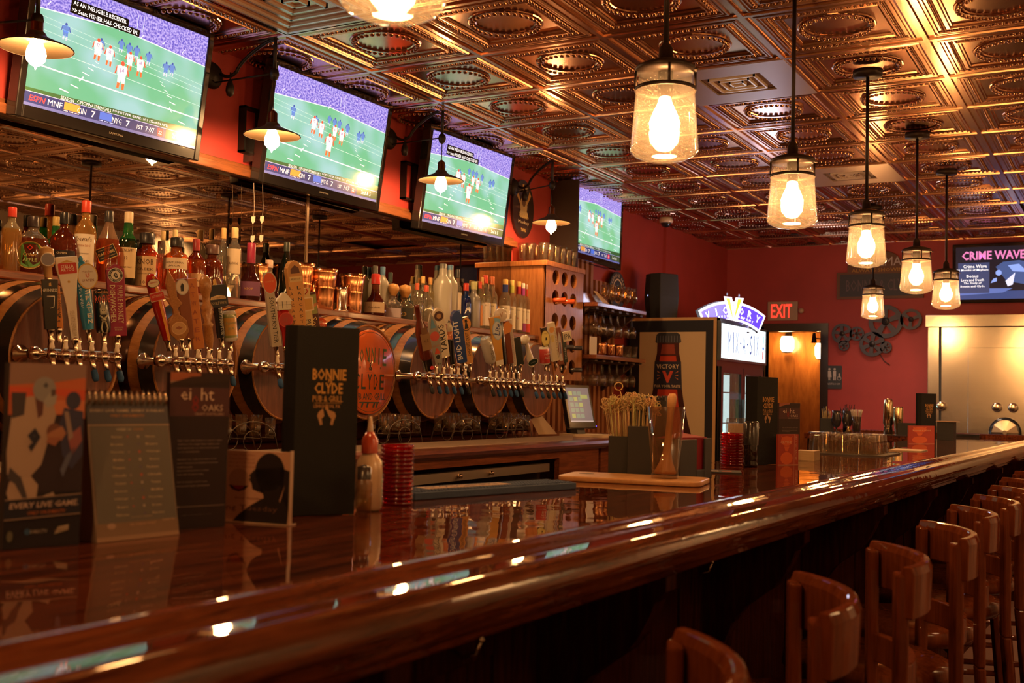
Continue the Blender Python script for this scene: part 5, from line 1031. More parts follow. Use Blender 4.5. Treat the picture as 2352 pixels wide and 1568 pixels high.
p = P(1250, 968, x=-3.2); t = tag(obj('paper_sheet', MB((.62, .42, .24)).add([(p.x, p.y-.07, 1.057), (p.x+.03, p.y+.12, 1.057), (p.x-.08, p.y+.10, 1.18), (p.x-.10, p.y-.02, 1.17)], [(0,1,2,3),(3,2,1,0)]), 'paper'), 'tan sheet of paper leaning below the last barrel', 'paper')
# wire racks with jars under the barrels
def wirerack(label, y):
    t = thing('wire_glass_rack', label, 'rack', (-3.0, y, 1.057), group='wire racks of small glasses under the barrels'); b = MB((.12, .09, .07))
    for x in (-.06, .06):
        b.tube([(x, -.15, 0), (x, -.13, .05)]+[(x, -.13*cos(a), .05+.065*sin(a)) for a in np.linspace(0, pi, 12)]+[(x, .15, 0)], .0022, 5); b.tube([(x, .05*cos(a), .04+.04*sin(a)) for a in np.linspace(0, 2*pi, 13)], .0018, 5)
    for y_ in (-.12, -.04, .04, .12): b.tube([(-.06, y_, .05), (.06, y_, .05)], .002, 5)
    obj('wire_frame', b, 'iron', t); return t
shot = lathe_thing('shot_glass', 'glass', 'small tasting glasses in the wire racks', [(.001, 0), (.018, 0), (.019, .01), (.022, .075), (.020, .075), (.016, .012), (.001, .012)], 'glass', (.85, .75, .6), 12)
w0 = None
for lb, px in (('wire glass rack between the tasting cards and the tall menu', 553), ('wire glass rack under the round orange sign', 905), ('wire glass rack under the first barrel right of the sign', 1050), ('wire glass rack under the second barrel right of the sign', 1170)):
    y = P(px, 1000, x=-3.0).y
    if w0 is None: w0 = wirerack(lb, y)
    else: dup(w0, lb, loc=(-3.0, y, 1.057))
    for i in range(4):
        for r in range(2): shot('small tasting glass in the '+lb, (-3.04+.08*r, y-.12+.08*i, 1.11+.012*(1.5-abs(i-1.5))))
# guitar-pick shaped chimes on the ledge
for lb, q in (('pale cord ornament hanging over the mirror, left strand', 583), ('pale cord ornament hanging over the mirror, right strand', 603)):
    t = thing('hanging_ornament', lb, 'ornament', P(q, 420, x=-3.6)); zt = t.location.z
    obj('cord', MB((.4, .32, .25)).tube([(0, 0, .0), (0, .01, -.12), (0, 0, -.27)], .0012, 5), 'paint', t)
    for z in (-.16, -.25): obj('pendant_piece', MB((.85, .78, .62)).add([(.004, -.012, z), (.004, .014, z+.005), (.004, .012, z-.02), (.004, -.002, z-.035), (.004, -.014, z-.018)], [(4,3,2,1,0)]), 'paper', t)
# ---------------- things standing on the near bar ----------------
ZT = 1.0705
def card(name, label, cat, bl, br, top, th, col, edge=None, group=None, z=ZT):
    m, w, h = stand(bl, br, top, z); t = thing(name, label, cat, group=group, mat=m)
    obj('board', MB(edge or col).box(0, w, 0, h, -th, 0), 'paper', t)
    s = MB(); s.rect(0, 0, w, h, .0006, col); return t, w, h, s
# football card
t, w, h, s = card('table_tent', 'tall football picture card standing at the left end of the bar', 'card', (4, 1263), (181, 1251), (195, 838), .022, (.02, .015, .02), (.05, .04, .04))
q = lambda pts, c, z=.001: s.poly([(x*w, y*h) for x, y in pts], z, c)
q([(0, .72), (1, .72), (1, 1), (0, 1)], (.55, .14, .06)); q([(0, .88), (.6, .9), (1, .93), (1, 1), (0, 1)], (.28, .17, .14), .0012); q([(0, .8), (.5, .84), (1, .8), (1, .86), (0, .87)], (.62, .10, .05), .0013); q([(.5, .74), (1, .7), (1, .8), (.5, .8)], (.60, .2, .1), .0013)
q([(.0, .3), (1, .3), (1, .72), (0, .72)], (.035, .022, .03), .0011)
J = (.42, .30, .24)
q([(.08, .78), (.04, .70), (.0, .52), (.02, .40), (.3, .38), (.45, .45), (.55, .62), (.62, .72), (.55, .82), (.25, .82)], J, .0016)      # jersey
q([(.03, .84), (.22, .84), (.2, .72), (.05, .7)], (.06, .05, .06), .0017); q([(.33, .82), (.45, .82), (.44, .72), (.38, .70)], (.12, .05, .05), .0018)
q([(x, y) for x, y in circ(.45, .86, .15, 20, .068)], (.27, .26, .27), .0019); q([(.52, .84), (.62, .83), (.6, .78), (.5, .76), (.44, .79)], (.35, .33, .32), .002); q([(.43, .88), (.47, .90), (.5, .88), (.47, .865)], (.08, .08, .1), .0021); q([(.54, .86), (.6, .86), (.6, .83), (.54, .82)], (.1, .07, .07), .0021)
s.text('9', .34*w, .585*h, .17*w, .13*h, (.03, .03, .05), .0024, .2, .1)
q([(.05, .36), (.3, .4), (.42, .34), (.4, .26), (.55, .29), (.58, .25), (.4, .22), (.1, .21), (.02, .3)], (.45, .32, .25), .0015); q([(.05, .44), (.2, .38), (.3, .26), (.24, .26), (.12, .35), (.02, .38)], (.07, .06, .07), .0022)
q([(x, y) for x, y in circ(.6, .63, .10, 16, .045)], (.17, .07, .05), .0023); q([(.5, .6), (.7, .58), (.76, .62), (.7, .66), (.52, .62)], (.38, .17, .10), .0025); q([(.5, .57), (.62, .55), (.7, .6), (.52, .6)], (.33, .13, .08), .0026)
q([(x, y) for x, y in circ(.84, .80, .10, 14, .05)], (.05, .05, .09), .0018); q([(.72, .76), (.98, .74), (1, .5), (.85, .42), (.72, .5), (.66, .66)], (.05, .05, .10), .0016); q([(.78, .6), (.95, .66), (.98, .58), (.85, .5)], (.3, .1, .1), .0019); q([(.72, .74), (.78, .74), (.86, .6), (.8, .58)], (.30, .22, .2), .002); q([(.78, .5), (.9, .55), (.74, .38), (.7, .42)], (.12, .13, .2), .0019); q([(.45, .27), (.62, .3), (.66, .26), (.5, .22)], (.4, .3, .24), .002)
q([(0, .16), (1, .18), (1, .285), (0, .265)], (.02, .02, .035), .0028); q([(0, .262), (1, .283), (1, .288), (0, .267)], (.4, .27, .2), .003); q([(0, .155), (1, .175), (1, .18), (0, .16)], (.4, .27, .2), .003)
s.text('EVERY LIVE GAME.', .51*w, .235*h, .9*w, .032*h, (.55, .40, .34), .0034, .06, .15, radians(1.5)); s.text('ONLY ON DIRECTV', .54*w, .193*h, .5*w, .019*h, (.5, .14, .04), .0034, .05, .15, radians(1.5)); s.text('DIRECTV', .45*w, .09*h, .22*w, .018*h, (.45, .38, .33), .0034, .03); q(circ(.3, .09, .04, 12, .017), (.04, .10, .2), .0034); q([(.65, .07), (.84, .09), (.84, .12), (.7, .11)], (.42, .33, .24), .0034); s.text('NFL SUNDAY TICKET', .74*w, .09*h, .2*w, .012*h, (.2, .1, .06), .004); q(circ(.08, .07, .04, 10, .03), (.14, .13, .09), .0034)
obj('printed_face', s, 'paper', t)
# spiral calendar tent
a, c = P(222, 1247, z=ZT), P(411, 1227, z=ZT); X = c-a; nrm = X.cross(Vector((0, 0, 1))).normalized(); wq = X.length
tl_ = Pp(198, 905, a-nrm*.045, nrm); hT = (tl_.z-ZT); L0 = .0
m_ = frame(a, X, Vector((0, 0, hT))-nrm*.045); hs = sqrt(hT*hT+.045**2)
t = thing('desk_calendar', 'spiral bound grey game schedule calendar standing like a tent', 'calendar', mat=m_)
b = MB((.22, .15, .11)); b.box(0, wq, 0, hs, -.004, 0); B = m_.inverted()
vs = [B @ v for v in (a, a-nrm*.09, a-nrm*.045+Vector((0, 0, hT)), c, c-nrm*.09, c-nrm*.045+Vector((0, 0, hT)))]
b.add(vs, [(1, 4, 5, 2)], (.12, .08, .06)); b.add(vs, [(0, 3, 4, 1)], (.12, .08, .06)); b.add([vs[0]+Vector((0, 0, -.001)), vs[1], vs[2], vs[0]], [(0, 1, 2)], (.18, .11, .08)); obj('stand', b, 'paper', t)
s = MB(); s.rect(.004, .006, wq-.002, hs-.01, .0006, (.115, .10, .082)); s.rect(.0, .795*hs, wq, .925*hs, .0009, (.07, .065, .075)); s.rect(0, .783*hs, wq, .79*hs, .001, (.42, .28, .2)); s.rect(0, 0, wq, .03*hs, .001, (.32, .19, .12)); s.rect(0, .03*hs, wq, .12*hs, .0008, (.20, .12, .07))
s.text('EVERY LIVE GAME, EVERY SUNDAY.', .5*wq, .885*hs, .92*wq, .022*hs, (.5, .38, .3), .0013, .05); s.text('ONLY ON DIRECTV', .48*wq, .852*hs, .42*wq, .018*hs, (.48, .2, .06), .0013, .05); s.text('WEEK 10', .42*wq, .755*hs, .18*wq, .016*hs, (.5, .4, .33), .0013, .05); s.text('11/13', .60*wq, .755*hs, .11*wq, .016*hs, (.5, .2, .08), .0013, .05)
nmz = ['Ravens', 'Browns', 'Thursday', 'Bills', 'Texans', 'Chiefs', 'Packers', 'Broncos', 'Vikings', 'Bears', 'Falcons']
for i in range(11):
    y_ = (.705-.0535*i)*hs; s.text(nmz[i], (.33-.006*(i % 3))*wq, y_, (.13+.02*(i % 3))*wq, .016*hs, (.50, .36, .27), .0013, .04); s.text(nmz[-i-1], (.74+.01*(i % 4))*wq, y_, (.12+.03*(i % 3))*wq, .016*hs, (.50, .36, .27), .0013, .04)
    s.poly(circ(.46*wq, y_, .011*wq, 8), .0013, [(.4, .06, .05), (.1, .08, .1), (.3, .2, .17)][i % 3]); s.poly(circ(.59*wq, y_, .016*wq, 8), .0013, [(.4, .3, .26), (.4, .08, .05), (.1, .08, .12)][(i*2) % 3])
s.text('DIRECTV', .88*wq, .115*hs, .15*wq, .014*hs, (.45, .28, .18), .0013, .03); s.text('NFL SUNDAY TICKET', .56*wq, .1*hs, .32*wq, .016*hs, (.45, .25, .15), .0013, .03); s.poly(circ(.18*wq, .10*hs, .05*wq, 10, .02*hs), .0013, (.4, .25, .18)); s.text('SCAN HERE', .55*wq, .15*hs, .26*wq, .008*hs, (.42, .26, .18), .0013, .03)
obj('printed_face', s, 'paper', t)
b = MB((.7, .55, .42))
for i in range(14):
    x = wq*(.03+.94*i/13); b.tube([(x, hs-.016, .0015), (x, hs-.006, .006), (x, hs+.006, .003), (x+.002, hs+.004, -.008), (x+.002, hs-.010, -.01)], .0016, 5)
obj('spiral_binding', b, 'metal', t)
# eight oaks card
t, w, h, s = card('table_tent', 'dark distillery card with cream lettering between the calendar and the silhouette card', 'card', (378, 1219), (516, 1209), (518, 858), .012, (.025, .012, .012))
def oaks(s, w, h, sc=1):
    s.rect(0, .93*h, .5*w, 1*h, .0009, (.34, .10, .045)); s.poly([(0, .91*h), (.4*w, .93*h), (.3*w, .95*h), (0, .945*h)], .001, (.28, .17, .12)); s.poly([(0, .9*h), (.5*w, .93*h), (w, .95*h), (w, .99*h), (.35*w, .975*h), (0, .93*h)], .0011, (.03, .015, .012)); s.rect(0, .72*h, w, .905*h, .0009, (.075, .028, .028))
    s.text('ei', .26*w, .862*h, .17*w, .075*h, (.66, .48, .36), .0014); s.text('ht', .62*w, .862*h, .22*w, .082*h, (.66, .48, .36), .0014); s.text('8', .42*w, .80*h, .12*w, .11*h, (.22, .02, .02), .0013); s.text('OAKS', .71*w, .775*h, .36*w, .042*h, (.62, .45, .34), .0014); s.text('CRAFT DISTILLERS', .66*w, .735*h, .5*w, .016*h, (.45, .3, .22), .0014, .02)
    tx = ['Eight Oaks craft distillers is a grain to glass', 'distillery in the Lehigh Valley making small', 'batch spirits from corn, wheat and rye grown', 'on our own family farm.', '', 'Applejack, rum, vodka and bourbon are all', 'mashed, fermented and distilled by hand and', 'bottled on site.', 'Ask your bartender for a cocktail', 'made with our spirits today.', '', 'Visit the tasting room for tours', 'and seasonal releases each weekend.']
    for i, l_ in enumerate(tx):
        if l_: s.text(l_, (.15+.0075*len(l_)+.02)*w, (.565-.024*i)*h, .0158*len(l_)*w, .010*h, (.42, .31, .25), .0014)
    s.rect(.1*w, .142*h, .98*w, .147*h, .0014, (.22, .15, .11)); s.poly(circ(.2*w, .145*h, .012*w, 8), .0016, (.35, .25, .18)); s.text('eightoaksdistillers.com', .5*w, .09*h, .5*w, .010*h, (.15, .1, .08), .0014)
oaks(s, w, h); obj('printed_face', s, 'paper', t)
# silhouette card in acrylic holder
t, w, h, s = card('table_tent', 'small cream card with the black silhouette of a woman facing left', 'card', (517, 1197), (664, 1207), (669, 1039), .006, (.60, .34, .23), (.6, .4, .3))
q = lambda pts, c, z=.001: s.poly([(x*w, y*h) for x, y in pts], z, c)
S_ = (.018, .010, .010)
q(circ(.68, .72, .23, 22, .26), S_); q([(.45, .75), (.36, .66), (.38, .63), (.36, .60), (.40, .55), (.42, .47), (.5, .44), (.58, .42), (.62, .5), (.9, .5), (.9, .8)], S_); q([(.5, .5), (.58, .42), (.60, .36), (.4, .25), (.22, .12), (.12, .02), (.97, .0), (.99, .3), (.9, .5)], S_); q([(.86, .78), (.99, .74), (.99, .2), (.86, .4)], S_); q([(.84, .34), (.92, .55), (.88, .38), (.85, .30)], (.42, .22, .15), .0013)
q(circ(.2, .6, .16, 20, .15), (.43, .24, .16), .0009); q([(.04, .52), (.10, .46), (.2, .43), (.3, .46), (.36, .52), (.2, .50)], (.02, .01, .01), .0012); q([(.1, .51), (.3, .51), (.26, .47), (.2, .455), (.14, .47)], (.3, .015, .02), .0014)
for i, l_ in enumerate(('Drink Fine, Dine', 'Time for fun or', 'the good stuff', 'for the evening')): s.text(l_, .24*w, (.94-.055*i)*h, .42*w, .028*h, (.30, .09, .06), .0013)
s.text('Every Tuesday', .36*w, .34*h, .42*w, .03*h, (.16, .04, .03), .0018, .02, .2); s.text('ng Tuesday', .42*w, .2*h, .8*w, .095*h, (.16, .07, .05), .0018)
obj('printed_face', s, 'paper', t)
b = MB((.6, .42, .3)); b.box(w, w+.0015, 0, h+.003, -.006, .004); b.box(-.001, w+.002, 0, .002, -.02, .004); obj('clear_holder', b, 'gloss', t)
# menus
def menu(label, bl, br, top, sp, th=.03, back=False):
    m, w, h = stand(bl, br, top, ZT); t = thing('menu_book', label, 'menu', group='tall black pub menus on the bar', mat=m); Kc = (.019, .018, .017)
    b = MB(Kc); b.box(0, w, 0, h, -.004, 0); obj('front_cover', b, 'cloth', t, bevel=.0012)
    b = MB((.012, .011, .011)); b.add([(-sp, 0, -.012), (0, 0, 0), (0, h, 0), (-sp, h, -.012), (-sp, 0, -.030), (-sp, h, -.030), (0, 0, -.004), (0, h, -.004)], [(0,1,2,3), (0,3,5,4), (4,5,7,6), (3,2,7,5), (0,4,6,1)]); obj('spine', b, 'cloth', t)
    b = MB(Kc); b.add([(-sp, 0, -.030), (w*.95, 0, -.045), (w*.95, h, -.045), (-sp, h, -.030), (-sp, 0, -.033), (w*.95, 0, -.048), (w*.95, h, -.048), (-sp, h, -.033)], [(0,1,2,3), (7,6,5,4), (1,5,6,2), (3,2,6,7)]); obj('back_cover', b, 'cloth', t)
    s = MB(); G1 = (.55, .27, .05); x = .50*w
    s.text('BONNIE', x+.03*w, .745*h, .54*w, .062*h, G1, .0008, .07); s.text('CLYDE', x+.02*w, .672*h, .45*w, .060*h, G1, .0008, .07); s.text('N', x+.04*w, .712*h, .06*w, .022*h, G1, .0009, .06); s.text('PUB & GRILL', x+.01*w, .616*h, .48*w, .034*h, (.45, .22, .05), .0008, .06); s.rect(x-.2*w, .592*h, x+.23*w, .5945*h, .0008, (.4, .2, .05)); s.text('LEHIGHTON, PA', x, .575*h, .42*w, .022*h, (.42, .20, .06), .0008, .05)
    for e in (-1, 1): s.poly([(x+e*.02*w-.005, .565*h), (x+e*.13*w, .545*h), (x+e*.15*w, .525*h), (x+e*.12*w, .50*h), (x+e*.10*w, .475*h), (x+e*.06*w, .48*h), (x+e*.08*w, .51*h), (x+e*.035*w, .525*h)][::e], .0008, (.42, .22, .09))
    s.poly([(x-.03*w, .56*h), (x+.03*w, .56*h), (x, .59*h)], .0008, (.45, .22, .06))
    obj('gold_lettering', s, 'paint', t); return t
menu('tall black menu standing in front of the orange barrel sign, largest and nearest', (669, 1186), (814, 1181), (832, 754), .012)
menu('tall black menu beside the second red glass stack, middle one of the three', (1737, 1068), (1785, 1066), (1789, 867), .022)
menu('small distant black menu at the far end of the bar before the steel door', (2116, 1010), (2150, 1010), (2151, 904), .015)
# bottle, jar and stacks of red glass
def sq(z): return ZT
def lathed(name, label, cat, px, py, parts, group=None, s_=1, z=ZT):
    p = P(px, py, z=z); t = thing(name, label, cat, p, 0, group)
    for pn, prof, mt, cl, kw in parts: o = MB(cl); o.lathe([(r*s_, h_*s_) for r, h_ in prof], kw.pop('n', 24), **kw); obj(pn, o, mt, t)
    return t
lathed('squeeze_bottle', 'cream squeeze bottle with a red top beside the nearest tall menu', 'bottle', 845, 1172, [('bottle_body', [(.001, 0), (.022, 0), (.026, .006), (.026, .075), (.024, .095), (.014, .108), (.014, .115)], 'gloss', (.62, .42, .26), {}), ('cap', [(.016, .110), (.016, .135), (.012, .142), (.008, .15), (.001, .152)], 'gloss', (.50, .07, .03), {}), ('nozzle', [(.006, .148), (.003, .18), (.001, .181)], 'gloss', (.62, .42, .28), {})])
lathed('salt_shaker', 'small clear shaker with a dark top in front of the squeeze bottle', 'shaker', 834, 1186, [('jar', [(.001, 0), (.014, 0), (.015, .06), (.011, .07)], 'glass', (.8, .65, .45), {'n': 12}), ('lid', [(.013, .068), (.013, .09), (.001, .095)], 'gloss', (.03, .025, .025), {'n': 14})])
def redstack(label, px, py, r, n_, h_):
    p = P(px, py, z=ZT); t = thing('glass_plate_stack', label, 'glassware', p, 0, 'stacks of ribbed red glass')
    for i in range(n_):
        z = i*h_; b = MB((.75, .015, .03)); b.lathe([(.001, z), (r*.9, z), (r*.97, z+h_*.12), (r, z+h_*.45), (r*.97, z+h_*.85), (r*.93, z+h_*.86), (r*.92, z+h_*.2), (.001, z+h_*.15)], 40, ribs=20, rd=.012); obj('ribbed_ring', b, 'red_glass', t)
    return t
redstack('tall stack of ribbed red glass dishes beside the cream squeeze bottle', 910, 1158, .034, 14, .0088)
redstack('second stack of ribbed red glass dishes in front of the middle menu', 1680, 1068, .040, 12, .0095)
lathed('glass_jar', 'clear glass jar of cream packets behind the second red stack', 'jar', 1693, 1058, [('jar', [(.001, 0), (.04, 0), (.042, .15), (.04, .16)], 'glass', (.8, .75, .7), {}), ('contents', [(.001, .01), (.036, .01), (.036, .14), (.001, .14)], 'paper', (.5, .35, .25), {'n': 12})])
lathed('pepper_grinder', 'dark clear pepper grinder with a black cap beside the middle menu', 'grinder', 1724, 1072, [('jar', [(.001, 0), (.024, 0), (.025, .01), (.022, .02), (.024, .03), (.022, .075)], 'glass', (.30, .2, .15), {'n': 18}), ('peppercorns', [(.001, .004), (.02, .004), (.02, .07), (.001, .07)], 'paint', (.03, .02, .015), {'n': 12}), ('cap', [(.026, .075), (.027, .15), (.022, .156), (.001, .157)], 'gloss', (.02, .017, .017), {'n': 20})])
# bar mat
q1, q2 = P(953, 1149, z=ZT), P(1324, 1123, z=ZT); m = frame(q1, q2-q1, (-.95, .1, 0)); wl = (q2-q1).length; wd = .10
if m.col[2].z < 0: m = frame(q2, q1-q2, (-.95, .1, 0))
t = thing('bar_mat', 'blue rubber bar mat with a cream lettered strip along the bar edge', 'mat', mat=m)
obj('mat_base', MB((.055, .085, .16)).box(0, wl, 0, wd, 0, .016), 'rubber', t, bevel=.002)
b = MB((.075, .11, .20))
for i in range(52):
    for j in range(4): x = .008+i*(wl-.02)/51; b.box(x, x+.005, .008+j*.023, .008+j*.023+.016, .016, .0185)
obj('nubs', b, 'rubber', t)
b = MB(); f_ = m.col[0].y > 0
b.rect(.12*wl, .028, .62*wl, .075, .0192, (.62, .40, .25)); b.text('STOLICHNAYA', .37*wl, .052, .44*wl, .028, (.06, .08, .15), .0196, .06); obj('lettered_strip', b, 'rubber', t)
# cutting board with pint glass and muddler
c0 = P(1455, 1108, z=ZT); e1 = P(1290, 1100, z=ZT); e2 = P(1615, 1116, z=ZT); X = (e2-e1); X.z = 0; wb = X.length
m = frame(e1, X, (0, 1, 0)); t = thing('cutting_board', 'rounded pale wooden cutting board under the tall mixing glass', 'board', mat=frame((e1+e2)/2, X, Vector((-X.y, X.x, 0))))
b = MB(); o_ = rrect(wb, .20, .035, 0, .04, 6); b.prism(o_, 0, .014, None, True); obj('board', b, 'maple', t, bevel=.003)
b = MB((.10, .04, .02)); b.prism(circ(-wb*.36, .06, .022, 16, .012), .0142, .0146); obj('thumb_hole', b, 'paint', t)
p = P(1527, 1098, z=ZT+.014); t = thing('mixing_glass', 'tall clear pint mixing glass on the cutting board', 'glass', p)
Rb = rad(62, p); Rt = rad(88, p); Hm = P(1531, 934, y=p.y).z-p.z
obj('glass_body', MB((.86, .78, .68)).lathe([(.001, 0), (Rb, 0), (Rb, .004), (Rt, Hm), (Rt-.0025, Hm), (Rb-.003, .014), (.001, .012)], 32), 'glass', t)
t = thing('muddler', 'wooden muddler with a flared base standing inside the mixing glass', 'muddler', p+Vector((0, 0, .0125))); Hd = P(1552, 903, y=p.y).z-p.z-.0125; sl = .35
b = MB(); b.lathe([(.001, 0), (Rb-.007, .0), (Rb-.007, .006), (.018, .03), (.011, .06), (.009, .10), (.009, Hd*.80), (.012, Hd*.85), (.0125, Hd*.95), (.008, Hd*.995), (.001, Hd)], 20)
b.v = [(x+.010*(z/Hd), y+.020*(z/Hd), z) for x, y, z in b.v]; obj('wood_body', b, 'maple', t)
# caddies
def crate(name, label, cat, bl, br, top, dp, col=(.018, .016, .016), slot=False):
    m, w, h = stand(bl, br, top, ZT); t = thing(name, label, cat, mat=m); b = MB(col); k = .004
    b.box(0, w, 0, h, -k, 0); b.box(0, w, 0, h, -dp, -dp+k); b.box(0, k, 0, h, -dp+k, -k); b.box(w-k, w, 0, h, -dp+k, -k); b.box(k, w-k, 0, k, -dp+k, -k); obj('case', b, 'paint', t, bevel=.001); return t, w, h
t, w, h = crate('bar_caddy', 'black open caddy holding knotted bamboo picks behind the cutting board', 'caddy', (1396, 1094), (1497, 1098), (1497, 1004), .12)
mt = t.matrix_world.copy()
pk = thing('bamboo_picks', 'dense bunch of knotted bamboo cocktail picks in the black caddy', 'cocktail picks', mat=mt); pk['kind'] = 'stuff'
b = MB((.52, .32, .13)); r2 = random.Random(3); Ztop = P(1430, 915, y=mt.translation.y+.03).z-ZT
def loop(b, c, R, ax, r_):
    u = Vector(ax).normalized(); a_ = u.orthogonal().normalized(); v_ = u.cross(a_); b.tube([Vector(c)+a_*R*cos(2*pi*i/9)+v_*R*sin(2*pi*i/9) for i in range(9)], r_, 4, None, True)
for i in range(110):
    x0 = r2.uniform(.012, w-.012); z0 = r2.uniform(-.11, -.01); fx_ = (x0/w-.5); hh = Ztop+.0-.05*abs(fx_)**1.5+r2.uniform(-.02, .008)
    x1 = w/2+fx_*w*1.55+r2.uniform(-.006, .006)-.004; z1 = z0*1.05+r2.uniform(-.01, .02)
    cI = (.58+r2.uniform(-.1, .08), .42+r2.uniform(-.08, .05), .18)
    b.tube([(x0, .004, z0), (x1, hh, z1)], .0011, 4, cI); b.col = cI; loop(b, (x1, hh+.004, z1), r2.uniform(.006, .010), (r2.uniform(-1, 1), r2.uniform(-1, 1), r2.uniform(-1, 1)), .0015); loop(b, (x1+r2.uniform(-.01, .01), hh+r2.uniform(-.022, .004), z1+.004), r2.uniform(.005, .009), (r2.uniform(-1, 1), r2.uniform(-1, 1), r2.uniform(-1, 1)), .0014)
    if i % 2: b.tube([(x1, hh, z1), (x1+r2.uniform(-.008, .008), hh+.006, z1+.004), (x1+r2.uniform(-.015, .015), hh+r2.uniform(0, .02), z1)], .001, 4)
b.col = (.66, .42, .16); loop(b, (w*.18, Ztop+.035, -.03), .012, (.2, .2, 1), .0016); b.tube([(w*.2, Ztop-.01, -.03), (w*.25, Ztop+.01, -.03), (w*.2, Ztop+.025, -.03)], .0013, 4); loop(b, (-.012, Ztop-.012, -.03), .012, (.1, .4, 1), .0016)
pk2 = obj('picks', b, 'paper', pk); pk2['kind'] = 'stuff'
t, w, h = crate('straw_caddy', 'black ribbed box of straws behind the mixing glass', 'caddy', (1455, 1092), (1527, 1096), (1527, 920), .06)
mS = t.matrix_world.copy(); s_ = MB((.02, .018, .018)); r2 = random.Random(5)
for i in range(11):
    for j in range(3): s_.tube([(.008+i*(w-.016)/10, .005, -.015-.014*j), (.008+i*(w-.016)/10, h+.012+r2.uniform(-.003, .003), -.015-.014*j)], .0032, 6)
st = thing('drinking_straws', 'tightly packed black straws standing in the ribbed box', 'straws', mat=mS); st['kind'] = 'stuff'; k_ = obj('straws', s_, 'gloss', st); k_['kind'] = 'stuff'
t, w, h = crate('straw_caddy', 'low black box in front of the straws, right end of the pick caddy', 'caddy', (1440, 1098), (1500, 1100), (1493, 980), .05)
# napkin holder
m, w, h = stand((1562, 1102), (1634, 1096), (1634, 1006), ZT); t = thing('napkin_holder', 'grey-black napkin holder with dark red napkins showing through its slot', 'napkin holder', mat=m); Kc = (.045, .045, .048)
b = MB(Kc); b.box(0, w*.52, 0, h*.98, -.006, 0); b.box(w*.78, w, 0, h, -.006, 0); b.box(w*.52, w*.78, 0, h*.22, -.006, 0); b.box(0, w, 0, .006, -.12, -.006); b.box(0, w, 0, h, -.126, -.12); b.box(0, .005, 0, h, -.12, -.006); b.box(w-.005, w, 0, h, -.12, -.006); obj('case', b, 'paint', t, bevel=.0015)
nk = thing('napkins', 'stack of dark red paper napkins inside the napkin holder', 'napkins', mat=m.copy())
b = MB((.28, .012, .025)); b.add([(.006, .008, -.10), (w-.006, .008, -.10), (w-.006, .008, -.01), (.006, .008, -.01), (.006, h*.97, -.10), (w-.006, h*1.05, -.10), (w-.012, h*1.02, -.01), (.01, h*1.03, -.01), (w*.45, h*1.14, -.05)], [(0,3,7,4), (1,5,6,2), (3,2,6,7), (0,4,5,1), (7,6,8), (6,5,8), (5,4,8), (4,7,8)]); obj('napkin_stack', b, 'paper', nk)
tg = thing('coaster', 'thin dark card lying beside the napkin holder', 'coaster', P(1650, 1084, z=ZT), radians(20)); obj('card', MB((.05, .05, .05)).box(-.05, .07, -.05, .06, 0, .004), 'paper', tg); obj('printed_face', MB((.5, .35, .2)).box(-.03, .0, -.03, .01, .004, .0045).box(.01, .04, -.03, .0, .004, .0045, (.35, .08, .05)), 'paper', tg)
# second distillery card, red menu cards
t, w, h, s = card('table_tent', 'distillery card with cream lettering behind the middle menu', 'card', (1788, 1056), (1836, 1055), (1838, 926), .01, (.035, .017, .014)); oaks(s, w, h); obj('printed_face', s, 'paper', t)
def redcard(label, bl, br, top, big):
    t, w, h, s = card('table_tent', label, 'card', bl, br, top, .008, (.42, .055, .03))
    O_ = (.68, .13, .04); s.poly(circ(.42*w, .78*h, .28*w, 16, .16*h), .001, O_); s.poly([(.3*w, .6*h), (.36*w, .45*h), (.48*w, .45*h), (.55*w, .6*h)], .001, O_); s.poly(circ(.42*w, .22*h, .3*w, 16, .2*h), .001, O_); s.poly([(.15*w, .95*h), (.3*w, .86*h), (.2*w, .8*h)], .0011, O_); s.poly([(.7*w, .95*h), (.55*w, .86*h), (.65*w, .8*h)], .0011, O_)
    if big: s.rect(.78*w, 0, .80*w, h, .0012, (.6, .25, .15)); s.text("LET'S GET BASTED", .89*w, .55*h, .8*h, .08*w, (.62, .36, .2), .0014, .01, 0, V)
    s.text('CLYDE' if big else 'BONNIE & CLYDE', .38*w if big else .5*w, .74*h, (.55 if big else .7)*w, .07*h, (.70, .42, .22), .0016, .04); s.rect(.0, .0, w, .02*h, .0012, (.6, .25, .15))
    obj('printed_face', s, 'paper', t)
redcard('red and orange drinks card with a sideways line of lettering beside the middle menu', (1786, 1068), (1833, 1067), (1834, 997), True)
redcard('small red and orange drinks card in front of the distant menu', (2087, 1019), (2146, 1019), (2146, 978), False)
p = P(1850, 1056, z=ZT)
for i in range(9): tag(obj('coaster', MB((.62, .42, .22)).box(p.x-.045, p.x+.045, p.y-.045, p.y+.045, ZT+.0001+i*.0042, ZT+.0039+i*.0042), 'paper'), 'pale square coaster in the stack right of the red card', 'coaster', 'stacked pale coasters')
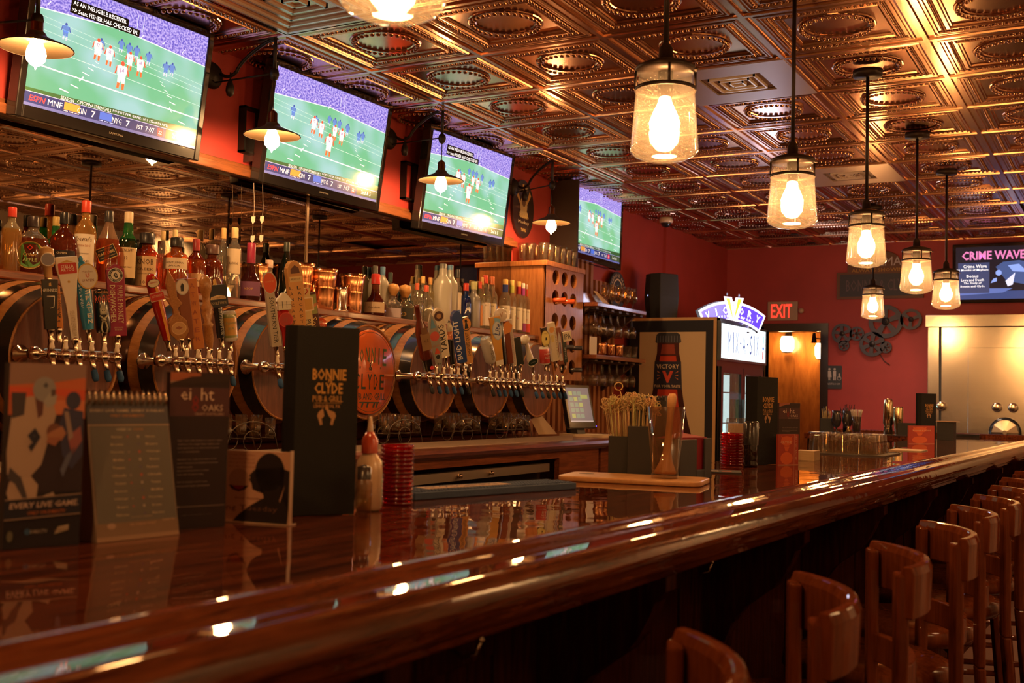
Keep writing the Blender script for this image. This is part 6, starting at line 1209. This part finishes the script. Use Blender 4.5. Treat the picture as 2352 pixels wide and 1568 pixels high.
# upturned glasses
cup = lathe_thing('rocks_glass', 'glass', 'upturned glasses in a block on the bar', [(.001, 0), (.028, 0), (.030, .004), (.036, .085), (.034, .085), (.027, .01), (.001, .012)], 'glass', (.93, .88, .8), 20)
c0 = P(1866, 1042, z=ZT); c1 = P(1977, 1037, z=ZT); n_ = 4; ux = Vector((.075, 0, 0)); uy = Vector((0, .078, 0)); o0 = P(1875, 1041, z=ZT)
tag(obj('service_mat', MB((.10, .08, .07)).box(o0.x-.05, o0.x+.30, o0.y-.04, o0.y+.32, ZT, ZT+.005), 'rubber'), 'thin dark mat under the upturned glasses', 'mat')
for i in range(4):
    for j in range(4): cup('short clear glass turned upside down in the block of glasses on the bar', o0+ux*i+uy*j+Vector((0, 0, .091)), True)
tag(obj('napkin', MB((.62, .42, .25)).box(-1.05, -.90, 5.65, 5.85, ZT, ZT+.004), 'paper'), 'flat cream napkin on the bar right of the upturned glasses', 'napkin')
# ---------------- display cooler with lit sign ----------------
KX0, KX1, KY0, KY1, KZ = -3.62, -2.88, 8.45, 9.72, 1.945
ck = thing('display_cooler', 'tall black display cooler with a beer bottle poster on its side and a lit header', 'cooler')
b = MB((.02, .02, .022)); b.box(KX0, KX1, KY0, KY0+.04, .05, KZ); b.box(KX0, KX1, KY1-.04, KY1, .05, KZ); b.box(KX0, KX1, KY0, KY1, KZ-.05, KZ); b.box(KX0, KX1, KY0, KY1, .05, .3); b.box(KX0, KX0+.04, KY0, KY1, .05, KZ); b.box(KX1-.04, KX1, KY0, KY0+.07, .3, KZ); b.box(KX1-.04, KX1, KY1-.07, KY1, .3, KZ); b.box(KX1-.04, KX1+.005, KY0, KY1, 1.56, 1.62)
obj('case', b, 'gloss', ck)
# side poster
m = frame((KX0, KY0-.001, .4), (1, 0, 0), (0, 0, 1)); pw, ph = KX1-KX0, KZ-.4
s = MB(); s.T = m; q = lambda pts, c, z=.002: s.poly([(x*pw, (y*ph)) for x, y in pts], z, c)
q([(0, 0), (1, 0), (1, 1), (0, 1)], (.62, .36, .16), .001); q([(0, 0), (.965, 0), (.965, .985), (0, .985)], (.014, .014, .022), .0015); q([(.12, 0), (.88, 0), (.88, .925), (.12, .925)], (.62, .45, .27), .002)
cx = .455; RB, DB = (.55, .05, .015), (.05, .008, .006)
def sym(pts, c, z, o_=0): q([(cx-x, y) for x, y in pts]+[(cx+o_+x, y) for x, y in pts[::-1]], c, z)
sym([(.34, 0), (.34, .2), (.31, .34), (.24, .46), (.19, .56), (.165, .63), (.15, .77), (.125, .82), (.115, .87)][::-1], DB, .003)
sym([(.26, 0), (.26, .2), (.23, .34), (.165, .46), (.125, .56), (.11, .63), (.10, .77), (.085, .82), (.08, .86)][::-1], RB, .0032)
q([(cx+.1, .12), (cx+.2, .3), (cx+.13, .42), (cx+.08, .3)], (.75, .12, .04), .0033)
sym([(.10, .922), (.135, .912), (.150, .875), (.140, .868)], (.04, .04, .05), .0036); sym([(.125, .868), (.128, .815), (.115, .80)], (.07, .012, .010), .0035); sym([(.07, .86), (.085, .81)], (.30, .05, .025), .0037)
for k in range(9): xx = cx-.13+.0325*k; q([(xx, .872), (xx+.012, .872), (xx+.010, .905), (xx+.002, .905)], (.12, .12, .15), .0038)
sym([(.152, .772), (.166, .627)], (.025, .025, .05), .0038); s.text('VICTORY', cx*pw, .745*ph, .26*pw, .024*ph, (.75, .55, .35), .0045, .04); s.text('V', cx*pw, .692*ph, .13*pw, .062*ph, (.65, .08, .04), .0045, .16); s.text('FOR YOUR TASTE', cx*pw, .643*ph, .30*pw, .014*ph, (.75, .55, .35), .0045, .03)
for e in (-1, 1):
    for k in (-.03, 0, .03): s.poly([((cx+e*.08)*pw, (.70+k*.3)*ph), ((cx+e*.12)*pw, (.703+k*.7)*ph), ((cx+e*.12)*pw, (.697+k*.7)*ph)][::e], .0045, (.65, .2, .08))
s.T = None; obj('side_poster', s, 'paper', ck)
# lit header
hb = thing('x', None, None); bpy.data.objects.remove(hb)
m = frame((KX1+.005, KY0+.03, 1.625), (0, 1, 0), (0, 0, 1)); s = MB(); s.T = m; hw_, hh_ = KY1-KY0-.06, .275
s.rect(0, 0, hw_, hh_, .02, (.80, .95, 1)); tx = 'MIX-A-SIX'
for i, ch in enumerate(tx): s.text(ch, hw_*(.18+.078*i), hh_*.5, hw_*(.065 if ch != '-' else .03), hh_*(.62 if ch != '-' else .05), (.03, .05, .18), .021, .01)
s.text('CRAFT BEER', hw_*.08, hh_*.8, hw_*.1, hh_*.06, (.2, .5, .55), .021); s.rect(hw_*.92, hh_*.1, hw_*.95, hh_*.35, .021, (.7, .08, .08)); s.rect(hw_*.92, hh_*.42, hw_*.97, hh_*.5, .021, (.1, .2, .5)); s.rect(hw_*.93, hh_*.6, hw_*.96, hh_*.85, .021, (.2, .5, .6)); s.T = None; obj('lit_header', s, 'sign', ck)
b = MB((.03, .05, .06)); b.T = m; b.box(-.02, hw_+.02, -.02, 0, -.01, .024); b.box(-.02, hw_+.02, hh_, hh_+.02, -.01, .024); b.box(-.02, 0, 0, hh_, -.01, .024); b.box(hw_, hw_+.02, 0, hh_, -.01, .024); b.T = None; obj('header_frame', b, 'gloss', ck)
for k in range(2):
    y0 = KY0+.07+k*.57; y1 = y0+.56; b = MB((.015, .015, .017)); x = KX1
    b.box(x, x+.02, y0, y0+.05, .3, 1.56); b.box(x, x+.02, y1-.05, y1, .3, 1.56); b.box(x, x+.02, y0+.05, y1-.05, 1.51, 1.56); b.box(x, x+.02, y0+.05, y1-.05, .3, .36); dr = obj('door', b, 'gloss', ck)
    obj('pane', MB((.75, .85, .85)).box(x+.004, x+.008, y0+.05, y1-.05, .36, 1.51), 'glass', dr); obj('door_handle', MB((.05, .05, .05)).box(x+.02, x+.045, y1-.04, y1-.02, .8, 1.3), 'gloss', dr)
b = MB((.9, 1, 1)); b.box(KX0+.05, KX1-.1, KY0+.05, KY0+.09, .35, 1.5); b.box(-2.99, -2.95, 8.90, 9.0, .45, 1.5); b.box(-2.99, -2.96, 9.55, 9.6, .45, 1.5); obj('tube_and_reflection', b, 'sign', ck)  # last glowing strip stands in for a reflection in the second pane
obj('inner_wall', MB((.35, .42, .45)).box(KX0+.041, KX0+.045, KY0+.05, KY1-.05, .3, KZ-.06), 'gloss', ck)
for z in (.6, .85, 1.1, 1.35): obj('wire_shelf', MB((.5, .5, .5)).box(KX0+.05, KX1-.06, KY0+.1, KY1-.06, z, z+.01), 'gloss', ck)
can = lathe_thing('drink_bottle', 'bottle', 'bottles inside the lit cooler', [(.001, 0), (.028, 0), (.03, .01), (.03, .11), (.014, .15), (.012, .19), (.001, .19)], 'gloss', (.25, .32, .12), 10)
for z in (.6, .85, 1.1, 1.35):
    for i in range(12): can('bottle on a shelf inside the lit cooler', (KX1-.13, KY0+.16+.09*i, z+.0105))
# speaker on the cooler
t = thing('loudspeaker', 'black loudspeaker with curved sides standing on the display cooler', 'speaker', (-3.41, 8.62, KZ+.001), radians(-28))
b = MB((.014, .013, .013)); o_ = [(-.10, -.11), (.0, -.135), (.10, -.11), (.105, .08), (.06, .13), (-.06, .13), (-.105, .08)]
b.add([(x*s_, y*s_, z) for z, s_ in ((0, .88), (.18, 1.0), (.37, .93)) for x, y in o_], [tuple(range(7))[::-1], tuple(range(14, 21))]+[(r_*7+i, r_*7+(i+1) % 7, r_*7+7+(i+1) % 7, r_*7+7+i) for r_ in (0, 1) for i in range(7)]); obj('cabinet', b, 'rubber', t, bevel=.006)
obj('status_light', MB((.4, .5, 1)).lathe([(.001, -.004), (.006, 0)], 10, (-.03, -.13, .19), axis='Y'), 'sign', t)
# neon-like bar sign on the cooler
p = P(1683, 712, x=KX1-.02); t = thing('lit_brewery_sign', 'glowing white and violet curved brewery sign on top of the cooler', 'sign', mat=frame(P(1683, 718, x=KX1-.06), (.5, 1, 0), (0, 0, 1)) @ Matrix.Scale(1.17, 4))
W2 = .50
def band(s, r0, r1, a, z, col, cy=-.62):
    n = 20; aa = [radians(90)+a-2*a*i/n for i in range(n+1)]
    s.add([(r*cos(u), cy+r*sin(u), z) for r in (r0, r1) for u in aa], [(i, i+1, n+2+i, n+1+i) for i in range(n)], col)
s = MB(); band(s, .56, .70, .50, 0, (.95, .92, 1)); band(s, .577, .683, .475, .003, (.07, .035, .50))
for i, ch in enumerate('VICTORY'):
    a = radians(90)+.40-.40*2*i/6
    if i != 3: s.text(ch, .638*cos(a), -.62+.638*sin(a), .04, .05, (1, .97, 1), .006, .06, 0, a-pi/2)
for i, ch in enumerate('BREWING COMPANY'): a = radians(90)+.33-.66*i/14; s.text(ch, .595*cos(a), -.62+.595*sin(a), .016, .018, (1, .97, 1), .006, .05, 0, a-pi/2) if ch != ' ' else None
s.poly([(-.10, .11), (-.02, .11), (0, .04), (.02, .11), (.10, .11), (.03, -.08), (-.03, -.08)], .008, (.95, .92, 1)); s.poly([(-.08, .10), (-.04, .10), (0, -.06)], .010, (.85, .62, .03)); s.poly([(.08, .10), (.04, .10), (0, -.06)][::-1], .010, (.85, .62, .03)); obj('lit_face', s, 'sign', t)
b = MB((.02, .02, .03)); band(b, .555, .705, .51, -.02, (.02, .02, .03)); b.box(-.12, -.1, -.13, .0, -.02, -.005); b.box(.1, .12, -.13, .0, -.02, -.005); b.box(-.15, .15, -.14, -.13, -.05, .02); obj('backing', b, 'gloss', t)
for x in (-.06, .06): obj('mounting_pin', MB((.5, .6, .9)).lathe([(.001, .02), (.006, .015), (.006, 0)], 8, (x, .12, 0), axis='Y'), 'gloss', t)
point('sign_glow', (KX1+.25, p.y+.05, p.z+.05), 3, (.75, .75, 1), .12)
point('cooler_glow', (-3.15, 9.1, 1.0), 14, (.75, .92, 1), .05)
# ---------------- far wall ----------------
def onfar(px, py, dy=.012): return frame(P(px, py, y=YF-dy), (1, 0, 0), (0, 0, 1))
t = thing('exit_sign', 'cream exit sign with red lit letters above the doorway', 'sign', mat=onfar(1797, 714, .03))
obj('case', MB((.42, .28, .2)).box(-.15, .15, -.095, .095, -.03, 0), 'gloss', t, bevel=.004); b = MB(); b.text('EXIT', -.01, 0, .21, .135, (1, .04, .02), .002, .05); obj('letters', b, 'exit', t)
obj('lamp_head', MB((.5, .35, .25)).lathe([(.001, -.03), (.022, -.02), (.028, 0), (.022, .02), (.001, .025)], 14, (.19, 0, .01)), 'gloss', t)
t = thing('cinema_sign', 'brown stepped cinema sign with white and yellow lettering behind the pendant lamps', 'sign', mat=onfar(2020, 640, .03)); b = MB((.06, .035, .03)); b.prism([(-.40, -.19), (.40, -.19), (.40, .07), (.30, .07), (.30, .14), (.2, .14)]+circ(0, .14, .2, 12, .13, 0, pi)+[(-.2, .14), (-.30, .14), (-.30, .07), (-.40, .07)], -.02, 0, (.13, .05, .02)); b.prism([(-.37, -.165), (.37, -.165), (.37, .05), (-.37, .05)], 0, .003, (.035, .035, .045)); obj('board', b, 'paint', t)
b = MB(); b.text('CINEMA', .0, .165, .40, .085, (.5, .42, .42), .004, .03); b.text('ALWAYS SHOWING', .0, .085, .52, .035, (.45, .22, .03), .004, .03); b.text('BONNIE & CLYDE', 0, -.06, .62, .11, (.12, .08, .09), .005, .0); obj('lettering', b, 'paint', t)
def gear(lb, px, py, r, sp, teeth, first=False):
    t = thing('wall_gear', lb, 'gear', mat=onfar(px, py, .04), group='grey metal gears on the far wall'); b = MB((.05, .045, .047)); n = 48
    ro = lambda i: r*(1+.05*(1 if (i*teeth//n) % 2 else -1)) if teeth else r
    vs = [(q*cos(2*pi*i/n), q*sin(2*pi*i/n), z) for z in (-.02, 0) for q in (.74*r, r) for i in range(n)]
    b.add(vs, [(2*n+i, 2*n+(i+1) % n, 3*n+(i+1) % n, 3*n+i) for i in range(n)]+[(n+i, 3*n+i, 3*n+(i+1) % n, n+(i+1) % n) for i in range(n)]+[(i, (i+1) % n, 2*n+(i+1) % n, 2*n+i) for i in range(n)]+[(i, n+i, n+(i+1) % n, (i+1) % n) for i in range(n)]); obj('rim', b, 'iron', t)
    b = MB((.05, .045, .047)); b.lathe([(.001, 0), (.24*r, 0), (.24*r, -.02)], 20, (0, 0, .002)); b.lathe([(.001, .01), (.08*r, .008), (.08*r, 0)], 12, (0, 0, .002)); obj('hub', b, 'iron', t)
    for k in range(sp):
        a = 2*pi*k/sp+.4; u = Vector((cos(a), sin(a))); v_ = Vector((-u.y, u.x)); b = MB((.05, .045, .047)); w_ = .12*r
        b.prism([tuple(u*.2*r-v_*w_), tuple(u*.78*r-v_*w_*1.5), tuple(u*.78*r+v_*w_*1.5), tuple(u*.2*r+v_*w_)], -.018, -.001); obj('spoke', b, 'iron', t)
gear('large flat metal reel with round openings, biggest of the wall gears', 2034, 738, .158, 5, 0); gear('spoked metal wheel at the left end of the gear group', 1934, 766, .098, 5, 0); gear('three spoked metal wheel at the right end of the gear group', 2092, 733, .098, 3, 0)
gear('small metal gear touching the left spoked wheel', 1968, 766, .068, 5, 20); gear('medium metal gear wheel in the lower middle of the gear group', 2003, 790, .118, 6, 0); gear('tiny metal gear hanging under the left spoked wheel', 1938, 793, .052, 5, 16); gear('small metal gear right of the lower middle wheel', 2034, 797, .056, 6, 16)
t = thing('restroom_sign', 'dark restroom sign with white figures beside the doorway', 'sign', mat=onfar(1915, 866, .01)); obj('plate', MB((.03, .035, .04)).prism(rrect(.155, .225, .01), -.006, 0), 'paint', t)
b = MB(); Wc = (.5, .42, .38)
for x in (-.042, .008): b.poly(circ(x, .078, .011, 12), .001, Wc)
b.poly([(-.056, .062), (-.028, .062), (-.02, .0), (-.064, .0)], .001, Wc); b.rect(-.05, -.03, -.044, 0, .001, Wc); b.rect(-.04, -.03, -.034, 0, .001, Wc); b.poly([(-.006, .062), (.022, .062), (.022, .01), (-.006, .01)], .001, Wc); b.rect(-.004, -.03, .006, .01, .001, Wc); b.rect(.01, -.03, .02, .01, .001, Wc)
b.poly(circ(.052, .03, .008, 10), .001, Wc); b.poly([(.045, .022), (.058, .022), (.062, -.002), (.045, .0)], .001, Wc); n = 20; b.add([(.052+q*cos(2*pi*i/n), -.01+q*sin(2*pi*i/n), .001) for q in (.016, .020) for i in range(n)], [(i, (i+1) % n, n+(i+1) % n, n+i) for i in range(n)], Wc); b.text('RESTROOM', 0, -.065, .12, .018, Wc, .001, .02); obj('symbols', b, 'paint', t)
t = thing('cord', 'thin dark cord hanging on the wall below the gears', 'cord'); 
obj('wire', MB((.03, .02, .02)).tube([P(x_, y_, y=YF-.006) for x_, y_ in ((2010, 800), (2022, 815), (2032, 830), (2044, 838))], .004, 5), 'paint', t)
# wall television
A_, B_ = P(2187, 697, y=YF-.10), P(2187, 562, y=YF-.10); m = frame(A_, (1, 0, 0), (0, 0, 1)); Wt, Ht = 1.02, B_.z-A_.z
t = thing('television', 'wall television showing a dark slide titled CRIME WAVE at the right edge', 'television', mat=m); e = .0
obj('bezel', MB((.010, .009, .010)).box(0, Wt, 0, Ht, -.06, 0), 'glassy', t, bevel=.005)
s = MB(); s.rect(.03, .035, Wt-.03, Ht-.03, .001, (.008, .008, .016)); s.rect(.03, .035, Wt*.9, Ht*.20, .0014, (.03, .06, .20)); s.poly([(.03, Ht*.13), (Wt*.42, Ht*.17), (Wt*.5, Ht*.24), (.03, Ht*.25)], .0016, (.10, .16, .45)); s.rect(.05, Ht*.17, Wt*.31, Ht*.68, .0018, (.04, .055, .14))
s.text('CRIME WAVE', .34*Wt, .80*Ht, .52*Wt, .15*Ht, (.75, .22, .50), .003, .08); s.text('Crime Wave', .19*Wt, .62*Ht, .20*Wt, .06*Ht, W_, .003, .05); s.text('18 Months of Mayhem', .17*Wt, .555*Ht, .26*Wt, .045*Ht, W_, .003, .05); s.text('Bonus', .17*Wt, .455*Ht, .10*Wt, .05*Ht, W_, .003, .05); s.text('Love and Death', .17*Wt, .39*Ht, .19*Wt, .045*Ht, W_, .003, .05); s.text('The Story of', .17*Wt, .335*Ht, .15*Wt, .045*Ht, W_, .003, .05); s.text('Bonnie and Clyde', .17*Wt, .28*Ht, .20*Wt, .045*Ht, W_, .003, .05)
Cb = (.25, .38, .85); s.poly([(.36*Wt, .6*Ht), (.42*Wt, .68*Ht), (.55*Wt, .70*Ht), (.75*Wt, .62*Ht), (.8*Wt, .4*Ht), (.6*Wt, .3*Ht), (.45*Wt, .36*Ht)], .002, (.05, .09, .25)); s.poly(circ(.385*Wt, .5*Ht, .025*Wt, 14, .05*Ht), .0025, Cb); s.poly([(.46*Wt, .62*Ht), (.55*Wt, .64*Ht), (.62*Wt, .5*Ht), (.5*Wt, .52*Ht)], .0025, Cb); s.poly([(.44*Wt, .36*Ht), (.52*Wt, .5*Ht), (.5*Wt, .3*Ht), (.46*Wt, .27*Ht)], .0028, (.7, .75, .95)); s.poly([(.32*Wt, .33*Ht), (.37*Wt, .36*Ht), (.37*Wt, .42*Ht), (.34*Wt, .40*Ht)], .0028, Cb); obj('picture', s, 'lit', t)
# steel vault door
A_ = P(2131, 740, y=YF-.10); t = thing('vault_door', 'large brushed steel vault style door with knobs and a round dial', 'door'); vx = A_.x; vz = P(2131, 724, y=YF-.10).z; yF = YF-.10
b = MB(); b.box(vx-.02, vx+2.6, yF-.02, YF, vz-.11, vz); b.box(vx, vx+.10, yF, YF, 0, vz-.11); obj('door_frame', b, 'vault', t, bevel=.004)
b = MB(); b.box(vx+.12, vx+2.5, yF+.01, YF, 0, vz-.115); obj('door_leaf', b, 'vault', t); b = MB(); b.box(vx+.35, vx+2.3, yF-.004, yF+.01, .2, vz-.30); obj('raised_panel', b, 'vault', t, bevel=.003)
obj('gap_shadow', MB((.02, .02, .02)).box(vx+.10, vx+.12, yF+.005, YF, 0, vz-.115), 'paint', t)
for px_, py_ in ((2160, 932), (2289, 935), (2326, 936)): p = P(px_, py_, y=yF-.05); b = MB((.8, .7, .58)); b.lathe([(.03, .055), (.034, .04), (.042, .01), (.040, 0), (.03, -.004), (.001, -.004)], 24, tuple(p), axis='Y'); k_ = obj('knob', b, 'metal', t)
p = P(2308, 993, y=yF-.05); b = MB((.75, .68, .6)); b.lathe([(.135, .05), (.135, .01), (.118, -.005), (.112, -.006)], 40, tuple(p), axis='Y', col=(.03, .03, .03)); obj('dial_rim', b, 'gloss', t); b = MB((.75, .68, .6)); b.lathe([(.112, .0), (.02, -.012), (.001, -.012)], 10, tuple(p), axis='Y'); k_ = obj('dial', b, 'metal', t)
for q in k_.data.polygons: q.use_smooth = False
# hallway sconces
def hall_lamp(label, px, py):
    p = P(px, py, y=YF+1.67); t = thing('hall_lamp', label, 'lamp', p, 0, 'lantern wall lamps in the hallway')
    obj('shade', MB(W_).lathe([(.05, -.09), (.075, -.05), (.078, .04), (.06, .085)], 18), glow_hall, t)
    b = MB((.05, .03, .02)); b.lathe([(.065, .085), (.03, .10), (.012, .13), (.001, .135)], 14); b.lathe([(.055, -.09), (.055, -.10), (.001, -.105)], 14); b.tube([(0, .0, .11), (.0, .07, .11)], .01, 6); b.box(-.03, .03, .07, .08, -.05, .15); obj('metalwork', b, 'iron', t)
    point('hall_light', tuple(p+Vector((0, -.10, 0))), 9, (1, .55, .2), .08)
glow_hall = glow('hall_lamp_glow', (1, .66, .3), 14)
hall_lamp('lantern shaped wall lamp glowing in the hallway, fully visible', 1808, 790); hall_lamp('lantern wall lamp half hidden by the right door frame of the hallway', 1888, 806)
t = thing('small_spotlight', 'small black spotlight at the top right of the hallway', 'lamp', P(1870, 776, y=YF+.6)); obj('lamp_body', MB((.02, .015, .012)).lathe([(.03, -.05), (.022, 0), (.015, .05), (.001, .055)], 12), 'iron', t); obj('stem', MB((.02, .015, .012)).tube([(0, 0, .0), (.07, 0, -.01), (.10, 0, .0)], .006, 6), 'iron', t)
# ---------------- things on the far wing of the bar ----------------
ZW = 1.0705
SB = thing('service_ledge', 'dark raised service ledge at the far left end of the bar', 'ledge'); zl = P(1900, 991, y=8.5).z
obj('top', MB((.05, .04, .05)).box(-2.12, -1.42, 8.32, 8.62, zl-.025, zl), 'gloss', SB, bevel=.004); obj('front', MB().box(-2.10, -1.44, 8.34, 8.60, 1.0705, zl-.025), 'dark_wood', SB)
def at(px, z=None): return P(px, 985, y=8.46).x
def on(px, dy=0): return Vector((P(px, 985, y=8.46+dy).x, 8.46+dy, zl+.0003))
def can_(name, label, cat, px, prof, mt, col, dy=0, extra=None, **kw):
    t = thing(name, label, cat, on(px, dy)); obj('body', MB(col).lathe(prof, 20, **kw), mt, t)
    if extra: extra(t)
    return t
can_('shaker_tin', 'tall shiny steel cocktail shaker on the far ledge', 'shaker', 2040, [(.001, 0), (.034, 0), (.030, .06), (.030, .065), (.038, .075), (.034, .20), (.030, .245), (.022, .255), (.001, .257)], 'metal', (.8, .65, .4))
can_('shaker_tin', 'shorter shiny steel shaker right of the tall one', 'shaker', 2063, [(.001, 0), (.026, 0), (.034, .12), (.034, .19), (.030, .20), (.001, .20)], 'metal', (.8, .62, .35), .06)
def boxon(name, label, cat, px0, px1, h, dp, mt, col, dy=0):
    a_, c_ = on(px0, dy), on(px1, dy); t = thing(name, label, cat, a_); w_ = c_.x-a_.x; b = MB(col); k = .006; b.box(0, w_, 0, k, 0, h); b.box(0, w_, dp-k, dp, 0, h); b.box(0, k, k, dp-k, 0, h); b.box(w_-k, w_, k, dp-k, 0, h); b.box(k, w_-k, k, dp-k, 0, k); obj('case', b, mt, t); return t, w_
t, w_ = boxon('bar_caddy', 'small dark caddy left of the stemmed glasses on the far ledge', 'caddy', 1884, 1908, .10, .1, 'paint', (.02, .02, .02)); b = MB((.5, .35, .12)); r2 = random.Random(9)
for i in range(14): x = r2.uniform(.01, w_-.01); b.tube([(x, r2.uniform(.02, .08), .01), (x+r2.uniform(-.01, .01), r2.uniform(.02, .08), .17+r2.uniform(-.02, .02))], .003, 5, (.45, .32, .12) if i > 4 else (.02, .02, .02))
k_ = thing('drinking_straws', 'yellow and black straws in the small dark caddy', 'straws', t.location.copy()); k_['kind'] = 'stuff'; o = obj('straws', b, 'paper', k_); o['kind'] = 'stuff'
can_('goblet', 'stemmed dark glass goblet with a cream emblem, left one of the two', 'glass', 1921, [(.001, 0), (.03, 0), (.006, .01), (.006, .03), (.03, .05), (.038, .09), (.030, .13), (.032, .16), (.03, .16), (.028, .13), (.034, .09), (.001, .045)], 'gloss', (.03, .025, .03))
can_('goblet', 'stemmed dark glass goblet with a cream emblem, right one of the two', 'glass', 1946, [(.001, 0), (.03, 0), (.006, .01), (.006, .03), (.03, .05), (.038, .09), (.030, .13), (.032, .16), (.03, .16), (.028, .13), (.034, .09), (.001, .045)], 'gloss', (.04, .03, .03), .04)
can_('jigger', 'small brass jigger in front of the right goblet', 'jigger', 1948, [(.001, 0), (.024, 0), (.008, .035), (.010, .05), (.001, .05)], 'metal', (.75, .5, .2), -.06)
t = can_('utensil_glass', 'clear glass full of pale handled bar tools', 'glass', 1967, [(.001, 0), (.028, 0), (.036, .12), (.034, .12), (.026, .01), (.001, .01)], 'glass', (.7, .65, .6)); b = MB((.6, .5, .42))
for i in range(7): a = i*.9; b.tube([(.012*cos(a), .012*sin(a), .012), (.035*cos(a), .035*sin(a), .15), (.04*cos(a), .04*sin(a), .17)], [.004, .007, .009], 6)
tu = thing('bar_tools', 'pale handled bar tools standing in the clear glass', 'utensils', t.location.copy()); tu['kind'] = 'stuff'; o = obj('tools', b, 'gloss', tu); o['kind'] = 'stuff'
tu = thing('stirrers', 'bunch of black stirrers between the goblets and the tools', 'stirrers', on(1944, .12)); tu['kind'] = 'stuff'; b = MB((.02, .018, .018)); r2 = random.Random(4)
for i in range(26): b.tube([(r2.uniform(-.02, .02), r2.uniform(-.02, .02), 0), (r2.uniform(-.045, .06), r2.uniform(-.04, .04), .19+r2.uniform(-.03, .02))], .003, 4)
o = obj('stirrers', b, 'gloss', tu); o['kind'] = 'stuff'
t, w_ = boxon('bar_caddy', 'wide low black caddy left of the distant menu', 'caddy', 2062, 2103, .085, .10, 'paint', (.015, .013, .013), -.08)
t = thing('napkin_box', 'black box with a tan lid right of the distant menu', 'box', P(2152, 1010, z=ZW)); b = MB((.012, .011, .012)); wq = rad(60, t.location)*1.2; b.box(0, wq, 0, .12, 0, .118); obj('case', b, 'paint', t); obj('lid', MB((.45, .25, .12)).box(-.01, wq+.02, -.01, .13, .118, .122), 'paper', t)
t = thing('clipboard', 'thin dark tray lying on the far end of the bar near the dial', 'tray', P(2215, 1003, z=ZW)); obj('tray_body', MB((.02, .018, .02)).box(-.08, .10, 0, .1, .0, .02), 'gloss', t)
